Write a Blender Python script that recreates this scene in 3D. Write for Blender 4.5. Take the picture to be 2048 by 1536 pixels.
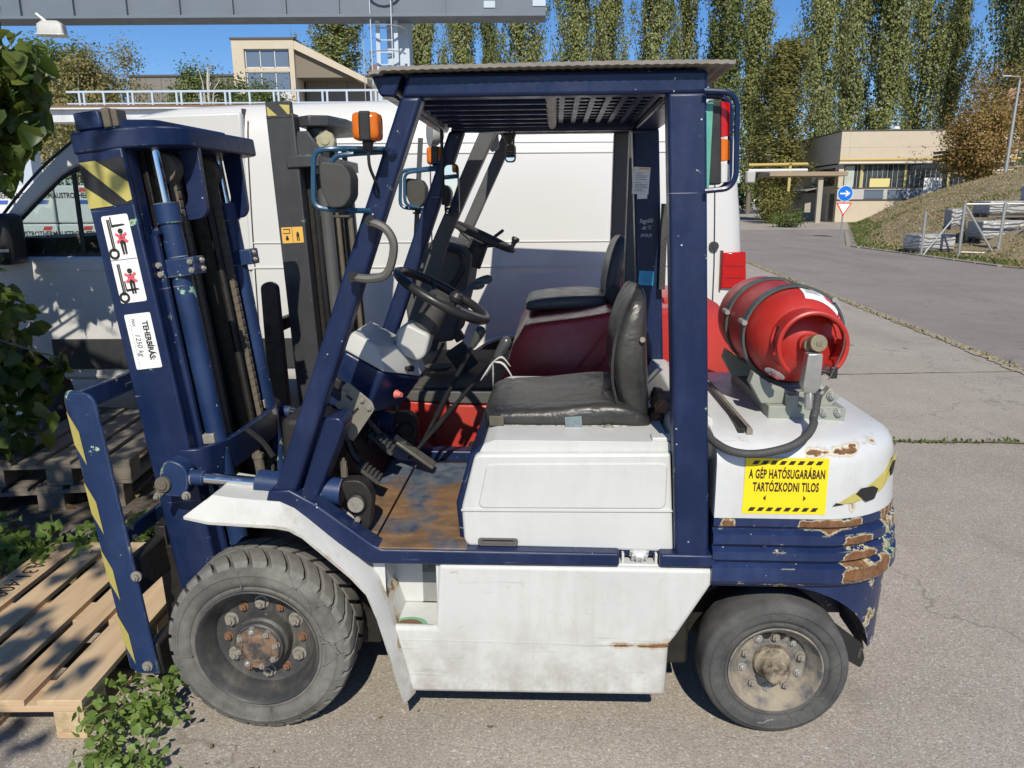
import bpy, bmesh, math, random
import numpy as np
from mathutils import Vector, Matrix, Euler

for o in list(bpy.data.objects):
    bpy.data.objects.remove(o)
random.seed(7)
rng = np.random.default_rng(7)
SC = bpy.context.scene
COL = SC.collection
R = math.radians

# ------------------------------------------------------------------ camera, sky, sun, exposure
cam_d = bpy.data.cameras.new('camera')
cam = bpy.data.objects.new('camera', cam_d)
COL.objects.link(cam)
SC.camera = cam
cam_d.sensor_fit = 'HORIZONTAL'
cam_d.sensor_width = 36.0
cam_d.lens = 36.0 * 1520.0 / 2048.0
cam_d.clip_start = 0.05
cam_d.clip_end = 3000
_pitch, _roll = R(13.1), R(0.35)
_f = Vector((0, math.cos(_pitch), -math.sin(_pitch)))
_u = Vector((0, math.sin(_pitch), math.cos(_pitch)))
_r = Vector((1, 0, 0))
_r2 = _r * math.cos(_roll) - _u * math.sin(_roll)
_u2 = _u * math.cos(_roll) + _r * math.sin(_roll)
_m = Matrix((_r2, _u2, -_f)).transposed().to_4x4()
_m.translation = Vector((0, 0, 1.69))
cam.matrix_world = _m

SUN_EL, SUN_AZ = R(42), R(2.0)          # sun behind the camera, a touch to the right
world = bpy.data.worlds.new('World')
SC.world = world
world.use_nodes = True
wn = world.node_tree
sky = wn.nodes.new('ShaderNodeTexSky')
sky.sky_type = 'NISHITA'
sky.sun_disc = False
sky.sun_elevation = SUN_EL
sky.sun_rotation = R(180) - SUN_AZ
sky.altitude = 150
sky.air_density = 1.0
sky.dust_density = 0.1
sky.ozone_density = 3.2
hsv = wn.nodes.new('ShaderNodeHueSaturation')
hsv.inputs['Saturation'].default_value = 1.25
hsv.inputs['Value'].default_value = 1.0
tint = wn.nodes.new('ShaderNodeMix')
tint.data_type = 'RGBA'
tint.blend_type = 'MULTIPLY'
tint.inputs[0].default_value = 1.0
tint.inputs[7].default_value = (1.02, 1.06, 1.25, 1)
wn.links.new(sky.outputs[0], hsv.inputs['Color'])
wn.links.new(hsv.outputs[0], tint.inputs[6])
wn.links.new(tint.outputs[2], wn.nodes['Background'].inputs[0])
wn.nodes['Background'].inputs[1].default_value = 0.08
sun_d = bpy.data.lights.new('sun', 'SUN')
sun = bpy.data.objects.new('sun', sun_d)
COL.objects.link(sun)
sun_d.energy = 4.25
sun_d.angle = R(0.53)
sun_d.color = (1.0, 0.93, 0.80)
_d = Vector((-math.sin(SUN_AZ) * math.cos(SUN_EL), math.cos(SUN_AZ) * math.cos(SUN_EL), -math.sin(SUN_EL)))
sun.rotation_euler = _d.to_track_quat('-Z', 'Y').to_euler()
sun.location = (2, -8, 9)
SC.view_settings.view_transform = 'Standard'
SC.view_settings.look = 'None'
SC.view_settings.exposure = 0.2
SC.view_settings.gamma = 1.0
SC.view_settings.use_curve_mapping = False
SC.cycles.max_bounces = 8
SC.cycles.transparent_max_bounces = 12

# ------------------------------------------------------------------ mesh helpers
def orth(d):
    d = Vector(d).normalized()
    a = Vector((0, 0, 1)) if abs(d.z) < 0.9 else Vector((1, 0, 0))
    u = d.cross(a).normalized()
    return d, u, d.cross(u).normalized()

class MB:
    """collects shapes, then links them as one mesh object"""
    def __init__(s):
        s.v, s.f, s.mi = [], [], []
    def add(s, vs, fs, mi=0, M=None):
        k = len(s.v)
        s.v += [tuple(M @ Vector(p)) for p in vs] if M is not None else [tuple(p) for p in vs]
        s.f += [tuple(i + k for i in f) for f in fs]
        s.mi += [mi] * len(fs)
        return s
    def box(s, c, d, rot=None, mi=0, M=None):
        x, y, z = d[0] / 2, d[1] / 2, d[2] / 2
        vs = [Vector((a * x, b * y, e * z)) for a in (-1, 1) for b in (-1, 1) for e in (-1, 1)]
        if rot is not None:
            rm = Euler(rot).to_matrix()
            vs = [rm @ p for p in vs]
        vs = [p + Vector(c) for p in vs]
        return s.add(vs, [(0, 1, 3, 2), (4, 6, 7, 5), (0, 4, 5, 1), (2, 3, 7, 6), (0, 2, 6, 4), (1, 5, 7, 3)], mi, M)
    def bb(s, x0, x1, y0, y1, z0, z1, mi=0):
        return s.box(((x0 + x1) / 2, (y0 + y1) / 2, (z0 + z1) / 2), (x1 - x0, y1 - y0, z1 - z0), None, mi)
    def prism(s, pts, y0, y1, mi=0, M=None):
        """polygon in xz pushed along y"""
        n = len(pts)
        vs = [(p[0], y0, p[1]) for p in pts] + [(p[0], y1, p[1]) for p in pts]
        fs = [tuple(range(n)), tuple(range(2 * n - 1, n - 1, -1))]
        fs += [(i, i + n, (i + 1) % n + n, (i + 1) % n) for i in range(n)]
        return s.add(vs, fs, mi, M)
    def prism_z(s, pts, z0, z1, mi=0, M=None):
        n = len(pts)
        vs = [(p[0], p[1], z0) for p in pts] + [(p[0], p[1], z1) for p in pts]
        fs = [tuple(range(n)), tuple(range(2 * n - 1, n - 1, -1))]
        fs += [(i, i + n, (i + 1) % n + n, (i + 1) % n) for i in range(n)]
        return s.add(vs, fs, mi, M)
    def cyl(s, p0, p1, r0, r1=None, n=14, mi=0, M=None, cap=True):
        r1 = r0 if r1 is None else r1
        p0, p1 = Vector(p0), Vector(p1)
        d, u, w = orth(p1 - p0)
        vs = []
        for p, r in ((p0, r0), (p1, r1)):
            for i in range(n):
                a = 2 * math.pi * i / n
                vs.append(p + u * math.cos(a) * r + w * math.sin(a) * r)
        fs = [(i, (i + 1) % n, (i + 1) % n + n, i + n) for i in range(n)]
        if cap:
            fs += [tuple(range(n - 1, -1, -1)), tuple(range(n, 2 * n))]
        return s.add(vs, fs, mi, M)
    def tube(s, path, r, n=8, closed=False, mi=0, M=None, flat=1.0, up=None):
        P = [Vector(p) for p in path]
        m = len(P)
        vs, fs = [], []
        prev = None
        for i, p in enumerate(P):
            if closed:
                t = P[(i + 1) % m] - P[i - 1]
            else:
                t = P[min(i + 1, m - 1)] - P[max(i - 1, 0)]
            t.normalize()
            if up is not None:
                u = (Vector(up) - t * t.dot(Vector(up))).normalized()
            elif prev is None:
                u = orth(t)[1]
            else:
                u = (prev - t * t.dot(prev)).normalized()
            prev = u
            w = t.cross(u)
            rr = r[i] if isinstance(r, (list, tuple)) else r
            for k in range(n):
                a = 2 * math.pi * k / n
                vs.append(p + u * math.cos(a) * rr + w * math.sin(a) * rr * flat)
        for i in range(m if closed else m - 1):
            j = (i + 1) % m
            for k in range(n):
                fs.append((i * n + k, i * n + (k + 1) % n, j * n + (k + 1) % n, j * n + k))
        if not closed:
            fs += [tuple(range(n - 1, -1, -1)), tuple((m - 1) * n + k for k in range(n))]
        return s.add(vs, fs, mi, M)
    def lathe(s, prof, c, axis, n=32, mi=0, M=None, cap=False):
        """prof: (radius, distance along axis)"""
        d, u, w = orth(axis)
        c = Vector(c)
        vs, fs = [], []
        for r, h in prof:
            for i in range(n):
                a = 2 * math.pi * i / n
                vs.append(c + d * h + (u * math.cos(a) + w * math.sin(a)) * max(r, 1e-4))
        for j in range(len(prof) - 1):
            for i in range(n):
                fs.append((j * n + i, j * n + (i + 1) % n, (j + 1) * n + (i + 1) % n, (j + 1) * n + i))
        if cap:
            fs += [tuple(range(n - 1, -1, -1)), tuple((len(prof) - 1) * n + i for i in range(n))]
        return s.add(vs, fs, mi, M)
    def loft(s, rings, closed=True, cap=True, mi=0, M=None):
        n = len(rings[0])
        vs = [p for r in rings for p in r]
        fs = []
        for j in range(len(rings) - 1):
            for i in range(n if closed else n - 1):
                fs.append((j * n + i, j * n + (i + 1) % n, (j + 1) * n + (i + 1) % n, (j + 1) * n + i))
        if cap and closed:
            fs += [tuple(range(n - 1, -1, -1)), tuple((len(rings) - 1) * n + i for i in range(n))]
        return s.add(vs, fs, mi, M)
    def hexn(s, c, axis, r, h, mi=0):
        c = Vector(c)
        d = Vector(axis).normalized()
        s.cyl(c, c + d * h, r, r * 0.97, 6, mi)
        return s.cyl(c + d * h, c + d * h * 1.5, r * 0.5, r * 0.45, 8, mi)
    def build(s, name, mats, parent=None, bev=0, seg=2, smooth=35, sub=0, loc=None, rot=None):
        me = bpy.data.meshes.new(name)
        me.from_pydata(s.v, [], s.f)
        mats = mats if isinstance(mats, (list, tuple)) else [mats]
        for m in mats:
            me.materials.append(m)
        if len(mats) > 1:
            me.polygons.foreach_set('material_index', s.mi)
        bm = bmesh.new()
        bm.from_mesh(me)
        bmesh.ops.recalc_face_normals(bm, faces=bm.faces)
        bm.to_mesh(me)
        bm.free()
        if smooth:
            me.shade_smooth()
            me.set_sharp_from_angle(angle=R(smooth))
        me.update()
        o = bpy.data.objects.new(name, me)
        COL.objects.link(o)
        if parent is not None:
            o.parent = parent
        if loc is not None:
            o.location = loc
        if rot is not None:
            o.rotation_euler = rot
        if bev:
            b = o.modifiers.new('bevel', 'BEVEL')
            b.width = bev
            b.segments = seg
            b.limit_method = 'ANGLE'
            b.angle_limit = R(38)
            b.harden_normals = False
        if sub:
            q = o.modifiers.new('sub', 'SUBSURF')
            q.levels = q.render_levels = sub
        return o

def rounded(pts, r, n=4):
    """polygon with its corners rounded; r one number or one per corner"""
    out = []
    m = len(pts)
    for i in range(m):
        p = Vector(pts[i])
        a = Vector(pts[i - 1]) - p
        b = Vector(pts[(i + 1) % m]) - p
        rr = r[i] if isinstance(r, (list, tuple)) else r
        if rr <= 0:
            out.append(tuple(p))
            continue
        k = min(rr, a.length * 0.48, b.length * 0.48)
        p0, p1 = p + a.normalized() * k, p + b.normalized() * k
        for j in range(n + 1):
            t = j / n
            out.append(tuple(p0 * (1 - t) ** 2 + p * 2 * t * (1 - t) + p1 * t * t))
    return out

def spline(pts, k=6):
    """Catmull-Rom through the points"""
    P = [Vector(p) for p in pts]
    P = [P[0] * 2 - P[1]] + P + [P[-1] * 2 - P[-2]]
    out = []
    for i in range(1, len(P) - 2):
        for j in range(k):
            t = j / k
            a, b, c, d = P[i - 1], P[i], P[i + 1], P[i + 2]
            out.append(0.5 * ((2 * b) + (c - a) * t + (2 * a - 5 * b + 4 * c - d) * t * t + (3 * b - a - 3 * c + d) * t ** 3))
    out.append(P[-2])
    return out

def corner_path(pts, r, n=4):
    """open path with rounded bends"""
    P = [Vector(p) for p in pts]
    out = [P[0]]
    for i in range(1, len(P) - 1):
        a, b = P[i - 1] - P[i], P[i + 1] - P[i]
        k = min(r, a.length * 0.49, b.length * 0.49)
        p0, p1 = P[i] + a.normalized() * k, P[i] + b.normalized() * k
        for j in range(n + 1):
            t = j / n
            out.append(p0 * (1 - t) ** 2 + P[i] * 2 * t * (1 - t) + p1 * t * t)
    out.append(P[-1])
    return out

def tag(o, label=None, cat=None, group=None, kind=None):
    if label: o['label'] = label
    if cat: o['category'] = cat
    if group: o['group'] = group
    if kind: o['kind'] = kind
    return o

def empty(name, loc=(0, 0, 0), rz=0.0, label=None, cat=None, group=None):
    o = bpy.data.objects.new(name, None)
    o.empty_display_size = 0.2
    o.location = loc
    o.rotation_euler = (0, 0, rz)
    COL.objects.link(o)
    return tag(o, label, cat, group)

def kids(o):
    return [c for c in bpy.data.objects if c.parent == o]

def copy_tree(o, parent=None, loc=None, rz=None, scale=None, label=None):
    c = o.copy()
    COL.objects.link(c)
    c.parent = parent
    if loc is not None: c.location = loc
    if rz is not None: c.rotation_euler = (c.rotation_euler[0], c.rotation_euler[1], rz)
    if scale is not None: c.scale = scale
    if label: c['label'] = label
    for ch in kids(o):
        copy_tree(ch, c)
    return c

def twin(o, loc=(0, 0, 0), rot=None, parent=None, scale=None):
    """a copy sharing the mesh (pieces alike)"""
    c = o.copy()
    COL.objects.link(c)
    c.location = loc
    if rot is not None: c.rotation_euler = rot
    if parent is not None: c.parent = parent
    if scale is not None: c.scale = scale
    return c

def lettering(name, body, h, loc, rot, m, parent, sx=1.0, align='CENTER', depth=0.0006, shear=0.0, space=1.0, bold=0.0):
    cu = bpy.data.curves.new(name, 'FONT')
    cu.body = body
    cu.size = h / 0.72
    cu.align_x = align
    cu.align_y = 'CENTER'
    cu.extrude = depth
    cu.offset = bold
    cu.shear = shear
    cu.space_character = space
    cu.resolution_u = 3
    t = bpy.data.objects.new(name, cu)
    COL.objects.link(t)
    dg = bpy.context.evaluated_depsgraph_get()
    me = bpy.data.meshes.new_from_object(t.evaluated_get(dg))
    bpy.data.objects.remove(t)
    me.materials.clear()
    me.materials.append(m)
    o = bpy.data.objects.new(name, me)
    COL.objects.link(o)
    if parent is not None: o.parent = parent
    o.location = loc
    o.rotation_euler = rot
    o.scale = (sx, 1, 1)
    return o

# ------------------------------------------------------------------ materials
class G:
    def __init__(s, name):
        s.m = bpy.data.materials.new(name)
        s.m.use_nodes = True
        s.t = s.m.node_tree
        s.b = s.t.nodes['Principled BSDF']
        s.out = s.t.nodes['Material Output']
        s._co = None
    def n(s, ty, **kw):
        x = s.t.nodes.new('ShaderNode' + ty)
        for k, v in kw.items():
            if hasattr(x, k) and k not in ('Scale',):
                setattr(x, k, v)
        return x
    def set(s, sock, v):
        if isinstance(v, bpy.types.NodeSocket):
            s.t.links.new(v, sock)
        else:
            if hasattr(sock, 'default_value') and sock.type == 'RGBA' and len(v) == 3:
                v = (*v, 1)
            sock.default_value = v
    def co(s):
        if s._co is None:
            s._co = s.n('TexCoord').outputs['Object']
        return s._co
    def mapped(s, scale=(1, 1, 1), rot=(0, 0, 0), loc=(0, 0, 0), src=None):
        x = s.n('Mapping')
        s.set(x.inputs['Vector'], src or s.co())
        x.inputs['Scale'].default_value = scale
        x.inputs['Rotation'].default_value = rot
        x.inputs['Location'].default_value = loc
        return x.outputs[0]
    def noise(s, scale, detail=4, rough=0.6, vec=None, out='Fac', dist=0.0):
        x = s.n('TexNoise')
        s.set(x.inputs['Vector'], vec or s.co())
        x.inputs['Scale'].default_value = scale
        x.inputs['Detail'].default_value = detail
        x.inputs['Roughness'].default_value = rough
        x.inputs['Distortion'].default_value = dist
        return x.outputs[out]
    def voro(s, scale, vec=None, feature='F1', out='Distance', rand=1.0):
        x = s.n('TexVoronoi', feature=feature)
        s.set(x.inputs['Vector'], vec or s.co())
        x.inputs['Scale'].default_value = scale
        x.inputs['Randomness'].default_value = rand
        return x.outputs[out]
    def ramp(s, fac, a, b, ca=0.0, cb=1.0):
        x = s.n('MapRange')
        x.clamp = True
        s.set(x.inputs['Value'], fac)
        x.inputs['From Min'].default_value = a
        x.inputs['From Max'].default_value = b
        x.inputs['To Min'].default_value = ca
        x.inputs['To Max'].default_value = cb
        return x.outputs[0]
    def math(s, op, a, b=0.0, clamp=False):
        x = s.n('Math', operation=op)
        x.use_clamp = clamp
        s.set(x.inputs[0], a)
        s.set(x.inputs[1], b)
        return x.outputs[0]
    def mix(s, fac, a, b, mode='MIX'):
        x = s.n('Mix', data_type='RGBA', blend_type=mode)
        s.set(x.inputs[0], fac)
        s.set(x.inputs[6], a)
        s.set(x.inputs[7], b)
        return x.outputs[2]
    def sep(s, vec=None):
        x = s.n('SeparateXYZ')
        s.set(x.inputs[0], vec or s.co())
        return x.outputs
    def bump(s, h, strength=0.3, dist=0.01):
        x = s.n('Bump')
        s.set(x.inputs['Height'], h)
        x.inputs['Strength'].default_value = strength
        x.inputs['Distance'].default_value = dist
        s.set(s.b.inputs['Normal'], x.outputs[0])
    def near(s, c, r, soft=0.012):
        """1 inside an axis box round c with half sizes r (object space), soft edges"""
        xyz = s.sep()
        f = None
        for i in range(3):
            if r[i] is None:
                continue
            d = s.math('ABSOLUTE', s.math('SUBTRACT', xyz[i], c[i]))
            k = s.ramp(d, r[i] + soft, r[i] - soft)
            f = k if f is None else s.math('MULTIPLY', f, k)
        return f
    def done(s, col=None, rough=None, metal=None, spec=None):
        if col is not None: s.set(s.b.inputs['Base Color'], col)
        if rough is not None: s.set(s.b.inputs['Roughness'], rough)
        if metal is not None: s.set(s.b.inputs['Metallic'], metal)
        if spec is not None: s.set(s.b.inputs['Specular IOR Level'], spec)
        return s.m

def plain(name, col, rough=0.5, metal=0.0, var=0.15, scale=14.0, bump=0.0, spec=0.5):
    g = G(name)
    f = g.noise(scale, 5, 0.65)
    c = g.mix(f, tuple(v * (1 - var) for v in col), tuple(min(1, v * (1 + var)) for v in col))
    r = g.ramp(g.noise(scale * 2.3, 3), 0.3, 0.7, max(0.05, rough - 0.1), min(1, rough + 0.1))
    if bump:
        g.bump(g.noise(scale * 6, 4), bump, 0.004)
    return g.done(c, r, metal, spec)

RUST = (0.13, 0.055, 0.022)
RUST2 = (0.23, 0.105, 0.04)
GREEN = (0.30, 0.52, 0.36)
CREAM = (0.62, 0.60, 0.46)

def paint(name, base, rough=0.35, chip=0.0, chipcol=CREAM, edge=0.0, dirt=0.25, dirtcol=(0.20, 0.17, 0.13), rust=(), smear=0.0, scale=11.0, spec=0.5, metal=0.0, scratch=0.0, fade=0.0, stain=0.0, green=0.5, splash=0.0):
    """old paint: slight unevenness, dust, chips down to primer and rust, worn edges"""
    g = G(name)
    f = g.noise(3.0, 4, 0.6)
    c = g.mix(f, tuple(v * 0.86 for v in base), tuple(min(1, v * 1.10) for v in base))
    # dust and streaks that run down
    st = g.noise(1.0, 5, 0.7, g.mapped((26, 26, 3.2)))
    du = g.math('MULTIPLY', g.ramp(g.noise(2.3, 6, 0.7), 0.42, 0.72), g.ramp(st, 0.35, 0.7))
    c = g.mix(g.math('MULTIPLY', du, dirt), c, dirtcol)
    if smear:
        sm = g.ramp(g.noise(1.0, 3, 0.5, g.mapped((3, 3, 60), (0.2, 0.5, 0.1))), 0.66, 0.72)
        c = g.mix(g.math('MULTIPLY', sm, smear), c, tuple(v * 0.55 for v in base))
    if splash:
        sp = g.math('MULTIPLY', g.ramp(g.sep()[2], .42, .12), g.ramp(g.noise(9, 6, .75), .40, .66))
        c = g.mix(g.math('MULTIPLY', sp, splash), c, (.27, .235, .185))
        c = g.mix(g.math('MULTIPLY', g.ramp(g.noise(26, 5, .75), .60, .70), splash * .5), c, (.34, .31, .26))
    if fade:
        c = g.mix(g.math('MULTIPLY', g.ramp(g.noise(4.5, 6, .7), .46, .70), fade), c, tuple(min(1, v * 1.9 + .012) for v in base))
        c = g.mix(g.math('MULTIPLY', g.ramp(g.noise(1.0, 4, .6, g.mapped((30, 30, 2.2))), .55, .72), fade * .6), c, tuple(v * 1.5 + .02 for v in base))
    if scratch:
        for rot, sc in (((.3, .9, .2), 70), ((-.5, -.35, .8), 95)):
            k = g.ramp(g.noise(1.0, 2, .5, g.mapped((2.2, 2.2, sc), rot)), .735, .75)
            k = g.math('MULTIPLY', k, g.ramp(g.noise(3.1, 3), .50, .60))
            c = g.mix(g.math('MULTIPLY', k, scratch), c, (.42, .45, .47) if base[0] < .2 else (.28, .26, .24))
    n1 = g.noise(scale, 7, 0.66)
    h = None
    score = n1
    if edge:
        bv = g.n('Bevel', samples=4)
        bv.inputs['Radius'].default_value = 0.007
        geo = g.n('NewGeometry')
        vm = g.n('VectorMath', operation='DOT_PRODUCT')
        g.set(vm.inputs[0], bv.outputs[0])
        g.set(vm.inputs[1], geo.outputs['Normal'])
        e = g.ramp(vm.outputs['Value'], 0.985, 0.88, 0.0, 0.20 * edge)
        score = g.math('ADD', score, e)
    for (cc, rr, w) in rust:
        score = g.math('ADD', score, g.math('MULTIPLY', g.near(cc, rr), w))
    thr = 0.765 - 0.12 * chip
    m1 = g.ramp(score, thr, thr + 0.016)
    m2 = g.ramp(g.math('ADD', score, g.ramp(g.noise(45, 4, .7), .3, .7, -.025, .025)), thr + 0.025, thr + 0.085)
    if stain:
        c = g.mix(g.math('MULTIPLY', g.ramp(score, thr - .075, thr), stain), c, (.36, .24, .13))
    pc = g.mix(g.ramp(g.noise(5.5, 2), green, green + .1), chipcol, GREEN)
    rc = g.mix(g.ramp(g.noise(42, 6, 0.8), .32, .68), tuple(v * .55 for v in RUST), RUST2)
    rc = g.mix(g.ramp(g.noise(13, 4, .7), .5, .7, 0, .6), rc, (.28, .16, .085))
    c = g.mix(m1, c, pc)
    c = g.mix(m2, c, rc)
    # small flecks of white where the paint has been knocked off
    if chip:
        fl = g.math('MULTIPLY', g.ramp(g.voro(34), 0.10, 0.06), g.ramp(g.noise(4.2, 3), 0.55, 0.62))
        c = g.mix(g.math('MULTIPLY', fl, 0.8), c, (0.62, 0.66, 0.62))
    r = g.math('ADD', g.ramp(m1, 0, 1, rough, 0.75), g.math('MULTIPLY', du, 0.25), True)
    r = g.math('ADD', r, g.ramp(g.noise(22, 4), 0.3, 0.7, -0.06, 0.08), True)
    g.bump(g.math('SUBTRACT', g.math('MULTIPLY', g.noise(60, 3), 0.1), g.math('MULTIPLY', m1, 0.5)), 0.35, 0.004)
    return g.done(c, r, metal, spec)

NAVY = (0.0058, 0.0155, 0.058)
MAT = {}
MAT['navy'] = paint('navy_paint', NAVY, 0.36, chip=0.75, edge=0.55, dirt=0.18, dirtcol=(0.07, 0.07, 0.075), spec=.38, scratch=.5, fade=.35)
MAT['navy_worn'] = paint('navy_paint_worn', (0.010, 0.028, 0.088), 0.42, chip=1.1, edge=1.0, dirt=0.25, scratch=.6, fade=.5, spec=.38, dirtcol=(0.07, 0.075, 0.08))
MAT['navy_clean'] = paint('navy_paint_clean', NAVY, 0.3, chip=0.3, edge=0.25, dirt=0.14, dirtcol=(0.07, 0.07, 0.075), spec=.38, scratch=.4, fade=.25)
MAT['white'] = paint('white_paint', (0.555, 0.565, 0.55), 0.38, chip=0.35, chipcol=(0.50, 0.45, 0.36), edge=0.35, dirt=0.42, dirtcol=(0.30, 0.28, 0.24), smear=0.5, scratch=.45, stain=.5, splash=.75, scale=7,
    rust=(((0.44, -0.53, 0.322), (0.10, None, 0.009), 0.34), ((-0.18, -0.53, 0.566), (0.045, None, 0.006), 0.34), ((0.52, -0.53, 0.2), (0.012, None, 0.03), 0.22), ((0.53, -0.53, 0.345), (0.02, None, 0.015), 0.2)))
MAT['white_fender'] = paint('white_fender_paint', (0.58, 0.585, 0.56), 0.4, chip=0.4, chipcol=(0.55, 0.50, 0.36), edge=1.15, dirt=0.5, stain=.5, scratch=.4, splash=.6, scale=8)
MAT['white_hood'] = paint('white_hood_paint', (0.575, 0.585, 0.575), 0.34, scratch=.25, chip=0.15, edge=0.12, dirt=0.22, scale=8)
MAT['white_top'] = paint('white_counterweight_paint', (0.575, 0.59, 0.59), 0.32, chip=0.35, edge=0.0, stain=.6, scratch=.3, green=.6, dirt=0.4, dirtcol=(0.25, 0.2, 0.14), scale=7,
    rust=(((0.99, -0.50, 0.972), (0.085, 0.1, 0.012), 0.30), ((1.10, -0.44, 0.985), (0.05, 0.1, 0.012), 0.28), ((1.06, -0.5, 0.80), (0.015, 0.1, 0.02), 0.26), ((1.05, -0.1, 1.03), (0.10, 0.08, 0.04), 0.14)))
MAT['navy_ribs'] = paint('navy_rib_paint', (0.0095, 0.022, 0.078), 0.3, chip=1.0, edge=0.3, scratch=.6, fade=.4, green=.58, chipcol=(.50, .46, .30), dirt=0.2, dirtcol=(0.06, 0.07, 0.09), scale=12,
    rust=(((1.0, -0.5, 0.742), (0.10, 0.2, 0.018), 0.34), ((1.09, -0.5, 0.69), (0.05, 0.3, 0.02), 0.33), ((1.10, -0.5, 0.635), (0.06, 0.3, 0.02), 0.33), ((1.13, -0.45, 0.58), (0.09, 0.3, 0.024), 0.33), ((1.22, -0.35, 0.68), (0.05, 0.3, 0.1), 0.15), ((0.69, -0.5, 0.745), (0.025, 0.2, 0.015), 0.22), ((0.86, -0.5, 0.545), (0.14, 0.2, 0.012), 0.17), ((1.2, -0.4, 0.4), (0.12, 0.3, 0.16), 0.10)))
def floor_mat():
    g = G('rusty_floor_plate')
    n1 = g.math('SUBTRACT', g.noise(3.4, 7, 0.68), g.ramp(g.sep()[1], -.05, .25, 0, .22))
    st = g.noise(1.0, 6, .7, g.mapped((9, 15, 12)))
    rc = g.mix(g.ramp(st, .3, .7), (0.10, 0.055, 0.028), (0.30, 0.175, 0.085))
    rc = g.mix(g.ramp(g.noise(11, 5, .7), .5, .7, 0, .7), rc, (.10, .085, .07))
    bl = g.mix(g.ramp(g.noise(14, 6, .7), .35, .65), (0.035, 0.055, 0.095), (0.13, 0.155, 0.185))
    c = g.mix(g.ramp(n1, 0.40, 0.50), bl, rc)
    g.bump(g.noise(40, 5), 0.3, 0.004)
    return g.done(c, g.ramp(n1, 0.3, 0.7, 0.45, 0.8))
MAT['floor'] = floor_mat()
MAT['rust'] = plain('rusty_steel', (0.17, 0.09, 0.05), 0.75, 0.0, 0.5, 30, 0.4)
MAT['rusty_hub'] = (lambda g: g.done(g.mix(g.ramp(g.noise(16, 6, 0.7), 0.44, 0.58), (0.045, 0.043, 0.042), g.mix(g.noise(50, 4), (0.13, 0.075, 0.045), (0.26, 0.17, 0.11))), 0.75))(G('rusty_hub_metal'))
MAT['dusty_hub'] = (lambda g: g.done(g.mix(g.ramp(g.noise(19, 6, 0.7), 0.42, 0.58), (0.06, 0.047, 0.035), (0.30, 0.25, 0.18)), 0.85))(G('dusty_hub_metal'))
MAT['black'] = plain('black_plastic', (0.018, 0.018, 0.019), 0.42, 0, 0.3, 9)
MAT['dust_black'] = plain('dusty_black_plastic', (0.045, 0.044, 0.041), 0.6, 0, 0.5, 8)
MAT['grey_pl'] = plain('grey_grip_plastic', (0.11, 0.105, 0.095), 0.55, 0, 0.25, 10)
MAT['lt_grey'] = plain('light_grey_plastic', (0.44, 0.44, 0.42), 0.5, 0, 0.12, 8)
MAT['greasy'] = plain('greasy_black_steel', (0.022, 0.02, 0.018), 0.5, 0.2, 0.6, 18, 0.5)
MAT['grease_tan'] = plain('dry_grease_steel', (0.115, 0.098, 0.072), 0.7, 0.0, 0.45, 24, 0.3)
MAT['chrome'] = plain('chrome_rod', (0.75, 0.75, 0.76), 0.12, 1.0, 0.05, 10)
MAT['zinc'] = plain('zinc_steel', (0.45, 0.45, 0.43), 0.42, 0.7, 0.25, 20)
MAT['bolt'] = plain('dull_bolt_steel', (0.30, 0.28, 0.24), 0.6, 0.4, 0.4, 40)
MAT['olive_grey'] = plain('grey_green_bracket_paint', (0.27, 0.29, 0.25), 0.5, 0, 0.2, 20)
MAT['strap'] = plain('dark_band_paint', (0.065, 0.075, 0.075), 0.45, 0, 0.3, 20)
MAT['rubber'] = plain('hose_rubber', (0.055, 0.055, 0.056), 0.65, 0, 0.3, 30, 0.3)
def tyre_mat(name, a, b):
    g = G(name)
    n1 = g.noise(6, 7, 0.7)
    c = g.mix(g.ramp(n1, 0.36, 0.66), a, b)
    # dry cracks and scuffs
    cr = g.ramp(g.voro(13, g.mapped((1, 1, 1)), 'DISTANCE_TO_EDGE'), 0.012, 0.0)
    c = g.mix(g.math('MULTIPLY', cr, g.ramp(g.noise(3, 2), 0.5, 0.6)), c, (0.02, 0.02, 0.02))
    sp = g.ramp(g.noise(55, 4, 0.8), 0.62, 0.75)
    c = g.mix(g.math('MULTIPLY', sp, 0.35), c, (0.22, 0.20, 0.17))
    g.bump(n1, 0.35, 0.006)
    return g.done(c, 0.85, 0, 0.25)
MAT['tyre'] = tyre_mat('dusty_tyre_rubber', (0.092, 0.090, 0.084), (0.20, 0.192, 0.175))
MAT['tyre_dark'] = tyre_mat('worn_tyre_rubber', (0.052, 0.053, 0.054), (0.115, 0.114, 0.110))
MAT['rim_black'] = paint('black_rim_paint', (0.036, 0.038, 0.041), 0.5, chip=0.3, edge=0.5, dirt=0.9, dirtcol=(0.22, 0.195, 0.155))
MAT['rim_pale'] = (lambda g: g.done(g.mix(g.ramp(g.noise(7, 6, 0.7), 0.42, 0.60), (0.29, 0.25, 0.19), (0.085, 0.09, 0.10)), 0.8))(G('dusty_pale_rim'))
def vinyl():
    g = G('black_seat_vinyl')
    n1 = g.noise(5, 5, 0.6)
    c = g.mix(g.ramp(n1, 0.35, 0.7), (0.016, 0.016, 0.017), (0.050, 0.049, 0.046))
    g.bump(g.math('ADD', g.math('MULTIPLY', g.noise(9, 3, 0.5, None, 'Fac', 1.2), 1.0), g.math('MULTIPLY', g.noise(160, 2), 0.06)), 0.45, 0.02)
    return g.done(c, g.ramp(n1, 0.3, 0.7, 0.28, 0.45), 0, 0.5)
MAT['vinyl'] = vinyl()
MAT['mirror'] = (lambda g: g.done((0.86, 0.87, 0.88), 0.02, 1.0))(G('mirror_glass'))
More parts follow.
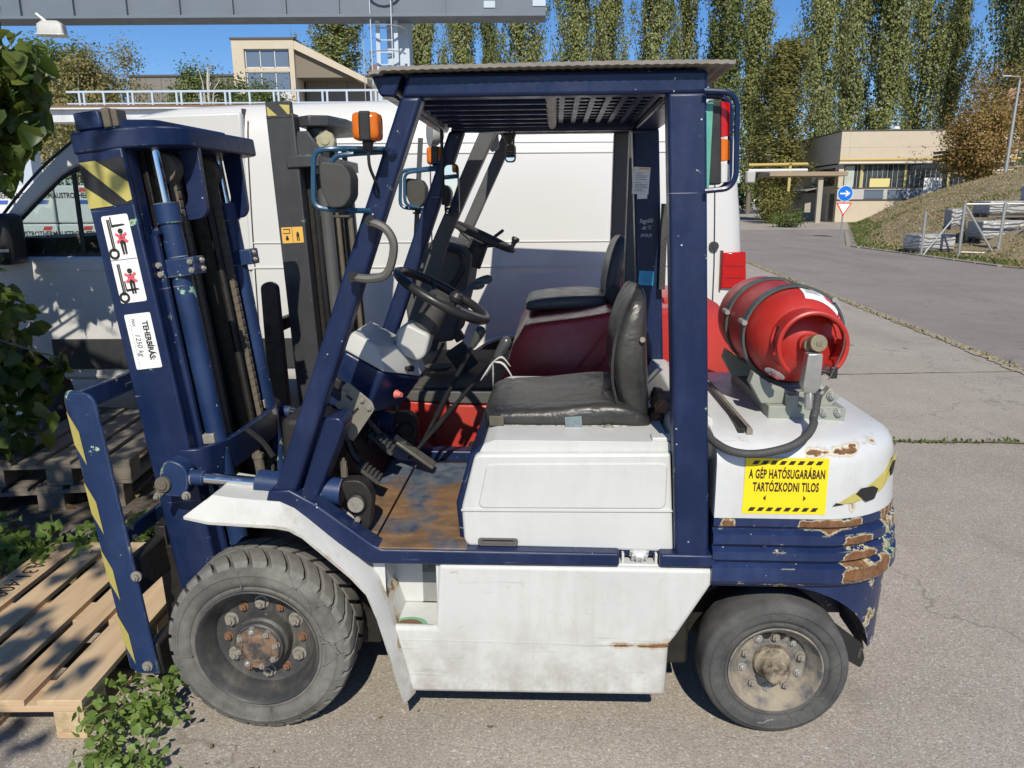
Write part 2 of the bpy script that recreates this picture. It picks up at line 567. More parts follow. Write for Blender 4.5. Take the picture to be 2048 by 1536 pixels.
def lens(name, col, rough=0.12):
    g = G(name)
    w = g.ramp(g.n('TexWave').outputs['Fac'], 0, 1, 0.85, 1.1)
    g.b.inputs['Transmission Weight'].default_value = 0.35
    g.b.inputs['IOR'].default_value = 1.45
    return g.done(col, rough)
MAT['amber'] = lens('amber_lens', (0.85, 0.20, 0.012))
MAT['redlens'] = lens('red_lens', (0.62, 0.01, 0.012))
MAT['clear'] = lens('clear_lens', (0.82, 0.82, 0.80))
MAT['red_knob'] = plain('faded_red_plastic', (0.62, 0.16, 0.14), 0.45)
MAT['sticker_w'] = plain('white_sticker', (0.80, 0.80, 0.78), 0.4, 0, 0.04, 20)
MAT['sticker_y'] = plain('yellow_sticker', (0.86, 0.64, 0.012), 0.4, 0, 0.06, 12)
MAT['hazard_y'] = plain('pale_yellow_tape', (0.46, 0.40, 0.11), 0.55, 0, 0.18, 16)
MAT['hazard_k'] = plain('black_tape', (0.016, 0.016, 0.017), 0.5, 0, 0.4, 30)
MAT['print_k'] = plain('black_print', (0.02, 0.018, 0.016), 0.5, 0, 0.2, 40)
MAT['print_r'] = plain('red_print', (0.70, 0.10, 0.13), 0.5)
MAT['sticker_o'] = plain('orange_sticker', (0.72, 0.42, 0.09), 0.5, 0, 0.1, 20)
MAT['sticker_b'] = plain('blue_sticker', (0.03, 0.40, 0.68), 0.45, 0, 0.08, 20)
MAT['ink'] = plain('ball_pen_ink', (0.14, 0.15, 0.17), 0.6)
MAT['chalk'] = plain('white_marker', (0.62, 0.66, 0.70), 0.8)
MAT['paper'] = plain('paper_sheet', (0.74, 0.74, 0.73), 0.8, 0, 0.05, 12)
MAT['lamp_blue'] = paint('lamp_guard_blue', (0.018, 0.075, 0.145), 0.35, chip=0.6, edge=0.4, dirt=0.2)
MAT['plastic_tie'] = plain('white_film', (0.62, 0.62, 0.60), 0.4)
MAT['roofcover'] = plain('weathered_cover', (0.22, 0.205, 0.18), 0.85, 0, 0.35, 16, 0.3)
MAT['mat_rubber'] = plain('pedal_rubber', (0.05, 0.048, 0.045), 0.8, 0, 0.4, 30)
# ================================================================== GROUND
def zg(y):
    return .008 * max(0.0, y - 10.0)

def asphalt(nm='old_asphalt', kk=1.0):
    g = G(nm)
    big = g.noise(.35, 6, 0.62)
    mid = g.noise(2.2, 6, 0.7)
    c = g.mix(g.ramp(big, .3, .7), (0.325, 0.285, 0.235), (0.43, 0.382, 0.32))
    c = g.mix(g.math('MULTIPLY', g.ramp(mid, .45, .75), .5), c, (0.48, 0.43, 0.36))
    sv = g.n('TexVoronoi', feature='F1')
    g.set(sv.inputs['Vector'], g.co())
    sv.inputs['Scale'].default_value = 170
    hs = g.sep(sv.outputs['Color'])
    c = g.mix(g.ramp(hs[0], .55, .85, 0, .42), c, (0.16, 0.145, 0.13))
    c = g.mix(g.ramp(hs[1], .84, .92, 0, .6), c, (0.58, 0.55, 0.50))
    v2 = g.n('TexVoronoi', feature='F1')
    g.set(v2.inputs['Vector'], g.co())
    v2.inputs['Scale'].default_value = 21
    h2 = g.sep(v2.outputs['Color'])
    c = g.mix(g.math('MULTIPLY', g.ramp(v2.outputs['Distance'], .16, .10), g.ramp(h2[0], .90, .92)), c, (0.55, 0.53, 0.50))
    pit = g.noise(95, 4, .75)
    c = g.mix(g.ramp(pit, .60, .74, 0, .6), c, (0.12, 0.11, 0.10))
    # worn tracks and darker patches
    c = g.mix(g.ramp(g.noise(1.0, 4, .55, g.mapped((1.1, .13, 1), (0, 0, .25))), .50, .68, 0, .30), c, (.22, .195, .165))
    # fine cracks
    wv = g.mapped((1, 1, 1))
    ad = g.n('VectorMath', operation='ADD')
    g.set(ad.inputs[0], g.co())
    g.set(ad.inputs[1], g.noise(1.6, 4, .6, None, 'Color'))
    ck = g.ramp(g.voro(.42, ad.outputs[0], 'DISTANCE_TO_EDGE'), .006, .0)
    c = g.mix(g.math('MULTIPLY', ck, .55), c, (0.14, 0.13, 0.10))
    # old oil stains
    c = g.mix(g.ramp(g.noise(1.3, 5, .6), .60, .74, 0, .5), c, (0.20, 0.18, 0.155))
    c = g.mix(g.math('MULTIPLY', g.ramp(g.voro(1.9), .10, .03), g.ramp(g.noise(.8, 2), .5, .55)), c, (.12, .11, .10))
    if kk != 1.0:
        c = g.mix(1.0, c, (kk, kk * 1.01, kk * 1.05), 'MULTIPLY')
    hgt = g.math('ADD', g.math('MULTIPLY', hs[2], .5), g.math('SUBTRACT', 0.5, g.math('MULTIPLY', pit, 1.2)))
    g.bump(hgt, .55, .006)
    return g.done(c, .88, 0, .25)
MAT['asphalt'] = asphalt()
mb = MB()
ys = [-30, -12, -4, 0, 2, 4, 6, 8, 10, 20, 40, 80, 160, 420]
xs = [-260, -80, -30, -10, -4, 0, 4, 10, 30, 80, 260]
vs = [(x, y, zg(y)) for y in ys for x in xs]
W = len(xs)
fs = [(j * W + i, j * W + i + 1, (j + 1) * W + i + 1, (j + 1) * W + i) for j in range(len(ys) - 1) for i in range(W - 1)]
tag(mb.add(vs, fs).build('ground', MAT['asphalt'], smooth=0), kind='structure')

def ribbon(name, pts, w0, w1, m, z=.009, rag=.35, step=.08):
    """ragged strip lying on the ground"""
    P = [Vector((p[0], p[1], 0)) for p in pts]
    L, Rr = [], []
    rnd = random.Random(len(pts) * 31 + int(pts[0][1] * 10))
    for a, b in zip(P[:-1], P[1:]):
        n = max(2, int((b - a).length / step))
        t = (b - a).normalized()
        nn = Vector((-t.y, t.x, 0))
        for k in range(n):
            q = a + (b - a) * k / n
            wl = (w0 + (w1 - w0) * rnd.random()) / 2
            wr = (w0 + (w1 - w0) * rnd.random()) / 2
            L.append(q + nn * wl)
            Rr.append(q - nn * wr)
    vs = [(p.x, p.y, zg(p.y) + z) for p in L + Rr]
    n = len(L)
    return tag(MB().add(vs, [(i, i + 1, n + i + 1, n + i) for i in range(n - 1)]).build(name, m, smooth=0), kind='structure')
def seam_mat(name, a, b):
    g = G(name)
    c = g.mix(g.ramp(g.noise(18, 5, .7), .4, .6), a, b)
    g.bump(g.noise(60, 4), .6, .01)
    return g.done(c, .95, 0, .1)
MAT['road'] = asphalt('road_asphalt', .72)
rd = MB()
Lp = [(4.5, 2.5), (5.0, 5.6), (5.27, 7.6), (5.56, 10.0), (6.05, 14.5), (6.84, 22.4), (7.4, 27), (8.0, 33), (9.0, 46)]
Rp = [(14.5, 2.5), (14.2, 5.6), (13.6, 7.6), (13.4, 10.0), (13.2, 14.5), (13.1, 22.4), (13.1, 27), (14.8, 33), (20.2, 46)]
rd.add([(x, y, zg(y) + .004) for x, y in Lp + Rp], [(i, i + 1, len(Lp) + i + 1, len(Lp) + i) for i in range(len(Lp) - 1)])
tag(rd.build('road', MAT['road'], smooth=0), kind='structure')
MAT['seam'] = seam_mat('sandy_seam', (.42, .37, .27), (.27, .24, .18))
MAT['moss'] = seam_mat('mossy_seam', (.17, .15, .07), (.27, .24, .17))
ribbon('ground_seam', [(7.4, 27), (6.84, 22.4), (6.05, 14.5), (5.55, 9.6), (5.27, 7.6), (5.0, 5.6), (4.5, 2.5)], .10, .20, MAT['seam'])
ribbon('ground_seam', [(1.2, 5.36), (2.83, 5.31), (3.7, 5.26), (5.0, 5.2), (7, 5.1)], .015, .07, MAT['moss'], .010)
ribbon('ground_seam', [(1.5, 7.5), (3.5, 7.6), (5.6, 7.7), (9, 7.8)], .01, .035, MAT['seam'], .011)
ribbon('ground_seam', [(-9, 34), (4, 33.4), (9, 33), (12.5, 31.5)], .12, .2, plain('pale_line', (.5, .48, .43), .9), .013, step=.4)
def dirt_mat():
    g = G('leaf_litter_soil')
    c = g.mix(g.ramp(g.noise(6, 6, .7), .35, .65), (.075, .062, .048), (.16, .14, .115))
    c = g.mix(g.ramp(g.voro(28), .25, .12, 0, .5), c, (.20, .15, .09))
    g.bump(g.noise(30, 5, .7), .8, .02)
    return g.done(c, .95, 0, .15)
MAT['dirt'] = dirt_mat()
mb = MB()
edge = [(-1.62, 3.45), (-1.75, 3.9), (-1.9, 4.4), (-2.1, 5.0), (-2.5, 5.6), (-3.2, 6.4), (-8, 7), (-8, 1.5), (-3.2, 1.7), (-2.5, 2.0), (-2.3, 2.7), (-2.15, 3.3)]
mb.add([(x, y, .004) for x, y in edge], [tuple(range(len(edge)))])
tag(mb.build('soil_patch', MAT['dirt'], smooth=0), kind='structure')

# ---- leaf clouds (many small real leaves in one mesh)
LEAF_TRI = np.array([[0, 0, 0], [-.42, .42, .10], [0, 1, -.08], [.42, .42, .10]])
LEAF_TRI_F = [(0, 1, 2), (0, 2, 3)]
LEAF_HEART = np.array([[0, 0, 0], [-.36, -.06, .06], [-.50, .30, .13], [-.30, .70, .05], [0, 1.05, -.10], [.30, .70, .05], [.50, .30, .13], [.36, -.06, .06], [0, .5, -.02]])
LEAF_HEART_F = [(0, 1, 2, 8), (8, 2, 3, 4), (0, 8, 6, 7), (8, 4, 5, 6)]
def leaf_cloud(name, C_, size, m, parent=None, shape=(LEAF_TRI, LEAF_TRI_F), droop=None, seed=1, out=None):
    r = np.random.default_rng(seed)
    C_ = np.asarray(C_, dtype=float)
    n = len(C_)
    S, F = shape
    # random orientation; droop pulls leaf tips down
    d = r.normal(size=(n, 3))
    if droop is not None:
        d = d * (1 - abs(droop)) + np.array([0, 0, -droop]) * 1.5
    d /= np.linalg.norm(d, axis=1, keepdims=True)
    a = r.normal(size=(n, 3))
    u = np.cross(d, a)
    u /= np.linalg.norm(u, axis=1, keepdims=True) + 1e-9
    w = np.cross(u, d)
    if out is not None:
        # leaves face outwards and a little up, as they grow towards the light
        w = np.asarray(out) + r.normal(size=(n, 3)) * .45 + np.array([0, 0, .35])
        w /= np.linalg.norm(w, axis=1, keepdims=True) + 1e-9
        u = np.cross(d, w)
        u /= np.linalg.norm(u, axis=1, keepdims=True) + 1e-9
        d = np.cross(w, u)
    sz = np.asarray(size) if np.ndim(size) else np.full(n, size) * r.uniform(.65, 1.3, n)
    k = len(S)
    V = C_[:, None, :] + (u[:, None, :] * S[None, :, 0:1] + d[:, None, :] * S[None, :, 1:2] + w[:, None, :] * S[None, :, 2:3]) * sz[:, None, None]
    V = V.reshape(-1, 3)
    me = bpy.data.meshes.new(name)
    loops, starts, tot = [], [], 0
    fl = [len(f) for f in F]
    base = np.concatenate([np.array(f) for f in F])
    idx = (np.arange(n)[:, None] * k + base[None, :]).reshape(-1)
    me.vertices.add(len(V))
    me.vertices.foreach_set('co', V.reshape(-1))
    me.loops.add(len(idx))
    me.loops.foreach_set('vertex_index', idx.astype(np.int32))
    st = np.concatenate([[0], np.cumsum(fl)[:-1]])
    starts = (np.arange(n)[:, None] * sum(fl) + st[None, :]).reshape(-1)
    me.polygons.add(len(starts))
    me.polygons.foreach_set('loop_start', starts.astype(np.int32))
    me.update(calc_edges=True)
    me.validate()
    me.materials.append(m)
    o = bpy.data.objects.new(name, me)
    COL.objects.link(o)
    if parent is not None: o.parent = parent
    return o
def leaf_mat(name, cols, trans=.35, rough=.5):
    g = G(name)
    geo = g.n('NewGeometry')
    rp = geo.outputs['Random Per Island']
    cr = g.n('ValToRGB')
    e = cr.color_ramp.elements
    e[0].color = (*cols[0], 1)
    e[1].color = (*cols[-1], 1)
    for i, c in enumerate(cols[1:-1]):
        k = e.new((i + 1) / (len(cols) - 1))
        k.color = (*c, 1)
    g.set(cr.inputs[0], rp)
    c = cr.outputs[0]
    c = g.mix(g.ramp(g.noise(.6, 3), .35, .65, 0, .35), c, tuple(v * .7 for v in cols[0]))
    g.done(c, rough, 0, .35)
    tr = g.n('BsdfTranslucent')
    g.set(tr.inputs[0], g.mix(.5, c, (.30, .36, .05)))
    mx = g.n('MixShader')
    mx.inputs[0].default_value = trans
    g.t.links.new(g.b.outputs[0], mx.inputs[1])
    g.t.links.new(tr.outputs[0], mx.inputs[2])
    g.t.links.new(mx.outputs[0], g.out.inputs[0])
    return g.m
MAT['poplar'] = leaf_mat('poplar_leaves', [(.15, .185, .05), (.24, .27, .09), (.32, .335, .13), (.44, .42, .22)], .38)
MAT['poplar_dk'] = leaf_mat('dark_poplar_leaves', [(.11, .145, .04), (.175, .21, .07), (.26, .28, .105)], .38)
MAT['poplar_ol'] = leaf_mat('olive_leaves', [(.15, .155, .04), (.23, .215, .065), (.31, .265, .095)], .38)
MAT['birch'] = leaf_mat('yellowing_birch_leaves', [(.26, .22, .085), (.36, .29, .125), (.22, .235, .085), (.42, .34, .18)], .38)
MAT['green_tree'] = leaf_mat('mid_green_leaves', [(.08, .12, .032), (.13, .175, .05), (.19, .23, .08)], .38)
MAT['autumn'] = leaf_mat('rusty_autumn_leaves', [(.30, .165, .055), (.40, .25, .08), (.24, .19, .055), (.44, .28, .15)], .38)
MAT['ivy'] = leaf_mat('broad_green_leaves', [(.030, .060, .012), (.05, .09, .018), (.085, .12, .028), (.15, .19, .04)], .38, .38)
MAT['weed'] = leaf_mat('weed_leaves', [(.13, .21, .045), (.18, .28, .065), (.25, .33, .09)], .35, .5)
MAT['drygrass'] = leaf_mat('dry_grass', [(.36, .28, .16), (.43, .34, .20), (.29, .23, .12), (.22, .20, .085)], .2, .8)
MAT['grass'] = leaf_mat('green_grass', [(.07, .12, .025), (.12, .17, .04), (.19, .19, .07)], .3, .7)
MAT['bark'] = plain('grey_bark', (.16, .14, .115), .9, 0, .4, 14, .5)
MAT['birchbark'] = plain('white_bark', (.52, .50, .46), .85, 0, .3, 9, .3)

def limbs(mb, paths):
    for p, r0, r1 in paths:
        n = len(p)
        mb.tube(p, [r0 + (r1 - r0) * i / (n - 1) for i in range(n)], 6)

def poplar_proto(seed, H, RM, m, nb=130, lf=.205, per=225, low=.06):
    r = random.Random(seed)
    root = empty('poplar_tree')
    paths = [([Vector((0, 0, -.5)), Vector((.05, 0, H * .3)), Vector((-.08, .05, H * .65)), Vector((0, 0, H * .97))], .28, .03)]
    C_, N_ = [], []
    lean = [(r.uniform(-.5, .5), r.uniform(-.5, .5)) for _ in range(7)]
    for i in range(nb):
        t = low + (.97 - low) * ((i + r.random()) / nb)
        a = r.random() * 6.283
        prof = min(1, (t / .14) ** .6) * (1 - max(0, (t - .45) / .56) ** 1.7 * .93)
        bulge = 1 + .28 * math.sin(t * 19 + seed + 2 * math.cos(a)) + .12 * math.sin(a * 3 + seed)
        L = RM * prof * bulge * r.uniform(.5, 1.15)
        z0 = H * t
        up = L * r.uniform(1.3, 2.6)
        lx, ly = lean[int(t * 6.99)]
        p0 = Vector((0, 0, z0))
        p1 = Vector((math.cos(a) * L * .70, math.sin(a) * L * .70, z0 + up * .30))
        p2 = Vector((math.cos(a) * L + lx * .3, math.sin(a) * L + ly * .3, z0 + up))
        paths.append(([p0, p1, p2], .05, .012))
        k_n = int(per * r.uniform(.55, 1.35))
        for k in range(k_n):
            q = .18 + .9 * r.random() ** .8
            b = p0 * (1 - q) ** 2 + p1 * 2 * q * (1 - q) + p2 * q * q
            s = .10 + .26 * RM / 2 * max(.15, math.sin(min(1, q) * 2.9))
            off = Vector((r.gauss(0, s), r.gauss(0, s), r.gauss(0, s * 1.3)))
            C_.append(tuple(b + off))
            o_ = off.normalized() * .55 + Vector((math.cos(a), math.sin(a), 0)) * .75
            N_.append(tuple(o_))
    mb = MB()
    limbs(mb, paths)
    mb.build('trunk', MAT['bark'], root, smooth=60)
    leaf_cloud('crown', C_, lf, m, root, seed=seed, out=N_)
    return root
def hide_proto(root):
    for c in kids(root):
        bpy.data.objects.remove(c)
    bpy.data.objects.remove(root)
protos = [poplar_proto(11, 24, 1.75, MAT['poplar']), poplar_proto(12, 25, 2.1, MAT['poplar']), poplar_proto(13, 24, 1.6, MAT['poplar_dk']), poplar_proto(14, 22, 2.3, MAT['poplar_ol'], 130, .21, 200), poplar_proto(15, 26, 2.9, MAT['poplar_dk'], 150, .22, 200)]
# screen column, distance, kind, height scale, width scale, what sets it apart
POP = [(700, 86, 1, .70, 1.35, 'broad poplar beside the gantry ladder, left of the row'),
       (862, 92, 0, 1.0, .9, 'slim pale poplar, first to the right of the gantry column'),
       (930, 96, 0, 1.05, .95, 'slim poplar between the first and third right of the gantry column'),
       (985, 99, 2, .98, .75, 'narrow dark poplar third to the right of the gantry column'),
       (1046, 92, 1, 1.02, 1.0, 'tall poplar under the right end of the gantry beam'),
       (1150, 90, 1, 1.05, 1.0, 'leafy poplar just right of the wide sky gap'),
       (1207, 93, 0, 1.05, .95, 'slim poplar touching the right side of the leafy one by the sky gap'),
       (1293, 92, 0, 1.06, 1.0, 'poplar directly above the middle of the forklift roof, right of a thin sky gap'),
       (1350, 96, 1, 1.02, .75, 'thin pale poplar above the right half of the forklift roof'),
       (1420, 90, 2, 1.05, 1.25, 'dark poplar above the rear corner of the forklift roof'),
       (1490, 94, 0, 1.05, 1.05, 'poplar standing behind the olive tree at the rear of the van'),
       (1545, 66, 3, .66, 1.05, 'olive green tree reaching the ground just right of the van'),
       (1602, 88, 1, 1.10, 1.0, 'tall poplar left of the beige building'),
       (1662, 92, 1, 1.08, .95, 'poplar above the left corner of the beige building'),
       (1725, 90, 0, 1.10, 1.15, 'poplar above the near corner of the beige building'),
       (1800, 92, 1, 1.08, 1.0, 'poplar above the middle of the beige building roof'),
       (1858, 98, 0, 1.0, .95, 'shorter poplar above the right part of the beige building roof'),
       (1955, 84, 4, 1.02, 1.0, 'dark wide poplar behind the rusty autumn tree'),
       (2035, 86, 4, 1.0, 1.0, 'dark wide poplar at the far right behind the street lamp'),
       (2110, 88, 2, 1.0, 1.2, 'dark poplar rightmost of the row')]
for i, (px, Y, k, hs, ws, lb) in enumerate(POP):
    c = copy_tree(protos[k], None, ((px - 1024) / 1520 * Y * 1.0, Y + random.uniform(-1, 1), zg(Y) - .3), random.uniform(0, 6.28), (ws * 1.15, ws * 1.15, hs * (1.34 if k != 3 else 1.0)), lb)
    tag(c, None, 'tree', 'poplars in a row behind the yard')
for p in protos:
    hide_proto(p)

def bushy(name, loc, H, RX, RZ, z0, m, seed, n_cl, per, lf, label, cat='tree', group=None, bark='bark', trunk_r=.18, spread=.5, limb=10):
    r = random.Random(seed)
    root = empty(name, loc, 0, label, cat, group)
    N_ = []
    C_, paths = [], [([Vector((0, 0, -.4)), Vector((.1, 0, z0 * .6)), Vector((.0, .1, z0 + RZ))], trunk_r, trunk_r * .25)]
    cl = []
    for i in range(n_cl):
        while True:
            p = Vector((r.uniform(-1, 1), r.uniform(-1, 1), r.uniform(-1, 1)))
            if .3 < p.length < 1: break
        p = Vector((p.x * RX, p.y * RX, z0 + RZ + p.z * RZ))
        cl.append(p)
        if i < limb:
            paths.append(([Vector((0, 0, z0 * .7 + r.random() * RZ * .6)), p * .5 + Vector((0, 0, (z0 + RZ) * .5)), p], trunk_r * .4, .015))
        for k in range(per):
            s = spread * r.uniform(.6, 1.1)
            off = Vector((r.gauss(0, s), r.gauss(0, s), r.gauss(0, s * .8)))
            C_.append(tuple(p + off))
            N_.append(tuple(off.normalized() * .6 + Vector((p.x / RX, p.y / RX, (p.z - z0 - RZ) / RZ)) * .6))
    mb = MB()
    limbs(mb, paths)
    mb.build('trunk', MAT[bark], root, smooth=60)
    leaf_cloud('crown', C_, lf, MAT[m] if isinstance(m, str) else m, root, seed=seed, out=N_)
    return root
# trees left of the low grey building
gl_ = 'trees left of the low grey building'
bushy('green_tree', (-24.5, 44, 0), 11, 2.6, 3.2, 4.6, 'green_tree', 21, 70, 190, .17, 'dark green tree at the left of the birches', 'tree', gl_)
bushy('birch_tree', (-22.6, 42, 0), 10, 2.2, 3.4, 3.0, 'birch', 22, 80, 220, .13, 'big yellowing birch left of the bare white trunk', 'tree', gl_, 'birchbark', .14, .45)
bushy('birch_tree', (-20.2, 43, 0), 10, 1.4, 3.2, 4.0, 'birch', 23, 40, 120, .12, 'thin yellowing birch with a white trunk', 'tree', gl_, 'birchbark', .13, .45, 16)
bushy('green_tree', (-18.6, 48, 0), 10, 1.9, 2.4, 5.0, 'green_tree', 24, 50, 190, .17, 'rounded green tree between the birch and the bare trunk', 'tree', gl_)
bushy('bare_tree', (-17.3, 46, 0), 10, 1.3, 2.2, 5.6, 'birch', 25, 26, 12, .12, 'nearly bare white tree in front of the grey roof edge', 'tree', gl_, 'birchbark', .12, .4, 26)
bushy('green_tree', (-16.2, 50, 0), 10, 2.2, 2.3, 5.2, 'green_tree', 26, 54, 190, .17, 'green tree touching the left side of the beige stair tower', 'tree', gl_)
bushy('birch_tree', (-17.0, 30, 0), 7, 2.6, 2.4, .4, 'birch', 27, 70, 200, .11, 'low yellow brown birch seen under the runway girder', 'tree', gl_, 'birchbark', .12, .5)
# autumn trees at the right
gr_ = 'autumn trees beside the beige building'
bushy('autumn_tree', (28.9, 49, 1.6), 9, 1.8, 2.4, 1.4, 'autumn', 31, 80, 170, .14, 'rusty brown autumn tree hiding the right end of the beige building', 'tree', gr_, 'bark', .14, .5, 30)
bushy('autumn_tree', (31.6, 52, 2.0), 9, 2.6, 3.4, 2.2, 'autumn', 32, 70, 110, .14, 'taller reddish sparse tree behind the street lamp', 'tree', gr_, 'bark', .14, .6, 40)
bushy('green_shrub', (19.6, 58, .3), 3, 1.0, 1.3, .1, 'poplar_ol', 33, 30, 120, .15, 'olive shrub under the pipes left of the canopy column', 'shrub', None, 'bark', .06, .4)
bushy('green_shrub', (17.6, 50, .3), 2, .9, .5, .0, 'grass', 34, 16, 90, .12, 'low green shrub at the edge of the road left of the canopy', 'shrub', None, 'bark', .04, .3)

# ================================================================== MOUND
def xe_(y):
    """where the foot of the slope runs"""
    return 13.0 + max(0, y - 29) * .42 + max(0, 20 - y) * .02
def mound_h(x, y):
    d = max(0, x - xe_(y) - 1.2 * min(1, max(0, (35 - y) / 6)))
    h = 5.5 * (1 - math.exp(-.5 * d * (1 - math.exp(-d / .8)) / 5.5)) * (1 + .05 * math.sin(x * .7 + y * .3))
    k = min(1, max(0, (60 - y) / 8)) * min(1, max(0, (y - 5) / 8))
    return h * k + .02
mb = MB()
NX, NY = 70, 70
vs = []
for j in range(NY + 1):
    y = 4 + 62 * j / NY
    for i in range(NX + 1):
        xe = xe_(y) + .12 * math.sin(y * 2.1)
        x = xe + 40 * (i / NX) ** 1.6
        vs.append((x, y, zg(y) + mound_h(x, y) + (.05 * math.sin(x * 2.3 + y * 1.7) * min(1, (x - xe) / 2))))
W = NX + 1
fs = [(j * W + i, j * W + i + 1, (j + 1) * W + i + 1, (j + 1) * W + i) for j in range(NY) for i in range(NX)]
def mound_mat():
    g = G('dry_grass_slope')
    c = g.mix(g.ramp(g.noise(1.1, 6, .7), .4, .62), (.42, .34, .21), (.33, .265, .15))
    c = g.mix(g.ramp(g.noise(.55, 5, .7), .56, .70, 0, .6), c, (.14, .155, .06))
    c = g.mix(g.ramp(g.noise(9, 5, .8), .5, .7, 0, .5), c, (.43, .36, .23))
    g.bump(g.noise(6, 6, .8), .9, .15)
    return g.done(c, .95, 0, .1)
MAT['mound'] = mound_mat()
tag(mb.add(vs, fs).build('grass_mound', MAT['mound']), kind='structure')
rr = np.random.default_rng(5)
C1, C2 = [], []
for _ in range(26000):
    y = 14 + 42 * rr.random() ** 1.2
    xe = xe_(y)
    x = xe + .05 + 17 * rr.random() ** 1.4
    p = (x, y, zg(y) + mound_h(x, y) + .01)
    g_ = math.sin(x * 1.1) + math.sin(y * .8 + 2) + rr.normal() * .8
    near_edge = (x - xe) < 1.2 and rr.random() < .65
    (C2 if g_ > 1.6 or near_edge else C1).append(p)
tag(leaf_cloud('dry_grass', C1, .075, MAT['drygrass'], droop=-.55, seed=6), 'pale dry grass covering the slope beside the road', 'grass', kind='stuff')
tag(leaf_cloud('green_grass', C2, .09, MAT['grass'], droop=-.6, seed=7), 'greener grass and weeds along the foot of the slope', 'grass', kind='stuff')
# kerb stones along the foot of the mound
kb = None
MAT['concrete'] = plain('weathered_concrete', (.40, .36, .29), .9, 0, .25, 8, .3)
kr = empty('kerb', (0, 0, 0), 0, 'low concrete kerb along the foot of the grassy slope', 'kerb')
for i in range(20):
    y = 20.2 + i * 1.02
    xe = xe_(y) - .10
    xn = xe_(y + 1) - .10
    a = math.atan2(xn - xe, 1.0)
    if kb is None:
        kb = MB().box((0, 0, -.02), (.16, .99, .14)).build('kerb_stone', plain('soiled_kerb', (.27, .24, .19), .95, 0, .4, 5, .4), kr, bev=.02)
        k_ = kb
    else:
        k_ = twin(kb)
    k_.location = (xe, y + .5, zg(y))
    k_.rotation_euler = (0, 0, -a)
# ================================================================== BEIGE BUILDING (right)
MAT['render_w'] = plain('cream_panel_render', (.55, .48, .37), .9, 0, .08, 1.5, .1)
MAT['render_g'] = plain('grey_panel_render', (.40, .37, .32), .9, 0, .1, 1.5, .1)
MAT['glass_d'] = (lambda g: g.done(g.mix(g.noise(1.2, 3), (.02, .025, .03), (.07, .085, .09)), .06, 0, .8))(G('dark_window_glass'))
MAT['glass_b'] = (lambda g: g.done((.13, .17, .23), .08, 0, .8))(G('sky_window_glass'))
MAT['frame_w'] = plain('pale_frame', (.60, .60, .58), .6)
MAT['frame_y'] = plain('yellow_frame', (.48, .42, .16), .6)
MAT['frame_d'] = plain('dark_trim', (.09, .085, .08), .7)
B = empty('beige_building', (25.0, 60, zg(60)), R(-3), 'beige panel building with a long window band beside the grassy slope', 'building')
# own frame: x to the right along the front, y into depth, near corner at the origin
BW, BD, BH = 13.0, 15.0, 6.75
mb = MB()
mb.bb(0, BW, 0.05, BD, 0, 2.55)
mb.bb(.0, BW, .25, BD, 2.55, 4.3)
mb.bb(-.02, BW, -.02, BD, 4.42, 6.7)
mb.bb(0, .38, .0, .4, 2.55, 4.45)
mb.bb(0, BW, .0, .3, 4.30, 4.43)
mb.build('wall', MAT['render_w'], B, bev=.02)
mb = MB()
mb.bb(-.06, BW, -.06, BD, 6.70, 6.78)
mb.build('roof', MAT['frame_d'], B)
for z in (5.52,):
    MB().bb(-.025, BW, -.025, BD, z, z + .025).build('panel_joint', MAT['render_g'], B)
for x in (.62, 7.3):
    MB().bb(x, x + .03, -.026, 0, 4.45, 6.7).build('panel_joint', MAT['render_g'], B)
for y in (6.2, 12.0):
    MB().bb(-.026, 0, y, y + .03, 4.45, 6.7).build('panel_joint', MAT['render_g'], B)
mb = MB().bb(.0, BW, -.02, .06, 1.72, 2.5)
mb.build('window_band_wall', plain('pale_grey_render', (.47, .46, .45), .9), B)
MB().bb(-.03, BW, -.05, .05, 2.50, 2.58).build('sill', MAT['frame_d'], B)
MB().bb(-.03, BW, -.04, .05, 1.66, 1.72).build('sill', MAT['frame_d'], B)
wf = None
for i, x in enumerate((.45, 1.95, 5.15, 8.4)):
    w_ = (1.2, 3.0, 3.0, 3.0)[i]
    pn = MB().bb(x, x + w_, .16, .2, 2.6, 4.28).build('window', MAT['glass_d'], B)
    MB().bb(x + w_, x + w_ + .16, .12, .22, 2.58, 4.28).build('frame', MAT['frame_y'], pn)
    br = MB()
    for k in range(int(w_ / .38)):
        br.bb(x + .2 + k * .38, x + .22 + k * .38, .11, .125, 2.6, 4.28)
    br.build('window_bars', MAT['frame_w'], pn)
MB().bb(.5, 1.2, .13, .15, 2.62, 4.2).build('curtain', plain('pale_curtain', (.45, .50, .44), .9, 0, .3, 3), B)
MB().bb(2.4, 3.9, .10, .12, 2.62, 3.25).build('yellow_board', plain('yellow_board', (.68, .60, .25), .7), B)
for x in (2.0, 3.75, 5.4):
    wn_ = MB().bb(x, x + 1.45, -.035, -.021, 1.78, 2.38).build('window', MAT['glass_b'], B)
    MB().bb(x, x + 1.45, -.06, -.03, 2.38, 2.42).bb(x, x + 1.45, -.06, -.03, 1.74, 1.78).build('frame', MAT['frame_d'], wn_)
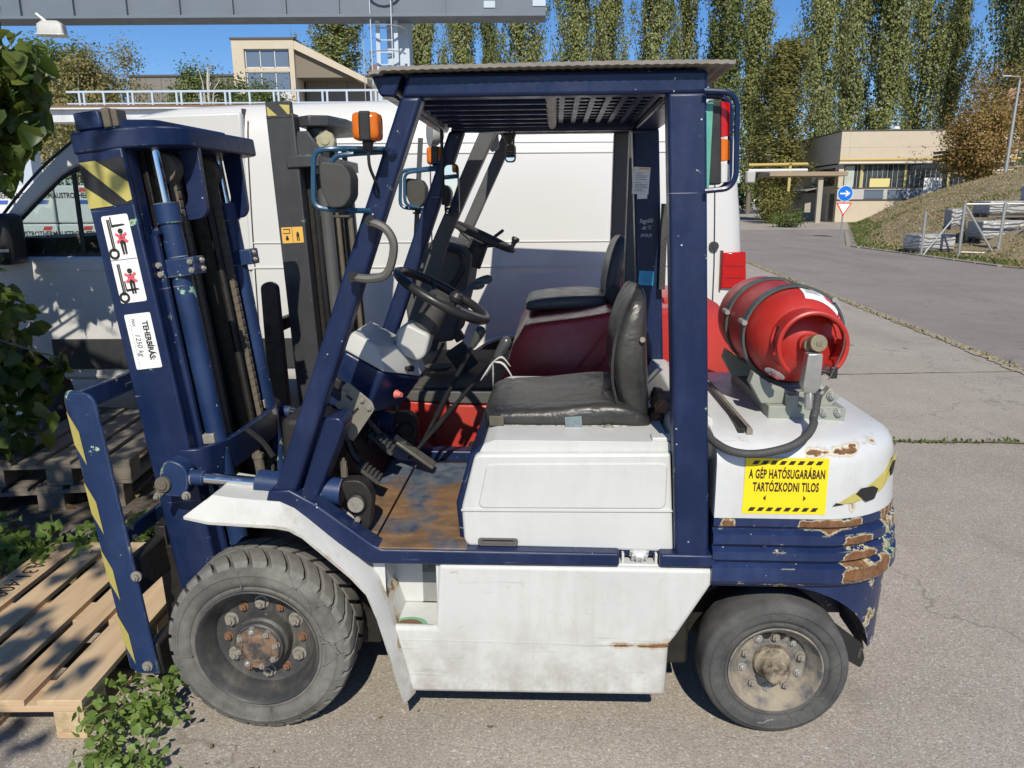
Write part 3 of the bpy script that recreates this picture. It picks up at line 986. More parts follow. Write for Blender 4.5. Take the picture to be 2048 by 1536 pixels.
# left side face: doors and dark windows
for y, m_ in ((.5, 'frame_d'), (2.3, 'render_g'), (3.2, 'frame_d'), (5.6, 'frame_d')):
    MB().bb(-.04, .02, y, y + .95, .1, 2.15).build('door', MAT[m_], B)
MB().bb(-.03, .02, .8, 6.0, 2.75, 4.1).build('window', MAT['glass_d'], B)
MB().bb(-.9, 0, 4.6, 9.0, 0, 2.3).build('porch', MAT['render_g'], B)
MB().prism([(-1.3, 2.40), (-1.3, 2.46), (0, 2.75), (0, 2.69)], 3.4, 9.0).build('porch_roof', plain('tin_roof', (.40, .40, .40), .5, .5), B)
MB().lathe([(.25, 0), (.25, .25), (.32, .3), (.2, .5), (.001, .55)], (5.2, 3, 6.78), (0, 0, 1), 12).build('roof_vent', MAT['frame_w'], B)
# pipes along the facade and over the road, on the canopy
PG = empty('pipe_run', (25.0, 59.6, zg(60)), R(-3), 'yellow and white pipes running along the front of the beige building', 'pipe')
MB().cyl((-.2, .0, 4.60), (BW, .0, 4.60), .10, n=10).build('yellow_pipe', plain('yellow_ochre_pipe', (.50, .36, .11), .6), PG)
MB().cyl((-.2, .05, 4.37), (BW * .8, .05, 4.37), .07, n=8).build('white_pipe', MAT['frame_w'], PG)
PL = empty('pipe_run', (20.5, 63, zg(60)), 0, 'yellow and white pipes left of the beige building behind the olive tree', 'pipe')
MB().cyl((-1.5, 0, 4.45), (3.2, 0, 4.5), .12, n=10).build('yellow_pipe', bpy.data.materials['yellow_ochre_pipe'], PL)
MB().cyl((-1.5, 0, 4.0), (3.2, 0, 4.02), .14, n=10).build('white_pipe', MAT['frame_w'], PL)
MB().bb(1.7, 1.9, -.1, .1, 0, 4.4).build('pipe_post', MAT['frame_y'], PL)
CN = empty('canopy', (23.4, 58.4, zg(58)), R(-3), 'flat brown canopy on one leaning pale column before the beige building', 'canopy')
MB().bb(-4.2, 1.5, -.3, 3.0, 3.42, 3.72).build('canopy_roof', plain('brown_fascia', (.33, .25, .17), .8, 0, .2, 2), CN, bev=.02)
MB().box((-.32, .2, 1.7), (.36, .34, 3.45)).build('column', MAT['concrete'], CN, bev=.02)
# overhead pipe bridge at the right, rising over the mound
PB = empty('pipe_bridge', (0, 0, 0), 0, 'rusty pipe bridge rising to the right above the grassy slope', 'pipe')
mb = MB()
for dz in (0, .28, .52):
    mb.cyl((27.0, 50.5, 4.35 + dz), (42, 51, 5.9 + dz), .09, n=8)
mb.cyl((27.5, 50.5, 3.7), (42, 51, 4.6), .06, n=8)
mb.build('pipe', plain('rusty_tan_pipe', (.27, .21, .14), .8, 0, .3, 3), PB)
MB().bb(33.6, 33.9, 50.6, 50.9, 2.5, 5.6).build('post', MAT['zinc'], PB)
NB = empty('notice_board', (29.3, 54.5, 2.0), R(-3), 'small whitish notice board at the top of the slope by the beige building', 'sign')
MB().bb(-.6, .6, 0, .04, .35, 1.5).build('board', MAT['sticker_w'], NB)
MB().bb(-.5, -.45, .04, .08, -.8, 1.4).bb(.45, .5, .04, .08, -.8, 1.4).build('post', MAT['zinc'], NB)
BR = empty('barrier_pole', (27.2, 55.5, 1.55), 0, 'short red and white barrier pole in front of the beige building', 'barrier')
MB().cyl((0, 0, 0), (1.2, 0, .1), .14, n=10).build('pole', plain('barrier_red', (.62, .07, .04), .5), BR)
MB().cyl((-.18, 0, -.015), (0, 0, 0), .14, n=10).build('pole_end', MAT['frame_w'], BR)
# road signs
SG = empty('road_sign', (15.36, 36, .25), 0, 'round blue arrow sign above a white yield triangle on one post', 'road sign')
MB().cyl((0, .05, 0), (.02, .05, 2.35), .035, n=10).build('post', MAT['zinc'], SG)
sgb = MB().cyl((0.02, 0, 1.96), (0.02, .02, 1.96), .36, n=36).build('round_plate', MAT['sticker_w'], SG)
MB().cyl((0.02, -.006, 1.96), (0.02, .0, 1.96), .335, n=36).build('blue_disc', plain('sign_blue', (.006, .16, .62), .4), sgb)
MB().prism([(-.22, 1.925), (.09, 1.925), (.0, 1.83), (.08, 1.83), (.25, 1.96), (.08, 2.09), (.0, 2.09), (.09, 1.995), (-.22, 1.995)], -.011, -.0065).build('arrow', MAT['sticker_w'], sgb, smooth=0)
tri = MB().prism(rounded([(-.36, 1.55), (.38, 1.55), (.01, .95)], .03), 0, .02).build('triangle_plate', plain('sign_red', (.66, .06, .05), .45), SG)
MB().prism(rounded([(-.27, 1.50), (.29, 1.50), (.01, 1.045)], .02), -.005, -.001).build('triangle_field', MAT['sticker_w'], tri, smooth=0)
# street lamp
LP = empty('street_lamp', (29.2, 46.5, 3.6), 0, 'slim grey street lamp with a short arm at the top of the slope', 'street lamp')
MB().tube([(0, 0, -1.0), (.06, 0, 2.5), (.12, 0, 5.0)], [.12, .09, .06], 8).tube(corner_path([(.12, 0, 4.9), (.13, 0, 5.2), (-.45, 0, 5.25)], .12), .04, 8).build('post', MAT['zinc'], LP)
MB().box((-.68, 0, 5.25), (.5, .18, .09)).build('lamp_head', MAT['lt_grey'], LP, bev=.03)
LP2 = empty('pole', (31.4, 47.5, 3.9), 0, 'short thick grey pole to the right of the street lamp', 'pole')
MB().tube([(0, 0, -1.0), (.0, 0, 3.8)], [.12, .1], 8).build('post', MAT['zinc'], LP2)
CH = empty('chimney', (38.5, 62, 2), 0, 'square brick chimney showing behind the autumn trees', 'chimney')
MB().bb(-.5, .7, -.6, .6, 0, 8.3).build('stack', plain('pinkish_brick', (.42, .26, .18), .9, 0, .2, 3), CH)
# galvanised fence frames at the foot of the slope
gf = 'galvanised fence frames at the foot of the slope'
def pipe_frame(lbl, segs, loc):
    o = empty('fence_frame', loc, 0, lbl, 'fence', gf)
    for nm, a, b, r_ in segs:
        MB().cyl(a, b, r_, n=8).build(nm, MAT['zinc'], o)
pipe_frame('left single fence post with a thin diagonal stay', [('post', (0, 0, 0), (0, 0, 1.35), .045), ('stay', (.02, 0, 1.25), (.55, 1.2, .35), .024), ('stay', (.75, -.2, 1.1), (.0, -.1, .0), .032)], (12.95, 24.3, zg(24) + .02))
pipe_frame('large fence panel frame with crossing diagonal stays', [('post', (0, 0, -.05), (.0, 0, 1.56), .05), ('post', (1.02, -.3, -.25), (1.05, -.3, 1.56), .05), ('rail', (0, 0, 1.53), (2.9, -.3, 1.53), .036), ('rail', (0, 0, .08), (2.9, -.4, .02), .02), ('stay', (.05, 0, 1.45), (.95, -.3, -.05), .036), ('stay', (.05, .1, 1.35), (.9, 1.2, .4), .024), ('post', (2.2, -.3, -.2), (2.2, -.3, 1.5), .05), ('stay', (2.15, -.3, 1.2), (1.2, .3, .0), .03)], (13.97, 24.0, zg(24) + .05))
# stacks wrapped in white film
g = G('white_wrap_film')
w_ = g.n('TexWave', wave_type='BANDS', bands_direction='Z')
w_.inputs['Scale'].default_value = 1.3
w_.inputs['Distortion'].default_value = 14
w_.inputs['Detail'].default_value = 4
g.bump(w_.outputs['Fac'], .8, .05)
MAT['film'] = g.done(g.mix(g.noise(3, 5), (.27, .27, .27), (.47, .47, .46)), .3, 0, .6)
gw = 'pallet loads wrapped in film behind the fence frames'
for (lx, ly, lz, sx, sy, sz, ang, lb) in ((13.75, 25.4, .0, 1.25, .9, .62, 8, 'low white wrapped load behind the left fence post'), (15.75, 25.2, .0, 1.3, 1.0, .68, -4, 'grey wrapped load on the ground behind the fence panel'), (15.9, 25.4, .72, 1.2, .9, .52, 3, 'white wrapped load on top of the grey one'), (17.2, 25.0, .0, 1.2, 1.0, 1.35, 0, 'tall grey wrapped load at the right picture edge'), (15.2, 26.6, .5, .5, .5, .7, 0, 'small bluish tank behind the fence panel')):
    o = empty('wrapped_load', (lx, ly, zg(ly) + mound_h(lx, ly) * .6 + lz), R(ang), lb, 'wrapped load', gw)
    mb = MB()
    mb.bb(-sx / 2, sx / 2, -sy / 2, sy / 2, .12, sz)
    bm_ = mb.build('film_wrap', MAT['film'], o, bev=.05, seg=3)
    mb = MB()
    for q in (-.4, 0, .4):
        mb.bb(-sx / 2, sx / 2, q * sy - .05, q * sy + .05, 0, .1)
    mb.bb(-sx / 2, sx / 2, -sy / 2, sy / 2, .1, .12)
    mb.build('pallet_base', MAT['bark'], o)
for (x, y, h_, lb) in ((17.6, 27.6, .9, 'spindly dry weed between the wrapped loads'),):
    pass

# ================================================================== LEFT BACKGROUND
MAT['grey_panel'] = plain('grey_roof_panel', (.20, .185, .165), .9, 0, .12, 2.5, .2)
LB = empty('grey_building', (-15.0, 60, 0), 0, 'low grey building with a beige stair tower behind the white van', 'building')
mb = MB()
mb.bb(-13.2, -4.2, 0, 12, 0, 11.25)
mb.bb(-.4, 10, 1, 14, 0, 11.35)
mb.build('wall', MAT['grey_panel'], LB)
mb = MB()
mb.bb(-13.3, -4.1, -.1, 12, 11.25, 11.38)
mb.bb(-.9, 10.1, .9, 14, 11.35, 11.48)
mb.build('roof', MAT['frame_d'], LB)
for i in range(8):
    x = -13.2 + i * 1.15
    MB().bb(x, x + .03, -.015, 0, 9, 11.2).build('panel_joint', MAT['frame_d'], LB)
for i in range(7):
    x = -.3 + i * 1.5
    MB().bb(x, x + .03, .985, 1, 9, 11.3).build('panel_joint', MAT['frame_d'], LB)
MB().bb(-5.05, -4.2, -1.2, 9.9, 0, 12.9).bb(-5.055, -.595, -1.205, 10, 12.9, 13.55).bb(-.95, -.6, -1.2, 9.9, 0, 12.9).bb(-4.2, -.95, 1.0, 9.9, 0, 12.9).build('tower', MAT['render_w'], LB)
MB().bb(-5.15, -.5, -1.3, 10, 13.55, 13.66).build('tower_roof', MAT['frame_d'], LB)
MB().prism([(-.6, 13.5), (4.6, 10.9), (4.6, 10.5), (-.6, 12.9)], -1.15, 2).build('stair_roof', MAT['render_w'], LB)
MB().prism([(-.6, 12.9), (3.4, 11.0), (-.6, 11.0)], -.8, 1.5).build('stair_wall', plain('brown_grey_render', (.20, .17, .13), .9), LB)
for z0, z1 in ((11.7, 12.85), (10.0, 11.3)):
    for k in range(3):
        x = -4.1 + k * 1.05
        wq = MB().bb(x, x + .95, -1.0, -.95, z0, z1).build('window', MAT['glass_b'], LB)
        MB().bb(x - .06, x, -1.05, -.95, z0, z1).bb(x, x + .95, -1.05, -.95, z1, z1 + .06).bb(x, x + .95, -1.05, -.95, z0 - .06, z0).build('frame', MAT['frame_w'], wq)
MB().bb(-4.2, -.95, -1.1, -.9, 11.36, 11.64).build('spandrel', MAT['render_w'], LB)
MB().bb(-4.2, -.95, -1.1, -.9, 9.0, 9.94).build('spandrel', MAT['frame_w'], LB)
MB().lathe([(.5, 0), (.5, .35), (.75, .4), (.75, .5), (.45, .6), (.45, .9), (.3, 1.0), (.001, 1.02)], (4.6, 3, 11.5), (0, 0, 1), 14).build('roof_vent', plain('rusty_vent', (.20, .14, .10), .8), LB)
for x in (6.4, 7.0):
    MB().cyl((x, 2, 11.3), (x, 2, 14.0 - (x - 6.4)), .035, n=6).build('antenna', MAT['zinc'], LB)

# gantry crane, runway girder with railing
MAT['crane'] = plain('pale_blue_grey_steel', (.135, .165, .20), .55, 0, .12, 1.2)
MAT['crane_lt'] = plain('light_blue_steel', (.46, .53, .60), .5, 0, .1, 2)
MAT['runway'] = paint('white_runway_paint', (.62, .64, .66), .5, chip=.7, dirt=.5, scale=1.6)
GA = empty('gantry_crane', (0, 20, 0), 0, 'blue grey gantry crane beam with a caged ladder across the top left', 'gantry crane')
b1 = MB()
b1.bb(-14, .86, -.2, .2, 6.20, 6.95)
b1.bb(-14, .86, -.35, .35, 6.13, 6.20)
b1.build('beam', MAT['crane'], GA, bev=.01)
for i in range(11):
    MB().bb(-13.0 + i * 1.27, -12.96 + i * 1.27, -.30, -.2, 6.20, 6.95).build('stiffener', MAT['crane'], GA)
MB().bb(-.62, -.35, -.22, -.2, 6.35, 6.5).bb(.55, .86, -.22, -.2, 6.38, 6.52).build('cable_box', MAT['crane_lt'], GA)
MB().bb(-3.05, -2.5, .3, 1.0, 0, 7.5).build('leg', MAT['crane_lt'], GA, bev=.02)
ld = MB()
for x in (-3.22, -2.78):
    ld.bb(x - .05, x + .05, -.02, .02, 2.5, 7.5)
for i in range(17):
    ld.cyl((-3.22, 0, 2.6 + i * .28), (-2.78, 0, 2.6 + i * .28), .018, n=6)
ldo = ld.build('ladder', MAT['crane_lt'], GA)
for z in (4.75, 5.38, 5.95, 6.55):
    MB().tube([(-3.0 + .42 * math.sin(R(t)), -.40 * math.cos(R(t)) + .02 - .0, z) for t in range(-100, 101, 20)], .035, 6, flat=.3).build('cage_hoop', MAT['crane_lt'], ldo)
MB().bb(-2.84, -2.82, -.36, -.33, 4.6, 7.2).bb(-3.35, -3.33, -.3, -.27, 4.6, 7.2).build('cage_bar', MAT['crane_lt'], ldo)
MB().cyl((-3.62, .1, 2), (-3.60, .1, 6.4), .012, n=5).build('cable', MAT['zinc'], GA)
RW = empty('crane_runway', (0, 18.3, 0), 0, 'white rusty crane runway girder on pale columns behind the van', 'girder')
MB().bb(-15, -2.4, -.18, .18, 3.62, 3.88).bb(-15, -2.4, -.3, .3, 3.88, 3.92).build('beam', MAT['runway'], RW, bev=.01)
MB().bb(-15, -2.4, -.05, .05, 3.92, 4.0).build('rail', MAT['rust'], RW)
for x in (-11.4, -7.75):
    MB().bb(x, x + (.42 if x < -10 else .12), -.2, .2, 0, 3.62).build('column', MAT['crane_lt'], RW, bev=.01)
RA = empty('railing', (0, 18.9, 0), 0, 'pale blue walkway railing above the white van roof', 'railing')
MB().bb(-10.4, -2.9, -.02, .02, 4.355, 4.40).build('top_rail', MAT['crane_lt'], RA)
MB().bb(-10.4, -2.9, -.02, .02, 4.10, 4.13).build('middle_rail', MAT['crane_lt'], RA)
pp = None
for i in range(7):
    for dx in (0, .11):
        x = -10.1 + i * 1.14 + dx
        if pp is None:
            pp = MB().bb(-.022, .022, -.022, .022, 3.7, 4.39).build('post', MAT['crane_lt'], RA)
            pp.location = (x, 0, 0)
        else:
            twin(pp, (x, 0, 0))
    if i < 6:
        twin(pp, (-10.1 + i * 1.14 + .57, 0, 0))
FL = empty('floodlight', (-10.82, 19.4, 5.72), R(8), 'grey floodlight hanging below the gantry beam at the top left', 'floodlight')
MB().loft([[Vector((x * .30, y * .16, 0)) for x, y in rounded([(-1, -1), (1, -1), (1, 1), (-1, 1)], .3)], [Vector((x * .28, y * .15, .22)) for x, y in rounded([(-1, -1), (1, -1), (1, 1), (-1, 1)], .3)], [Vector((x * .18, y * .10, .30)) for x, y in rounded([(-1, -1), (1, -1), (1, 1), (-1, 1)], .3)]]).build('housing', MAT['lt_grey'], FL, smooth=40)
MB().box((0, 0, -.01), (.64, .36, .03)).build('frame', MAT['clear'], FL, bev=.01)
MB().cyl((-.1, 0, .28), (-.3, 0, .45), .04, n=8).build('arm', MAT['zinc'], FL)
# white insulation packs stacked beyond the van, seen through its cab windows
ga = 'insulation packs stacked beyond the van'
blue_p, red_p = plain('print_blue', (.05, .12, .42), .5), plain('print_red', (.62, .07, .06), .5)
MAT['pack'] = plain('white_pack_film', (.70, .71, .71), .4, 0, .06, 3)
NOTE = ['leftmost of the insulation pack stacks, ahead of the van bonnet', 'second insulation pack stack from the left, ahead of the van windscreen', 'insulation pack stack seen through the front corner of the cab door window', 'insulation pack stack seen left of the bar in the cab door window', 'insulation pack stack seen right of the bar in the cab door window', 'rightmost insulation pack stack, hidden by the forklift mast']
for i in range(6):
    o = empty('insulation_pack', (-7.81 + i * .53, 10.2, 0), 0, NOTE[i], 'insulation pack', ga)
    for k in range(4):
        q = MB().bb(-.25, .25, 0, .9, .05 + k * .49, .53 + k * .49).build('pack', MAT['pack'], o, bev=.02)
        for zz in (.05 + k * .49 + .37,):
            lettering('print', 'AUSTROTHERM', .068, (-.01, -.003, zz - .02), (R(90), 0, 0), MAT['print_k'], q, .78, depth=.001, bold=.002)
            MB().prism([(.06, zz - .125), (.18, zz - .125), (.20, zz - .075), (.08, zz - .075)], -.004, -.001).build('blue_mark', blue_p, q)
            MB().prism([(.07, zz + .03), (.18, zz + .03), (.20, zz + .08), (.09, zz + .08)], -.004, -.001).build('red_mark', red_p, q)

# low far greenery closing the horizon behind the poplars
r_ = random.Random(77)
C_, N_ = [], []
for i in range(26000):
    x = r_.uniform(-110, 150)
    hmax = 3.2 + 1.2 * math.sin(x * .23) + .8 * math.sin(x * .71 + 1)
    z = hmax * r_.random() ** .7
    C_.append((x, 116 + r_.gauss(0, 1.5), zg(116) + z))
    N_.append((0, -1, .4))
tag(leaf_cloud('far_hedge', C_, .75, MAT['poplar_dk'], seed=78, out=N_), 'low far hedge and scrub behind the poplar trunks', 'hedge', kind='stuff')
# ================================================================== THE BLUE AND WHITE FORKLIFT
F1 = empty('forklift', (0, 2.73, 0), R(-3.3), 'navy blue and white gas forklift with rusty ribbed counterweight in the foreground', 'forklift', 'forklifts parked side by side')
FACE = (R(90), 0, 0)

def mirror_y(mbf, name, mats, parent, **kw):
    """near and far twin of a part; mbf(sign) returns an MB"""
    return [mbf(s).build(name, mats, parent, **kw) for s in (-1, 1)]

def yy(s, a, b):
    return (s * a, s * b) if s < 0 else (b, a)

# ---- chassis: side beams, sills, floor
def side_beam(s):
    mb = MB()
    pts = [(-.757, .755), (-.735, .83), (-.668, .835), (-.59, .791), (-.414, .657), (-.385, .641), (.362, .641), (.362, .597), (-.433, .589), (-.643, .743)]
    mb.prism(pts, *yy(s, .535, .46))
    mb.prism([(.487, .641), (.66, .641), (.66, .598), (.487, .598)], *yy(s, .535, .44))
    mb.prism([(.355, .632), (.5, .632), (.5, .607), (.355, .607)], *yy(s, .48, .43))
    return mb
mirror_y(side_beam, 'side_beam', MAT['navy'], F1, bev=.008, seg=3)
def guard_foot(s):
    return MB().prism(rounded([(-.572, 1.052), (-.512, 1.054), (-.497, 1.03), (-.607, .768), (-.655, .80)], [.0, .02, .02, .0, .0]), *yy(s, .475, .36))
mirror_y(guard_foot, 'pillar_bracket', MAT['navy_clean'], F1, bev=.006)

mb = MB()
mb.bb(-.40, .62, -.46, .46, .56, .60)
mb.bb(-.75, -.40, -.40, .40, .50, .56)
mb.bb(-.95, -.45, -.33, .33, .18, .50)
mb.bb(-.3, .62, -.36, .36, .15, .56)
mb.bb(.5, 1.0, -.24, .24, .2, .6)
mb.build('chassis_frame', MAT['greasy'], F1, bev=.01)
m = MB().box((-.275, -.10, .637), (.285, .80, .012))
m.build('floor_plate', MAT['floor'], F1, bev=.003)
m = MB().box((-.475, -.06, .645), (.105, .72, .012), (0, R(3), 0))
m.build('floor_plate', MAT['floor'], F1, bev=.003)
m = MB().box((-.27, -.492, .6435), (.31, .078, .006))
m.build('step_edge_plate', MAT['floor'], F1, bev=.002)
mb = MB()
mb.prism([(-.53, .64), (-.54, .64), (-.70, .90), (-.69, .91)], -.40, .40)
mb.prism([(-.70, .90), (-.70, .95), (-.60, 1.0), (-.60, .95)], -.40, .40)
mb.build('toe_board', MAT['greasy'], F1, bev=.004)
mb = MB()
mb.bb(-.74, -.62, -.38, .42, .60, 1.02)
mb.build('front_cowl', MAT['greasy'], F1, bev=.02)
MB().box((-.667, .06, 1.03), (.055, .62, .10), (0, R(21), 0)).build('cowl_crossbar', MAT['navy_clean'], F1, bev=.012)

# ---- overhead guard
def front_pillar(s):
    return MB().prism([(-.274, 1.99), (-.212, 1.99), (-.667, .78), (-.74, .78)], *yy(s, .525, .455))
fps = mirror_y(front_pillar, 'front_pillar', MAT['navy'], F1, bev=.012, seg=3)
def rear_pillar(s):
    return MB().prism([(.457, 1.99), (.562, 1.99), (.64, .60), (.536, .60)], *yy(s, .525, .45))
rps = mirror_y(rear_pillar, 'rear_pillar', MAT['navy'], F1, bev=.010, seg=3)
def roof_beam(s):
    return MB().prism([(-.27, 1.986), (-.252, 2.047), (.563, 2.047), (.563, 1.986)], *yy(s, .527, .462))
mirror_y(roof_beam, 'roof_beam', MAT['navy_clean'], F1, bev=.010, seg=3)
MB().prism([(-.352, 2.043), (-.266, 2.045), (-.288, 1.988), (-.328, 1.99)], -.53, .53).build('roof_front_bar', MAT['navy_clean'], F1, bev=.006)
MB().bb(.47, .56, -.46, .46, 1.985, 2.044).build('roof_rear_bar', MAT['navy_clean'], F1, bev=.006)
for i in range(7):
    y = -.40 + i * .133
    MB().bb(-.27, .13, y - .012, y + .012, 1.996, 2.04).build('roof_bar', MAT['navy_clean'], F1, bev=.003)
MB().cyl((.14, -.46, 2.01), (.14, .46, 2.01), .018, n=12).build('roof_cross_tube', MAT['lt_grey'], F1)
mb = MB()
for i in range(11):
    y = -.42 + i * .084
    mb.bb(.16, .47, y - .016, y + .016, 2.018, 2.030)
for i in range(7):
    mb.bb(.165 + i * .047, .182 + i * .047, -.45, .45, 2.008, 2.018)
mb.build('roof_mesh', MAT['navy_clean'], F1)
# weathered ribbed cover lying on the guard
mb = MB()
nx, ny = 150, 12
top, bot = [], []
for j in range(ny + 1):
    y = -.565 + 1.13 * j / ny
    for i in range(nx + 1):
        x = -.35 + .975 * i / nx
        z = 2.049 + .0016 * (1 if (i // 2) % 2 else 0) + .003 * math.sin(x * 3 + 1) + (x + .35) * .004
        z -= .0
        z += .01 * math.sin(y * 5) * max(0, (x - .5) * 4) - (.008 if x < -.32 else 0)
        top.append((x, y, z + .010 - (.004 if i < 2 else 0)))
        bot.append((x, y, z))
W = nx + 1
fs = []
N0 = len(top)
for j in range(ny):
    for i in range(nx):
        a = j * W + i
        fs.append((a, a + 1, a + W + 1, a + W))
        fs.append((N0 + a, N0 + a + W, N0 + a + W + 1, N0 + a + 1))
for i in range(nx):
    a = i
    fs.append((a, N0 + a, N0 + a + 1, a + 1))
    a = ny * W + i
    fs.append((a, a + 1, N0 + a + 1, N0 + a))
for j in range(ny):
    a = j * W
    fs.append((a, a + W, N0 + a + W, N0 + a))
    a = j * W + nx
    fs.append((a, N0 + a, N0 + a + W, a + W))
mb.add(top + bot, fs).build('roof_cover', MAT['roofcover'], F1, smooth=0)
# bolts on the near front pillar, grab handle
def bolt(p, ax, r, m, parent=F1, h=.012):
    return MB().cyl(p, Vector(p) + Vector(ax) * .004, r * 1.35, n=16).hexn(Vector(p) + Vector(ax) * .003, ax, r, h).build('bolt', m, parent)
bolt((-.302, -.526, 1.839), (0, -1, 0), .011, MAT['navy_clean'])
path = [(-.366, -.535, 1.655), (-.36, -.565, 1.652), (-.318, -.575, 1.632), (-.297, -.578, 1.585), (-.318, -.575, 1.512), (-.362, -.57, 1.494), (-.415, -.56, 1.496), (-.424, -.535, 1.499)]
h = MB().tube(spline(path, 5), .0165, 8, flat=.75, up=(0, 1, 0)).build('grab_handle', MAT['grey_pl'], F1)
for p in ((-.362, -.566, 1.655), (-.420, -.562, 1.499)):
    MB().cyl(p, (p[0], p[1] - .014, p[2]), .015, n=14).cyl((p[0], p[1] - .014, p[2]), (p[0], p[1] - .016, p[2]), .008, .007, 6).build('bolt', MAT['black'], h)
# indicator and work lamp on a tube bracket, both sides
def side_lamps(s):
    y0 = s * .60
    br = MB()
    p = [(-.33, s * .50, 1.852), (-.44, y0, 1.848), (-.503, y0, 1.845), (-.513, y0, 1.692), (-.43, y0, 1.684), (-.36, s * .50, 1.682)]
    br.tube(corner_path(p, .03), .0075, 8)
    q = [(-.31, s * .50, 1.846), (-.42, y0 - s * .07, 1.838), (-.474, y0 - s * .07, 1.832), (-.478, y0 - s * .07, 1.70), (-.42, y0 - s * .05, 1.690)]
    br.tube(corner_path(q, .03), .007, 8)
    br.box((-.36, s * .57, 1.849), (.10, .07, .006))
    br.build('lamp_bracket', MAT['lamp_blue'], F1)
    lamp = MB()
    lamp.prism(rounded([(-.478, 1.80), (-.47, 1.812), (-.41, 1.805), (-.392, 1.775), (-.395, 1.72), (-.415, 1.693), (-.455, 1.690), (-.476, 1.74)], .012), s * .60 - .045, s * .60 + .04)
    lamp.cyl((-.435, s * .60, 1.69), (-.43, s * .60, 1.665), .012, n=8)
    lamp.box((-.43, s * .60, 1.668), (.05, .05, .008))
    lp = lamp.build('work_lamp', MAT['dust_black'], F1, bev=.012, seg=3)
    sg = MB().prism(rounded([(-.366, 1.865), (-.366, 1.94), (-.335, 1.94), (-.335, 1.865)], .006), s * .60 - .038, s * .60 + .038)
    sg.cyl((-.352, s * .60, 1.866), (-.352, s * .60, 1.84), .016, .011, 10)
    sgo = sg.build('indicator_lamp', MAT['black'], F1, bev=.004)
    for q0, q1 in ((-.366, -.386), (-.335, -.315)):
        ln = MB()
        for k, (t, sc) in enumerate(((0, 1.0), (.55, .97), (.9, .86), (1.0, .7))):
            pass
        rings = []
        for t, sc in ((0, 1.0), (.55, .97), (.88, .88), (1.0, .72)):
            x = q0 + (q1 - q0) * t
            rings.append([Vector((x, s * .60 + a * .037 * sc, 1.9025 + b * .0365 * sc)) for a, b in rounded([(-1, -1), (1, -1), (1, 1), (-1, 1)], .45, 3)])
        ln.loft(rings)
        ln.build('lens', MAT['amber'], sgo, smooth=50)
    MB().tube(spline([(-.352, s * .60, 1.845), (-.35, s * .60, 1.80), (-.342, s * .57, 1.76), (-.345, s * .53, 1.735)], 5), .0045, 6).build('lamp_cable', MAT['black'], F1)
for s in (-1, 1):
    side_lamps(s)
# inside mirror on the far front pillar
mr = MB()
shape = rounded([(-.292, 1.862), (-.232, 1.862), (-.232, 1.655), (-.292, 1.655)], .024, 5)
mr.prism(shape, .40, .425)
mr.tube([(-.30, .43, 1.99), (-.30, .43, 1.70)], .007, 8)
mr.cyl((-.30, .43, 1.76), (-.27, .42, 1.76), .008)
mo = mr.build('mirror', MAT['black'], F1, bev=.006)
# the glass leans back a little, so it reflects sky and yard
gl = MB().prism([((x + .262) * .86 - .262, (z - 1.7585) * .93 + 1.7585) for x, z in shape], .3985, .3995)
gl.build('mirror_glass', MAT['mirror'], mo)
# rear combination lamp and its tube guard
rl = MB().prism(rounded([(.572, 1.972), (.606, 1.972), (.618, 1.748), (.584, 1.748)], .006), -.50, -.42)
rlo = rl.build('rear_lamp', MAT['black'], F1, bev=.004)
for z0, z1, mm in ((1.968, 1.875, 'redlens'), (1.872, 1.81, 'amber'), (1.807, 1.752, 'clear')):
    xo = lambda z: .606 + (1.972 - z) * .0536
    MB().prism(rounded([(xo(z0), z0), (xo(z0) + .024, z0 - .004), (xo(z1) + .024, z1 + .004), (xo(z1), z1)], .003), -.498, -.422).build('lens', MAT[mm], rlo, bev=.004)
mb = MB().bb(.566, .584, -.505, -.47, 1.74, 1.965)
mb.build('lamp_plate', plain('green_tape', (0.10, 0.36, 0.28), 0.4, 0, .4, 30), rlo)
for yo in (-.545, -.465):
    MB().tube(corner_path([(.55, yo, 1.99), (.618, yo, 1.986), (.64, yo, 1.96), (.648, yo, 1.765), (.63, yo, 1.736), (.565, yo, 1.73)], .02), .0075, 8).build('lamp_guard', MAT['navy_clean'], F1)
# sheets and writing on the far rear pillar (face y = .45)
ft = F1
MB().box((.497, .447, 1.79), (.066, .001, .105), (0, R(3), 0)).build('paper_sheet', MAT['paper'], F1, smooth=0)
MB().box((.503, .4455, 1.732), (.04, .001, .025), (0, R(-2), 0)).build('paper_sheet', MAT['paper'], F1, smooth=0)
pr = MB()
pr.box((.508, .4455, 1.836), (.042, .0008, .006), (0, R(3), 0))
pr.build('orange_strip', MAT['sticker_o'], F1, smooth=0)
pr = MB()
for i, (dz, ln) in enumerate(((1.818, .026), (1.809, .045), (1.803, .04), (1.795, .044), (1.783, .024), (1.775, .05), (1.770, .046), (1.764, .05), (1.757, .03), (1.751, .04))):
    pr.box((.474 + ln / 2 - (1.79 - dz) * .05, .4455, dz), (ln, .0008, .0016), (0, R(3), 0))
pr.build('printed_lines', MAT['ink'], F1, smooth=0)
lettering('handwriting', 'Fagyálló', .017, (.523, .4485, 1.632), (R(90), R(-4), 0), MAT['chalk'], F1, .72, shear=.25)
lettering('handwriting', '-40 °C', .014, (.523, .4485, 1.604), (R(90), R(-4), 0), MAT['chalk'], F1, .8, shear=.25)
lettering('handwriting', '2018.10.', .012, (.525, .4485, 1.575), (R(90), 0, 0), MAT['chalk'], F1, .85, shear=.2)
bs = MB().box((.530, .447, 1.402), (.060, .001, .058), (0, R(3), 0)).build('blue_sticker', MAT['sticker_b'], F1, smooth=0)
pr = MB()
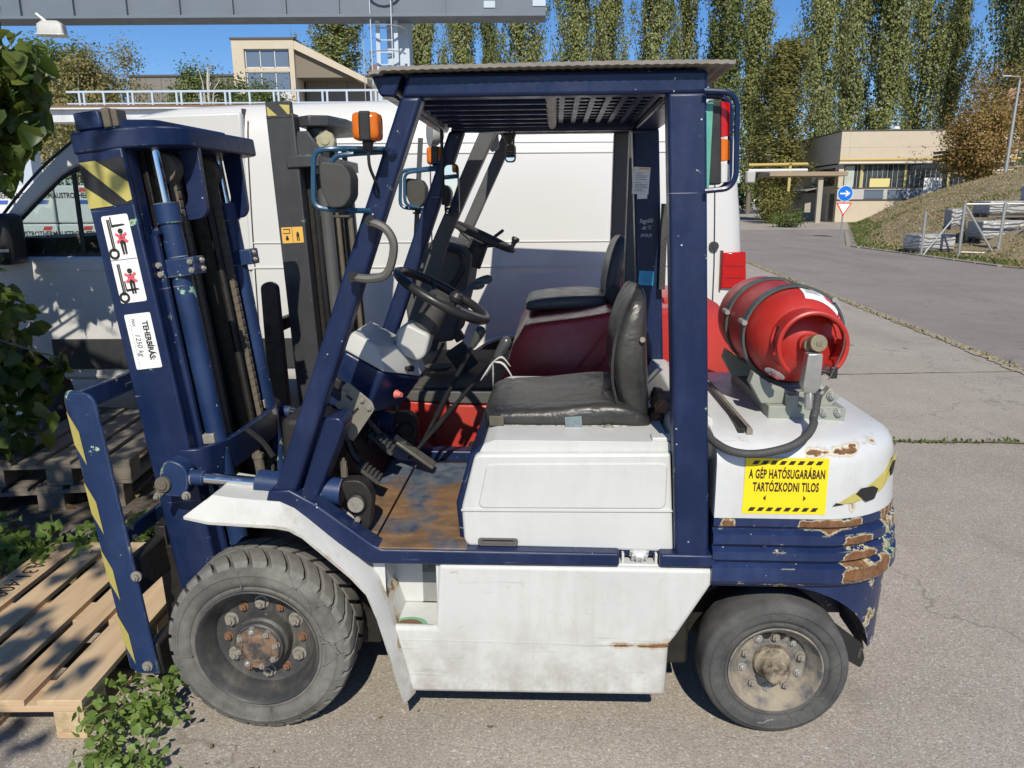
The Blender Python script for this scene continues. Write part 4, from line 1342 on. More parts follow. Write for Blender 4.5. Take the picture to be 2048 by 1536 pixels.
for i in range(6):
    pr.box((.530, .4455, 1.422 - i * .0075), (.044 - .012 * (i % 2), .0008, .0014), (0, R(3), 0))
pr.build('printed_lines', MAT['ink'], F1, smooth=0)
mb = MB()
mb.bb(.578, .602, .40, .43, 1.36, 1.70)
for i in range(18):
    mb.cyl((.585 + .009 * (i % 2), .399, 1.385 + i * .0105), (.585 + .009 * (i % 2), .398, 1.385 + i * .0105), .0028, n=6, mi=1)
mb.build('perforated_duct', [MAT['dust_black'], MAT['print_k']], F1)
MB().tube(spline([(-.02, .40, 2.0), (-.018, .40, 1.985), (-.03, .40, 1.972), (-.02, .40, 1.955), (-.028, .40, 1.935), (-.012, .40, 1.93), (-.01, .40, 1.99)], 4), .004, 6).build('loose_cable', MAT['rubber'], F1)

# ---- engine hood and lower side panel
mb = MB()
hp = [(-.148, .63), (-.158, .76), (-.112, .925), (-.055, .972), (.50, .972), (.53, .90), (.54, .63)]
mb.prism(hp, -.44, .44)
mb.build('hood_base', MAT['navy'], F1, bev=.012)
mb = MB()
mb.prism(rounded([(-.095, .905), (-.062, .970), (-.03, .982), (.515, .982), (.522, .94), (.50, .93), (-.07, .93)], .008), -.462, .462)
mb.build('hood_top', MAT['white_hood'], F1, bev=.016, seg=3)
hs = rounded([(-.128, .655), (-.134, .765), (-.088, .945), (.512, .955), (.538, .628), (-.115, .636)], [.02, .01, .02, .012, .02, .025], 4)
pn = MB()
pn.prism(hs, -.492, -.455)
po = pn.build('hood_side_panel', MAT['white_hood'], F1, bev=.012, seg=3)
ins = rounded([(-.082, .768), (.505, .776), (.505, .925), (-.052, .915)], .022, 4)
ctr = Vector((.2, .85))
mb = MB()
r0 = [Vector((p[0], -.4915, p[1])) for p in ins]
r1 = [Vector((ctr.x + (p[0] - ctr.x) * .985, -.4975, ctr.y + (p[1] - ctr.y) * .95)) for p in ins]
mb.loft([r0, r1], cap=False)
mb.f.append(tuple(range(len(ins), 2 * len(ins))))
mb.mi.append(0)
mb.build('raised_panel', MAT['white_hood'], po, smooth=8)
mb = MB()
mb.prism([(-.134, .764), (.525, .772), (.527, .766), (-.134, .758)], -.497, -.49)
mb.build('panel_crease', MAT['white_hood'], po)
sl = rounded([(-.083, .643), (.045, .643), (.045, .668), (-.083, .668)], .0124, 6)
sl2 = rounded([(-.072, .648), (.034, .648), (.034, .663), (-.072, .663)], .0074, 6)
mb = MB()
n = len(sl)
vs = [(p[0], -.4935, p[1]) for p in sl] + [(p[0], -.4985, p[1]) for p in sl] + [(p[0], -.4985, p[1]) for p in sl2] + [(p[0], -.4925, p[1]) for p in sl2]
fs = []
for a in range(3):
    fs += [(a * n + i, a * n + (i + 1) % n, (a + 1) * n + (i + 1) % n, (a + 1) * n + i) for i in range(n)]
fs.append(tuple(range(3 * n, 4 * n)))
mb.add(vs, fs).build('panel_handle', MAT['grey_pl'], po, smooth=50)
mb = MB().prism([(-.066, .6565), (.028, .6565), (.028, .662), (-.066, .662)], -.4935, -.493)
mb.build('handle_slot', MAT['black'], po)
MB().bb(.46, .53, -.45, -.40, .980, .992).build('hinge_cap', MAT['white_hood'], F1, bev=.003)
# rear deck between the hood and the counterweight
mb = MB()
mb.prism([(.52, .90), (.53, 1.00), (.565, 1.062), (.62, 1.062), (.66, 1.03), (.66, .90)], -.38, .45)
mb.build('rear_deck', MAT['white_hood'], F1, bev=.006)
mb = MB()
for i in range(9):
    x, y, z = .50 + random.random() * .04, -.30 + random.random() * .2, .985 + random.random() * .07
    mb.box((x, y, z), (.03 + random.random() * .02, .03, .04), (random.random(), random.random(), random.random()))
mb.build('seat_latch', MAT['rust'], F1, bev=.004)

tp = [(-.322, .130), (.521, .143), (.526, .327), (.547, .357), (.658, .555), (.655, .592), (-.207, .590), (-.219, .369), (-.388, .369), (-.392, .35)]
mb = MB()
mb.prism(tp, -.532, -.50)
pt = mb.build('side_panel', MAT['white'], F1, bev=.014, seg=3)
mb = MB().prism([(.30, .322), (.524, .328), (.524, .334), (.30, .330)], -.5355, -.531)
mb.prism([(-.335, .322), (.2, .322), (.2, .326), (-.335, .326)], -.5335, -.531)
mb.build('panel_seam', MAT['white'], pt)
mb = MB()
mb.bb(-.215, .64, -.51, -.38, .575, .594)
mb.bb(-.39, -.20, -.515, -.34, .350, .362)       # step
mb.bb(-.395, -.02, -.36, -.345, .362, .60)       # riser
mb.bb(-.39, -.20, -.50, -.46, .33, .352)
mb.bb(-.218, -.206, -.515, -.345, .362, .588)
so = mb.build('step_recess', MAT['white_hood'], F1, bev=.005)
pa = MB().prism_z(rounded([(-.375, -.512), (-.245, -.512), (-.265, -.47), (-.31, -.455), (-.355, -.47)], .03), .3622, .3632)
pa.build('worn_patch', plain('green_primer', (0.16, 0.38, 0.22), 0.7), so)
pa = MB().prism_z(rounded([(-.362, -.5125), (-.262, -.5125), (-.28, -.483), (-.31, -.472), (-.345, -.483)], .02), .3634, .3642)
pa.build('worn_patch', MAT['rust'], so)
cap = MB().lathe([(.001, .03), (.018, .03), (.024, .026), (.026, .014), (.022, .0)], (.428, -.475, .608), (0, -.5, .85), 20)
for i in range(10):
    a = 2 * math.pi * i / 10
    d, u, w = orth((0, -.5, .85))
    p = Vector((.428, -.475, .608)) + (u * math.cos(a) + w * math.sin(a)) * .026
    cap.cyl(p, p + d * .024, .005, .004, 6)
cap.build('filler_cap', plain('speckled_silver_paint', (.52, .53, .53), .5, .2, .35, 60), F1)
mb = MB()
mb.bb(.372, .380, -.50, -.44, .585, .625)
mb.bb(.476, .484, -.50, -.44, .585, .625)
mb.build('filler_bracket', MAT['white_hood'], F1, bev=.002)
MB().bb(-.005, .035, -.535, -.50, .628, .634).build('latch', MAT['bolt'], F1, bev=.002)

# ---- front fender: bent sheet over the wheel
def fender(s):
    out = [(-.982, .768), (-.905, .752), (-.70, .742), (-.655, .734), (-.615, .712), (-.474, .582), (-.425, .525), (-.395, .44), (-.374, .356), (-.321, .138)]
    inn = [(-.915, .815), (-.85, .806), (-.70, .796), (-.655, .775), (-.615, .742), (-.463, .607), (-.405, .535), (-.375, .44), (-.350, .356), (-.300, .138)]
    mb = MB()
    rings = []
    for (a, b), (c, d) in zip(out, inn):
        rings.append([Vector((a, s * .598, b - .010)), Vector((a, s * .60, b)), Vector((c, s * .535, d)), Vector((c, s * .33, d)), Vector((c + .004, s * .33, d - .012)), Vector((c + .004, s * .53, d - .012))])
    mb.loft(rings)
    return mb
mirror_y(fender, 'front_fender', MAT['white_fender'], F1, smooth=40, bev=.003)
mb = MB().prism([(-.43, .60), (-.385, .60), (-.385, .37), (-.372, .33)], -.50, -.36)
mb.build('fender_liner', MAT['white_hood'], F1)

# ---- counterweight
def cw_ring(z, d, xr, W=.53, rc=.32, x0=.645, n=14):
    W += d
    xr += d
    rc += d
    pts = [(x0, -W)]
    for k in range(1, 9):
        pts.append((x0 + (xr - rc - x0) * k / 8, -W))
    for k in range(1, n + 1):
        a = (math.pi / 2) * k / n
        pts.append((xr - rc + rc * math.sin(a), -W + rc - rc * math.cos(a)))
    m_ = [(x, -y) for x, y in reversed(pts)]
    return [Vector((x, y, z)) for x, y in pts + m_]
lv = [(.765, .002, 1.283), (.85, .002, 1.278), (.93, .0, 1.272), (.955, -.004, 1.270), (.975, -.014, 1.268), (.992, -.035, 1.262), (1.005, -.07, 1.255), (1.016, -.14, 1.245), (1.024, -.24, 1.235)]
mb = MB()
rings = []
for z, d, xr in lv:
    rings.append(cw_ring(z, d, xr, rc=.33))
mb.loft(rings)
cwt = mb.build('counterweight_top', MAT['white_top'], F1, smooth=50)
lv = [(.765, .0), (.738, .0), (.730, -.014), (.722, -.014), (.712, .008), (.682, .008), (.675, -.010), (.668, -.010), (.658, .012), (.632, .012), (.625, -.006), (.617, -.006), (.606, .016), (.562, .016), (.548, .006), (.540, -.012), (.40, -.012), (.27, -.012)]
mb = MB()
mb.loft([cw_ring(z, d, 1.283 + (.765 - z) * .06 - max(0, .54 - z) * .10) for z, d in lv])
cwb = mb.build('counterweight_base', MAT['navy_ribs'], F1, smooth=30)
arch = []
for k in range(33):
    a = R(158 - 248 * k / 32)
    arch.append((.872 + .328 * math.cos(a), .206 + .328 * math.sin(a)))
arch = [(.50, .532), (.78, .532)] + [p for p in arch if p[0] > .80 and p[1] > .0] + [(.9, -.2), (.50, -.2)]
cutters = []
for s in (-1, 1):
    c_ = MB().prism(arch, *sorted((s * .80, s * .20))).build('wheel_arch_cutter', MAT['greasy'], smooth=0)
    cutters.append(c_)
    bo = cwb.modifiers.new('arch', 'BOOLEAN')
    bo.object = c_
    bo.operation = 'DIFFERENCE'
    bo.solver = 'EXACT'
F1_keep = F1.matrix_basis.copy()
for c_ in cutters:
    c_.matrix_basis = F1_keep
bpy.context.view_layer.update()
dg = bpy.context.evaluated_depsgraph_get()
me2 = bpy.data.meshes.new_from_object(cwb.evaluated_get(dg))
cwb.modifiers.clear()
cwb.data = me2
me2.materials.clear()
me2.materials.append(MAT['navy_ribs'])
me2.polygons.foreach_set('material_index', [0] * len(me2.polygons))
for c_ in cutters:
    bpy.data.objects.remove(c_)
for s in (-1, 1):
    mb = MB()
    rr = []
    for k in range(15):
        a = R(8 + 140 * k / 14)
        rr.append((.872 + .322 * math.cos(a), .206 + .322 * math.sin(a)))
    mb.prism(rr + [(p[0] * .985 + .868 * .015, p[1] * .985 + .222 * .015) for p in reversed(rr)], *sorted((s * .40, s * .19)))
    mb.build('wheel_arch_liner', MAT['greasy'], F1)
mb = MB().prism(rounded([(1.02, .34), (1.05, .39), (1.15, .315), (1.165, .26), (1.155, .225), (1.03, .30)], .01), -.47, -.462)
mb.build('mud_flap', MAT['black'], F1)
MB().prism([(1.145, .30), (1.155, .30), (1.15, .262), (1.14, .262)], -.472, -.4705).build('worn_mark', MAT['dust_black'], F1)
# groove across the counterweight top, and the cover plate beside it
mb = MB()
mb.prism([(.744, .985), (.746, 1.030), (.758, 1.031), (.764, 1.022), (.764, .985)], -.455, .30)
mb.build('deck_rail', plain('rusty_deck_rail', (.20, .175, .14), .75, 0, .7, 40), F1)
mb = MB().box((.733, -.08, 1.020), (.020, .74, .012))
mb.build('deck_groove', MAT['greasy'], F1)
# warning sticker
st = MB().prism([(.726, .781), (.974, .781), (.972, .959), (.729, .957)], -.5335, -.5325)
wst = st.build('warning_sticker', MAT['sticker_y'], F1, smooth=0)
mb = MB()
for z0, z1, xs in ((.938, .950, .742), (.790, .802, .738)):
    for i in range(8):
        x = xs + .013 + i * .0265
        w = .0155
        mb.prism([(x - .008, z0), (x - .008 + w, z0), (x + w, z1), (x, z1)], -.5345, -.5336)
mb.prism([(.786, .832), (.794, .823), (.794, .841)], -.5345, -.5336)
mb.prism([(.905, .823), (.913, .832), (.905, .841)], -.5345, -.5336)
mb.build('black_print', MAT['print_k'], wst, smooth=0)
lettering('print', 'A GÉP HATÓSUGARÁBAN', .028, (.852, -.5342, .907), FACE, MAT['print_k'], wst, .465, space=1.08, bold=.0011)
lettering('print', 'TARTÓZKODNI TILOS', .028, (.851, -.5342, .866), FACE, MAT['print_k'], wst, .465, space=1.08, bold=.0011)
# torn hazard tape round the corner
def cw_side(t, z, d=.004):
    """point on the counterweight side, t = distance along the side from x = .95 round the corner"""
    rc, W = .32 + d, .53 + .002 + d
    xr = 1.279 + d
    if t < 0:
        return Vector((xr - rc + t, -W, z))
    a = t / .32
    return Vector((xr - rc + rc * math.sin(a), -W + rc - rc * math.cos(a), z))
def tape(poly, m, name, d):
    mb = MB()
    n = len(poly)
    P = [cw_side(p[0], p[1], d) for p in poly]
    Q = [cw_side(p[0], p[1], d - .0012) for p in poly]
    mb.add(P + Q, [tuple(range(n)), tuple(range(2 * n - 1, n - 1, -1))] + [(i, (i + 1) % n, (i + 1) % n + n, i + n) for i in range(n)])
    return mb.build(name, m, F1, smooth=0)
tape([(.045, .812), (.10, .842), (.14, .852), (.155, .825), (.105, .815)], MAT['hazard_y'], 'torn_tape', .0022)
tape([(.155, .825), (.14, .852), (.25, .895), (.30, .93), (.33, .935), (.30, .875), (.22, .835)], MAT['hazard_y'], 'torn_tape', .0022)
tape([(.035, .808), (.045, .818), (.07, .812)], MAT['hazard_k'], 'torn_tape', .0036)
tape([(.108, .842), (.125, .858), (.175, .858), (.20, .845), (.185, .815), (.15, .812)], MAT['hazard_k'], 'torn_tape', .0036)
tape([(.27, .895), (.29, .915), (.315, .91), (.29, .87), (.275, .87)], MAT['hazard_k'], 'torn_tape', .0036)

# ---- wheels
def make_wheel(name, c, rad, half, rim_r, m_tyre, blocks, rim_m, hub):
    """c centre of the outer face plane; axis -y outward"""
    ax = (0, -1, 0)
    cx, cy, cz = c
    w = half * 2
    sh = rad * (.925 if blocks else .955)
    prof = [(rim_r, -.004), (rim_r + .010, .004), (rim_r + .016, .005), (rim_r + .018, .001), (rim_r + .024, .001), (rim_r + .027, .007), (rim_r + (sh - rim_r) * .5, .011), (rim_r + (sh - rim_r) * .70, .0105), (rim_r + (sh - rim_r) * .72, .0135), (rim_r + (sh - rim_r) * .76, .0135), (rim_r + (sh - rim_r) * .78, .010), (sh - .01, .006), (sh, .0), (sh + .004, -.006)]
    if blocks:
        prof += [(rad - .020, -.03), (rad - .016, -w / 2), (rad - .020, -w + .03), (sh, -w), (rim_r, -w)]
    else:
        prof += [(rad - .004, -.022), (rad, -.05), (rad + .001, -w / 2), (rad, -w + .05), (sh, -w), (rim_r, -w)]
    tyre = MB().lathe(prof, c, ax, 72)
    # moulded ridges on the side wall
    if blocks:
        for k in range(4):
            a = R(8 + k * 90)
            p0 = Vector((cx + math.cos(a) * (rim_r + .02), cy - .0095, cz + math.sin(a) * (rim_r + .02)))
            p1 = Vector((cx + math.cos(a) * (sh - .012), cy - .0095, cz + math.sin(a) * (sh - .012)))
            tyre.cyl(p0, p1, .003, n=5)
    T = tyre.build(name, m_tyre, F1, smooth=50)
    if blocks:
        nb = 30
        proto = {}
        for side in (0, 1):
            mb = MB()
            y0 = cy + (.000 if side == 0 else w)
            yc = cy + w / 2 + (.004 if side else -.004)
            pitch = 2 * math.pi / nb
            rings = []
            for t in (0, .12, .35, .7, 1.0):
                y = y0 + (yc - y0) * t
                a0 = pitch * (.85 * t ** 1.2 + (.5 if side else 0))
                wd = pitch * (.78 if t > .05 else .70)
                ro = rad if t > .12 else (rad - .006 if t > .05 else rad - .022)
                ri = rad - .026
                ring = []
                for aa, r_ in ((-wd / 2, ri), (-wd / 2, ro), (-wd / 6, ro), (wd / 6, ro), (wd / 2, ro), (wd / 2, ri)):
                    ring.append(Vector((math.cos(a0 + aa) * r_, y - cy, math.sin(a0 + aa) * r_)))
                rings.append(ring)
            mb.loft(rings)
            proto[side] = mb.build('tread_block', m_tyre, T, smooth=30, bev=.003, loc=(cx, cy, cz))
            for i in range(1, nb):
                twin(proto[side], (cx, cy, cz), (0, pitch * i, 0))
    return T

FW = (-.795, -.578, .308)
fwheel = make_wheel('front_wheel', FW, .306, .10, .196, MAT['tyre'], True, None, None)
def disc(prof, c, m, name, parent, n=40, sm=35):
    return MB().lathe(prof, c, (0, -1, 0), n).build(name, m, parent, smooth=sm)
disc([(.198, .004), (.203, .008), (.199, .010), (.193, .004), (.186, -.012), (.180, -.03), (.170, -.045), (.164, -.068), (.150, -.074), (.11, -.074), (.02, -.074)], FW, MAT['rim_black'], 'rim', fwheel, 56)
disc([(.092, -.076), (.088, -.035), (.080, -.028), (.079, -.010), (.074, -.006), (.072, .002), (.05, .004)], FW, MAT['rim_black'], 'hub', fwheel)
disc([(.071, .0022), (.069, .005), (.05, .006), (.045, .010), (.001, .009)], FW, MAT['rusty_hub'], 'hub_cap', fwheel)
def ring_nuts(c, rr, n, a0, r, h, dy, parent, mats, skip=()):
    proto = None
    for i in range(n):
        if i in skip: continue
        a = a0 + 2 * math.pi * i / n
        mb = MB().cyl((0, 0, 0), (0, -.003, 0), r * 1.35, n=12).hexn((0, -.002, 0), (0, -1, 0), r, h)
        p = (c[0] + rr * math.cos(a), c[1] - dy, c[2] + rr * math.sin(a))
        if proto is None:
            proto = [MB().cyl((0, 0, 0), (0, -.003, 0), r * 1.35, n=12).hexn((0, -.002, 0), (0, -1, 0), r, h).build('nut', m, parent) for m in mats]
            used = set()
        k = i % len(mats)
        if k not in used:
            used.add(k)
            proto[k].location = p
            proto[k].rotation_euler = (0, a * 1.7, 0)
        else:
            twin(proto[k], p, (0, a * 1.7, 0))
ring_nuts(FW, .062, 8, .2, .0105, .012, -.002, fwheel, [MAT['bolt'], MAT['bolt'], MAT['zinc']])
ring_nuts(FW, .125, 6, .55, .018, .016, -.073, fwheel, [MAT['bolt'], MAT['bolt']])
ring_nuts(FW, .125, 6, 1.07, .012, .012, -.073, fwheel, [MAT['rust']])
RWc = (.872, -.508, .236)
rwheel = make_wheel('rear_wheel', RWc, .239, .075, .146, MAT['tyre_dark'], False, None, None)
disc([(.147, .004), (.151, .006), (.146, .008), (.140, -.002), (.134, -.016), (.116, -.03), (.108, -.046), (.085, -.048), (.06, -.048), (.02, -.046)], RWc, MAT['rim_pale'], 'rim', rwheel, 48)
disc([(.062, -.05), (.058, -.03), (.05, -.024), (.044, -.010), (.042, .018), (.036, .026), (.001, .028)], RWc, MAT['dusty_hub'], 'hub', rwheel, 32)
ring_nuts(RWc, .094, 5, .25, .013, .014, -.046, rwheel, [MAT['bolt'], MAT['bolt']])
ring_nuts(RWc, .096, 5, .85, .011, .008, -.046, rwheel, [MAT['zinc']])
mb = MB()
for k in range(3):
    a = R(62 + 26 * k - 12)
    mb.cyl((RWc[0] + .102 * math.cos(a), RWc[1] + .040, RWc[2] + .102 * math.sin(a)), (RWc[0] + .102 * math.cos(a), RWc[1] + .050, RWc[2] + .102 * math.sin(a)), .014, n=14)
mb.build('rim_holes', MAT['greasy'], rwheel)
MB().tube([(.81, -.516, .052), (.83, -.519, .046), (.845, -.519, .046), (.858, -.518, .056), (.875, -.517, .058)], .0009, 5).build('wire', MAT['bolt'], F1)
# far wheels: plain copies of the near ones turned round
for T in (fwheel, rwheel):
    c = T.copy()
    COL.objects.link(c)
    c.rotation_euler = (0, 0, math.pi)
    cx = FW[0] if T is fwheel else RWc[0]
    c.location = (2 * cx, 0, 0)

# ---- mast (tilted slightly forward); the mast's own frame: u along x, h up
MT = MB()
MT.bb(-.076, .072, -.345, -.315, -.22, 1.46)
MT.bb(-.076, -.050, -.335, -.25, -.22, 1.46)
MT.bb(.050, .072, -.335, -.26, -.22, 1.46)
mast = MT.build('mast', MAT['navy'], F1, bev=.006, loc=(-1.085, 0, .42), rot=(0, R(-6.72), 0))
mb = MB()
mb.bb(-.076, .072, .315, .345, -.22, 1.46)
mb.bb(.045, .072, .25, .335, -.22, 1.46)
mb.bb(-.076, -.05, .25, .335, -.22, 1.46)
mb.build('outer_channel', MAT['navy'], mast, bev=.006)
for s in (-1, 1):
    mb = MB()
    mb.bb(-.055, .085, *sorted((s * .245, s * .222)), -.15, 1.47)
    mb.bb(.060, .085, *sorted((s * .245, s * .165)), -.15, 1.47)
    mb.bb(-.055, -.03, *sorted((s * .245, s * .165)), -.15, 1.47)
    mb.build('inner_channel', MAT['greasy'], mast, bev=.004)
    cy = MB()
    cy.cyl((.118, s * .235, -.10), (.118, s * .235, 1.22), .034, n=20)
    cy.cyl((.118, s * .235, 1.22), (.118, s * .235, 1.285), .040, n=20)
    cy.build('lift_cylinder', MAT['navy_worn'], mast, smooth=40)
    MB().cyl((.118, s * .235, 1.285), (.118, s * .235, 1.46), .016, n=14).build('piston_rod', MAT['chrome'], mast)
    MB().tube(spline([(.10, s * .275, 1.20), (.085, s * .278, 1.19), (.080, s * .278, 1.12), (.078, s * .276, .6), (.078, s * .275, -.05)], 6), .014, 8).build('hydraulic_pipe', MAT['navy'], mast)
    # clamp with bolts
    cl = MB().bb(.085, .190, *sorted((s * .200, s * .275)), 1.045, 1.105)
    clo = cl.build('clamp', MAT['navy_worn'], mast, bev=.004)
    for u_, h_ in ((.178, 1.09), (.178, 1.062)):
        MB().hexn((u_, s * .275, h_), (0, s, 0), .010, .008).hexn((.19, s * .225, h_), (1, 0, 0), .010, .008).build('bolt', MAT['bolt'], clo)
    for u_, h_ in ((.075, 1.09), (.075, 1.06)):
        MB().hexn((u_, s * .29, h_), (.6, s * .8, 0), .011, .010).build('bolt', MAT['bolt'], clo)
    MB().bb(.085, .13, *sorted((s * .19, s * .28)), .47, .505).build('pipe_clip', MAT['bolt'], mast, bev=.003)
    # lift chain: link plates one by one
    ch0 = None
    for i in range(40):
        h_ = 1.40 - i * .030
        if ch0 is None:
            lk = MB()
            for yo in (-.010, -.004, .004, .010):
                lk.prism(rounded([(-.012, -.017), (.012, -.017), (.012, .017), (-.012, .017)], .008, 3), yo - .002, yo + .002)
            lk.cyl((0, -.013, -.012), (0, .013, -.012), .005, n=8)
            ch0 = lk.build('chain_link', MAT['grease_tan'], mast, loc=(.118, s * .15, h_))
        else:
            twin(ch0, (.118, s * .15, h_), (0, R(180) if i % 2 else 0, 0))
    MB().cyl((.10, s * .185, 1.40), (.10, s * .125, 1.40), .05, n=24).cyl((.10, s * .19, 1.40), (.10, s * .12, 1.40), .02, n=12).build('chain_pulley', MAT['grease_tan'], mast)
    MB().tube([(.105, s * .10, 1.38), (.105, s * .10, .1)], .014, 8).build('hydraulic_hose', MAT['greasy'], mast)
    # hanging hose guard
    y0 = -.11 if s < 0 else .24
    gp = rounded([(.140, 1.48), (.212, 1.48), (.200, 1.25), (.178, 1.225), (.085, 1.225), (.085, 1.265), (.128, 1.272), (.142, 1.30)], [.0, .0, .03, .03, .012, .012, .02, .03], 4)
    MB().prism(gp, y0 - .012, y0 + .012).build('hose_guard', MAT['navy'], mast, bev=.003)
for h_ in (.05, 1.36):
    MB().bb(-.06, .02, -.24, .24, h_, h_ + .09).build('cross_member', MAT['greasy'], mast, bev=.006)
MB().bb(-.02, .02, -.05, .12, -.15, 1.36).build('centre_hose_track', MAT['greasy'], mast, bev=.01)
# head plate: rounded near corner, straight rear edge
pl = [(-.085, -.35), (.0, -.352), (.06, -.345), (.11, -.32), (.155, -.28), (.19, -.23), (.21, -.17), (.215, -.10), (.235, .34), (.215, .362), (.05, .362), (-.085, .35)]
MB().prism_z(rounded(pl, .015, 3), 1.455, 1.520).build('head_plate', MAT['navy'], mast, bev=.008)
mb = MB()
mb.prism_z(rounded([(-.085, -.30), (.05, -.30), (.13, -.2), (.15, .30), (-.085, .30)], .03), 1.521, 1.550)
mb.build('head_bracket', MAT['navy'], mast, bev=.006)
MB().box((-.035, -.285, 1.555), (.085, .06, .055)).build('head_stop', MAT['navy_worn'], mast, bev=.006)
MB().box((.022, -.28, 1.557), (.025, .055, .06)).box((.045, -.27, 1.555), (.02, .06, .055)).build('head_stop', MAT['grease_tan'], mast, bev=.004)
# stickers on the near channel (face y = -.345)
tz = MB().prism([(-.074, 1.29), (.070, 1.29), (.070, 1.43), (-.074, 1.43)], -.3465, -.3455)
tape_o = tz.build('hazard_tape', MAT['hazard_k'], mast, smooth=0)
mb = MB()
mb.prism([(-.074, 1.43), (-.02, 1.43), (.070, 1.355), (.070, 1.302), (.052, 1.297)], -.3478, -.3466)
mb.prism([(-.074, 1.357), (-.074, 1.29), (.005, 1.29)], -.3478, -.3466)
mb.build('yellow_stripe', MAT['hazard_y'], tape_o, smooth=0)
s1 = MB().prism(rounded([(-.045, .985), (.043, .985), (.043, 1.262), (-.045, 1.262)], .008), -.3465, -.3455).build('warning_sticker', MAT['sticker_w'], mast, smooth=0)
def pict(dx, dh, fork_up):
    k = MB()
    Y0, Y1 = -.3478, -.3466
    def P(pts):
        k.prism([(a + dx, b + dh) for a, b in pts], Y0, Y1)
    def disk(cx, cz, r_, n=14):
        P([(cx + r_ * math.cos(2 * math.pi * i / n), cz + r_ * math.sin(2 * math.pi * i / n)) for i in range(n)])
    P([(-.030, -.045), (-.025, -.045), (-.025, .055), (-.030, .055)])
    P([(-.0235, -.045), (-.020, -.045), (-.020, .055), (-.0235, .055)])
    P([(-.018, .03 if fork_up else -.03), (-.014, .03 if fork_up else -.03), (-.014, .062 if fork_up else .0), (-.018, .062 if fork_up else .0)])
    z0 = .03 if fork_up else -.034
    P([(-.018, z0), (.028, z0 + .003), (.022, z0 + .008), (-.014, z0 + .008)])
    k.lathe([(.010, -.0006), (.010, .0006), (.018, .0006), (.018, -.0006), (.010, -.0006)], (-.028 + dx, -.3472, -.052 + dh), (0, -1, 0), 14)
    mz = -.002 if fork_up else .012
    disk(.008, .018 + mz, .0085)
    P([(-.003, .008 + mz), (.019, .008 + mz), (.017, -.022 + mz), (-.001, -.022 + mz)])
    P([(-.001, -.022 + mz), (.007, -.022 + mz), (.007, -.055 + mz), (.001, -.055 + mz)])
    P([(.0095, -.022 + mz), (.017, -.022 + mz), (.0155, -.055 + mz), (.0095, -.055 + mz)])
    k.build('pictogram', MAT['print_k'], s1, smooth=0)
    x = MB()
    for a in (1, -1):
        x.box((.008 + dx, -.3482, -.003 + mz + dh), (.045, .0008, .008), (0, R(38 * a), 0))
    x.build('red_cross', MAT['print_r'], s1, smooth=0)
pict(0, 1.195, True)
pict(0, 1.055, False)
MB().box((-.001, -.3472, 1.123), (.086, .0008, .0015)).build('divider_line', MAT['print_k'], s1, smooth=0)
s2 = MB().prism(rounded([(-.045, .765), (.043, .765), (.043, .948), (-.045, .948)], .006), -.3465, -.3455).build('capacity_sticker', MAT['sticker_w'], mast, smooth=0)
ROTD = Matrix(((0, 1, 0), (0, 0, -1), (-1, 0, 0))).to_euler()
lettering('print', 'TEHERBÍRÁS:', .019, (.018, -.3472, .857), ROTD, MAT['print_k'], s2, .86, bold=.0007)
lettering('handwriting', 'MAX', .010, (-.020, -.3472, .921), ROTD, MAT['ink'], s2, .85, shear=.2)
lettering('handwriting', '1250 kg', .018, (-.016, -.3472, .846), ROTD, MAT['ink'], s2, .95, shear=.2)
mb = MB()
for i in range(38):
    mb.box((-.031, -.3472, .935 - i * .0043), (.0012, .0006, .0020))
mb.build('dotted_line', MAT['print_k'], s2, smooth=0)
# tie across the back of the mast, curved at the near end
mb = MB()
pth = corner_path([(-1.10, -.355, 0), (-1.03, -.345, 0), (-.985, -.20, 0), (-.985, .20, 0), (-1.03, .345, 0), (-1.10, .355, 0)], .10, 5)
rings = []
for i, p in enumerate(pth):
    t = (pth[min(i + 1, len(pth) - 1)] - pth[max(i - 1, 0)]).normalized()
    nn = Vector((t.y, -t.x, 0))
    rings.append([p + nn * .012 + Vector((0, 0, .79)), p + nn * .012 + Vector((0, 0, .905)), p - nn * .012 + Vector((0, 0, .905)), p - nn * .012 + Vector((0, 0, .79))])
mb.loft(rings)
mb.build('mast_tie', MAT['navy'], F1, bev=.004, smooth=40)
MB().bb(-1.13, -1.07, -.30, .30, .22, .36).build('mast_foot', MAT['greasy'], F1, bev=.01)
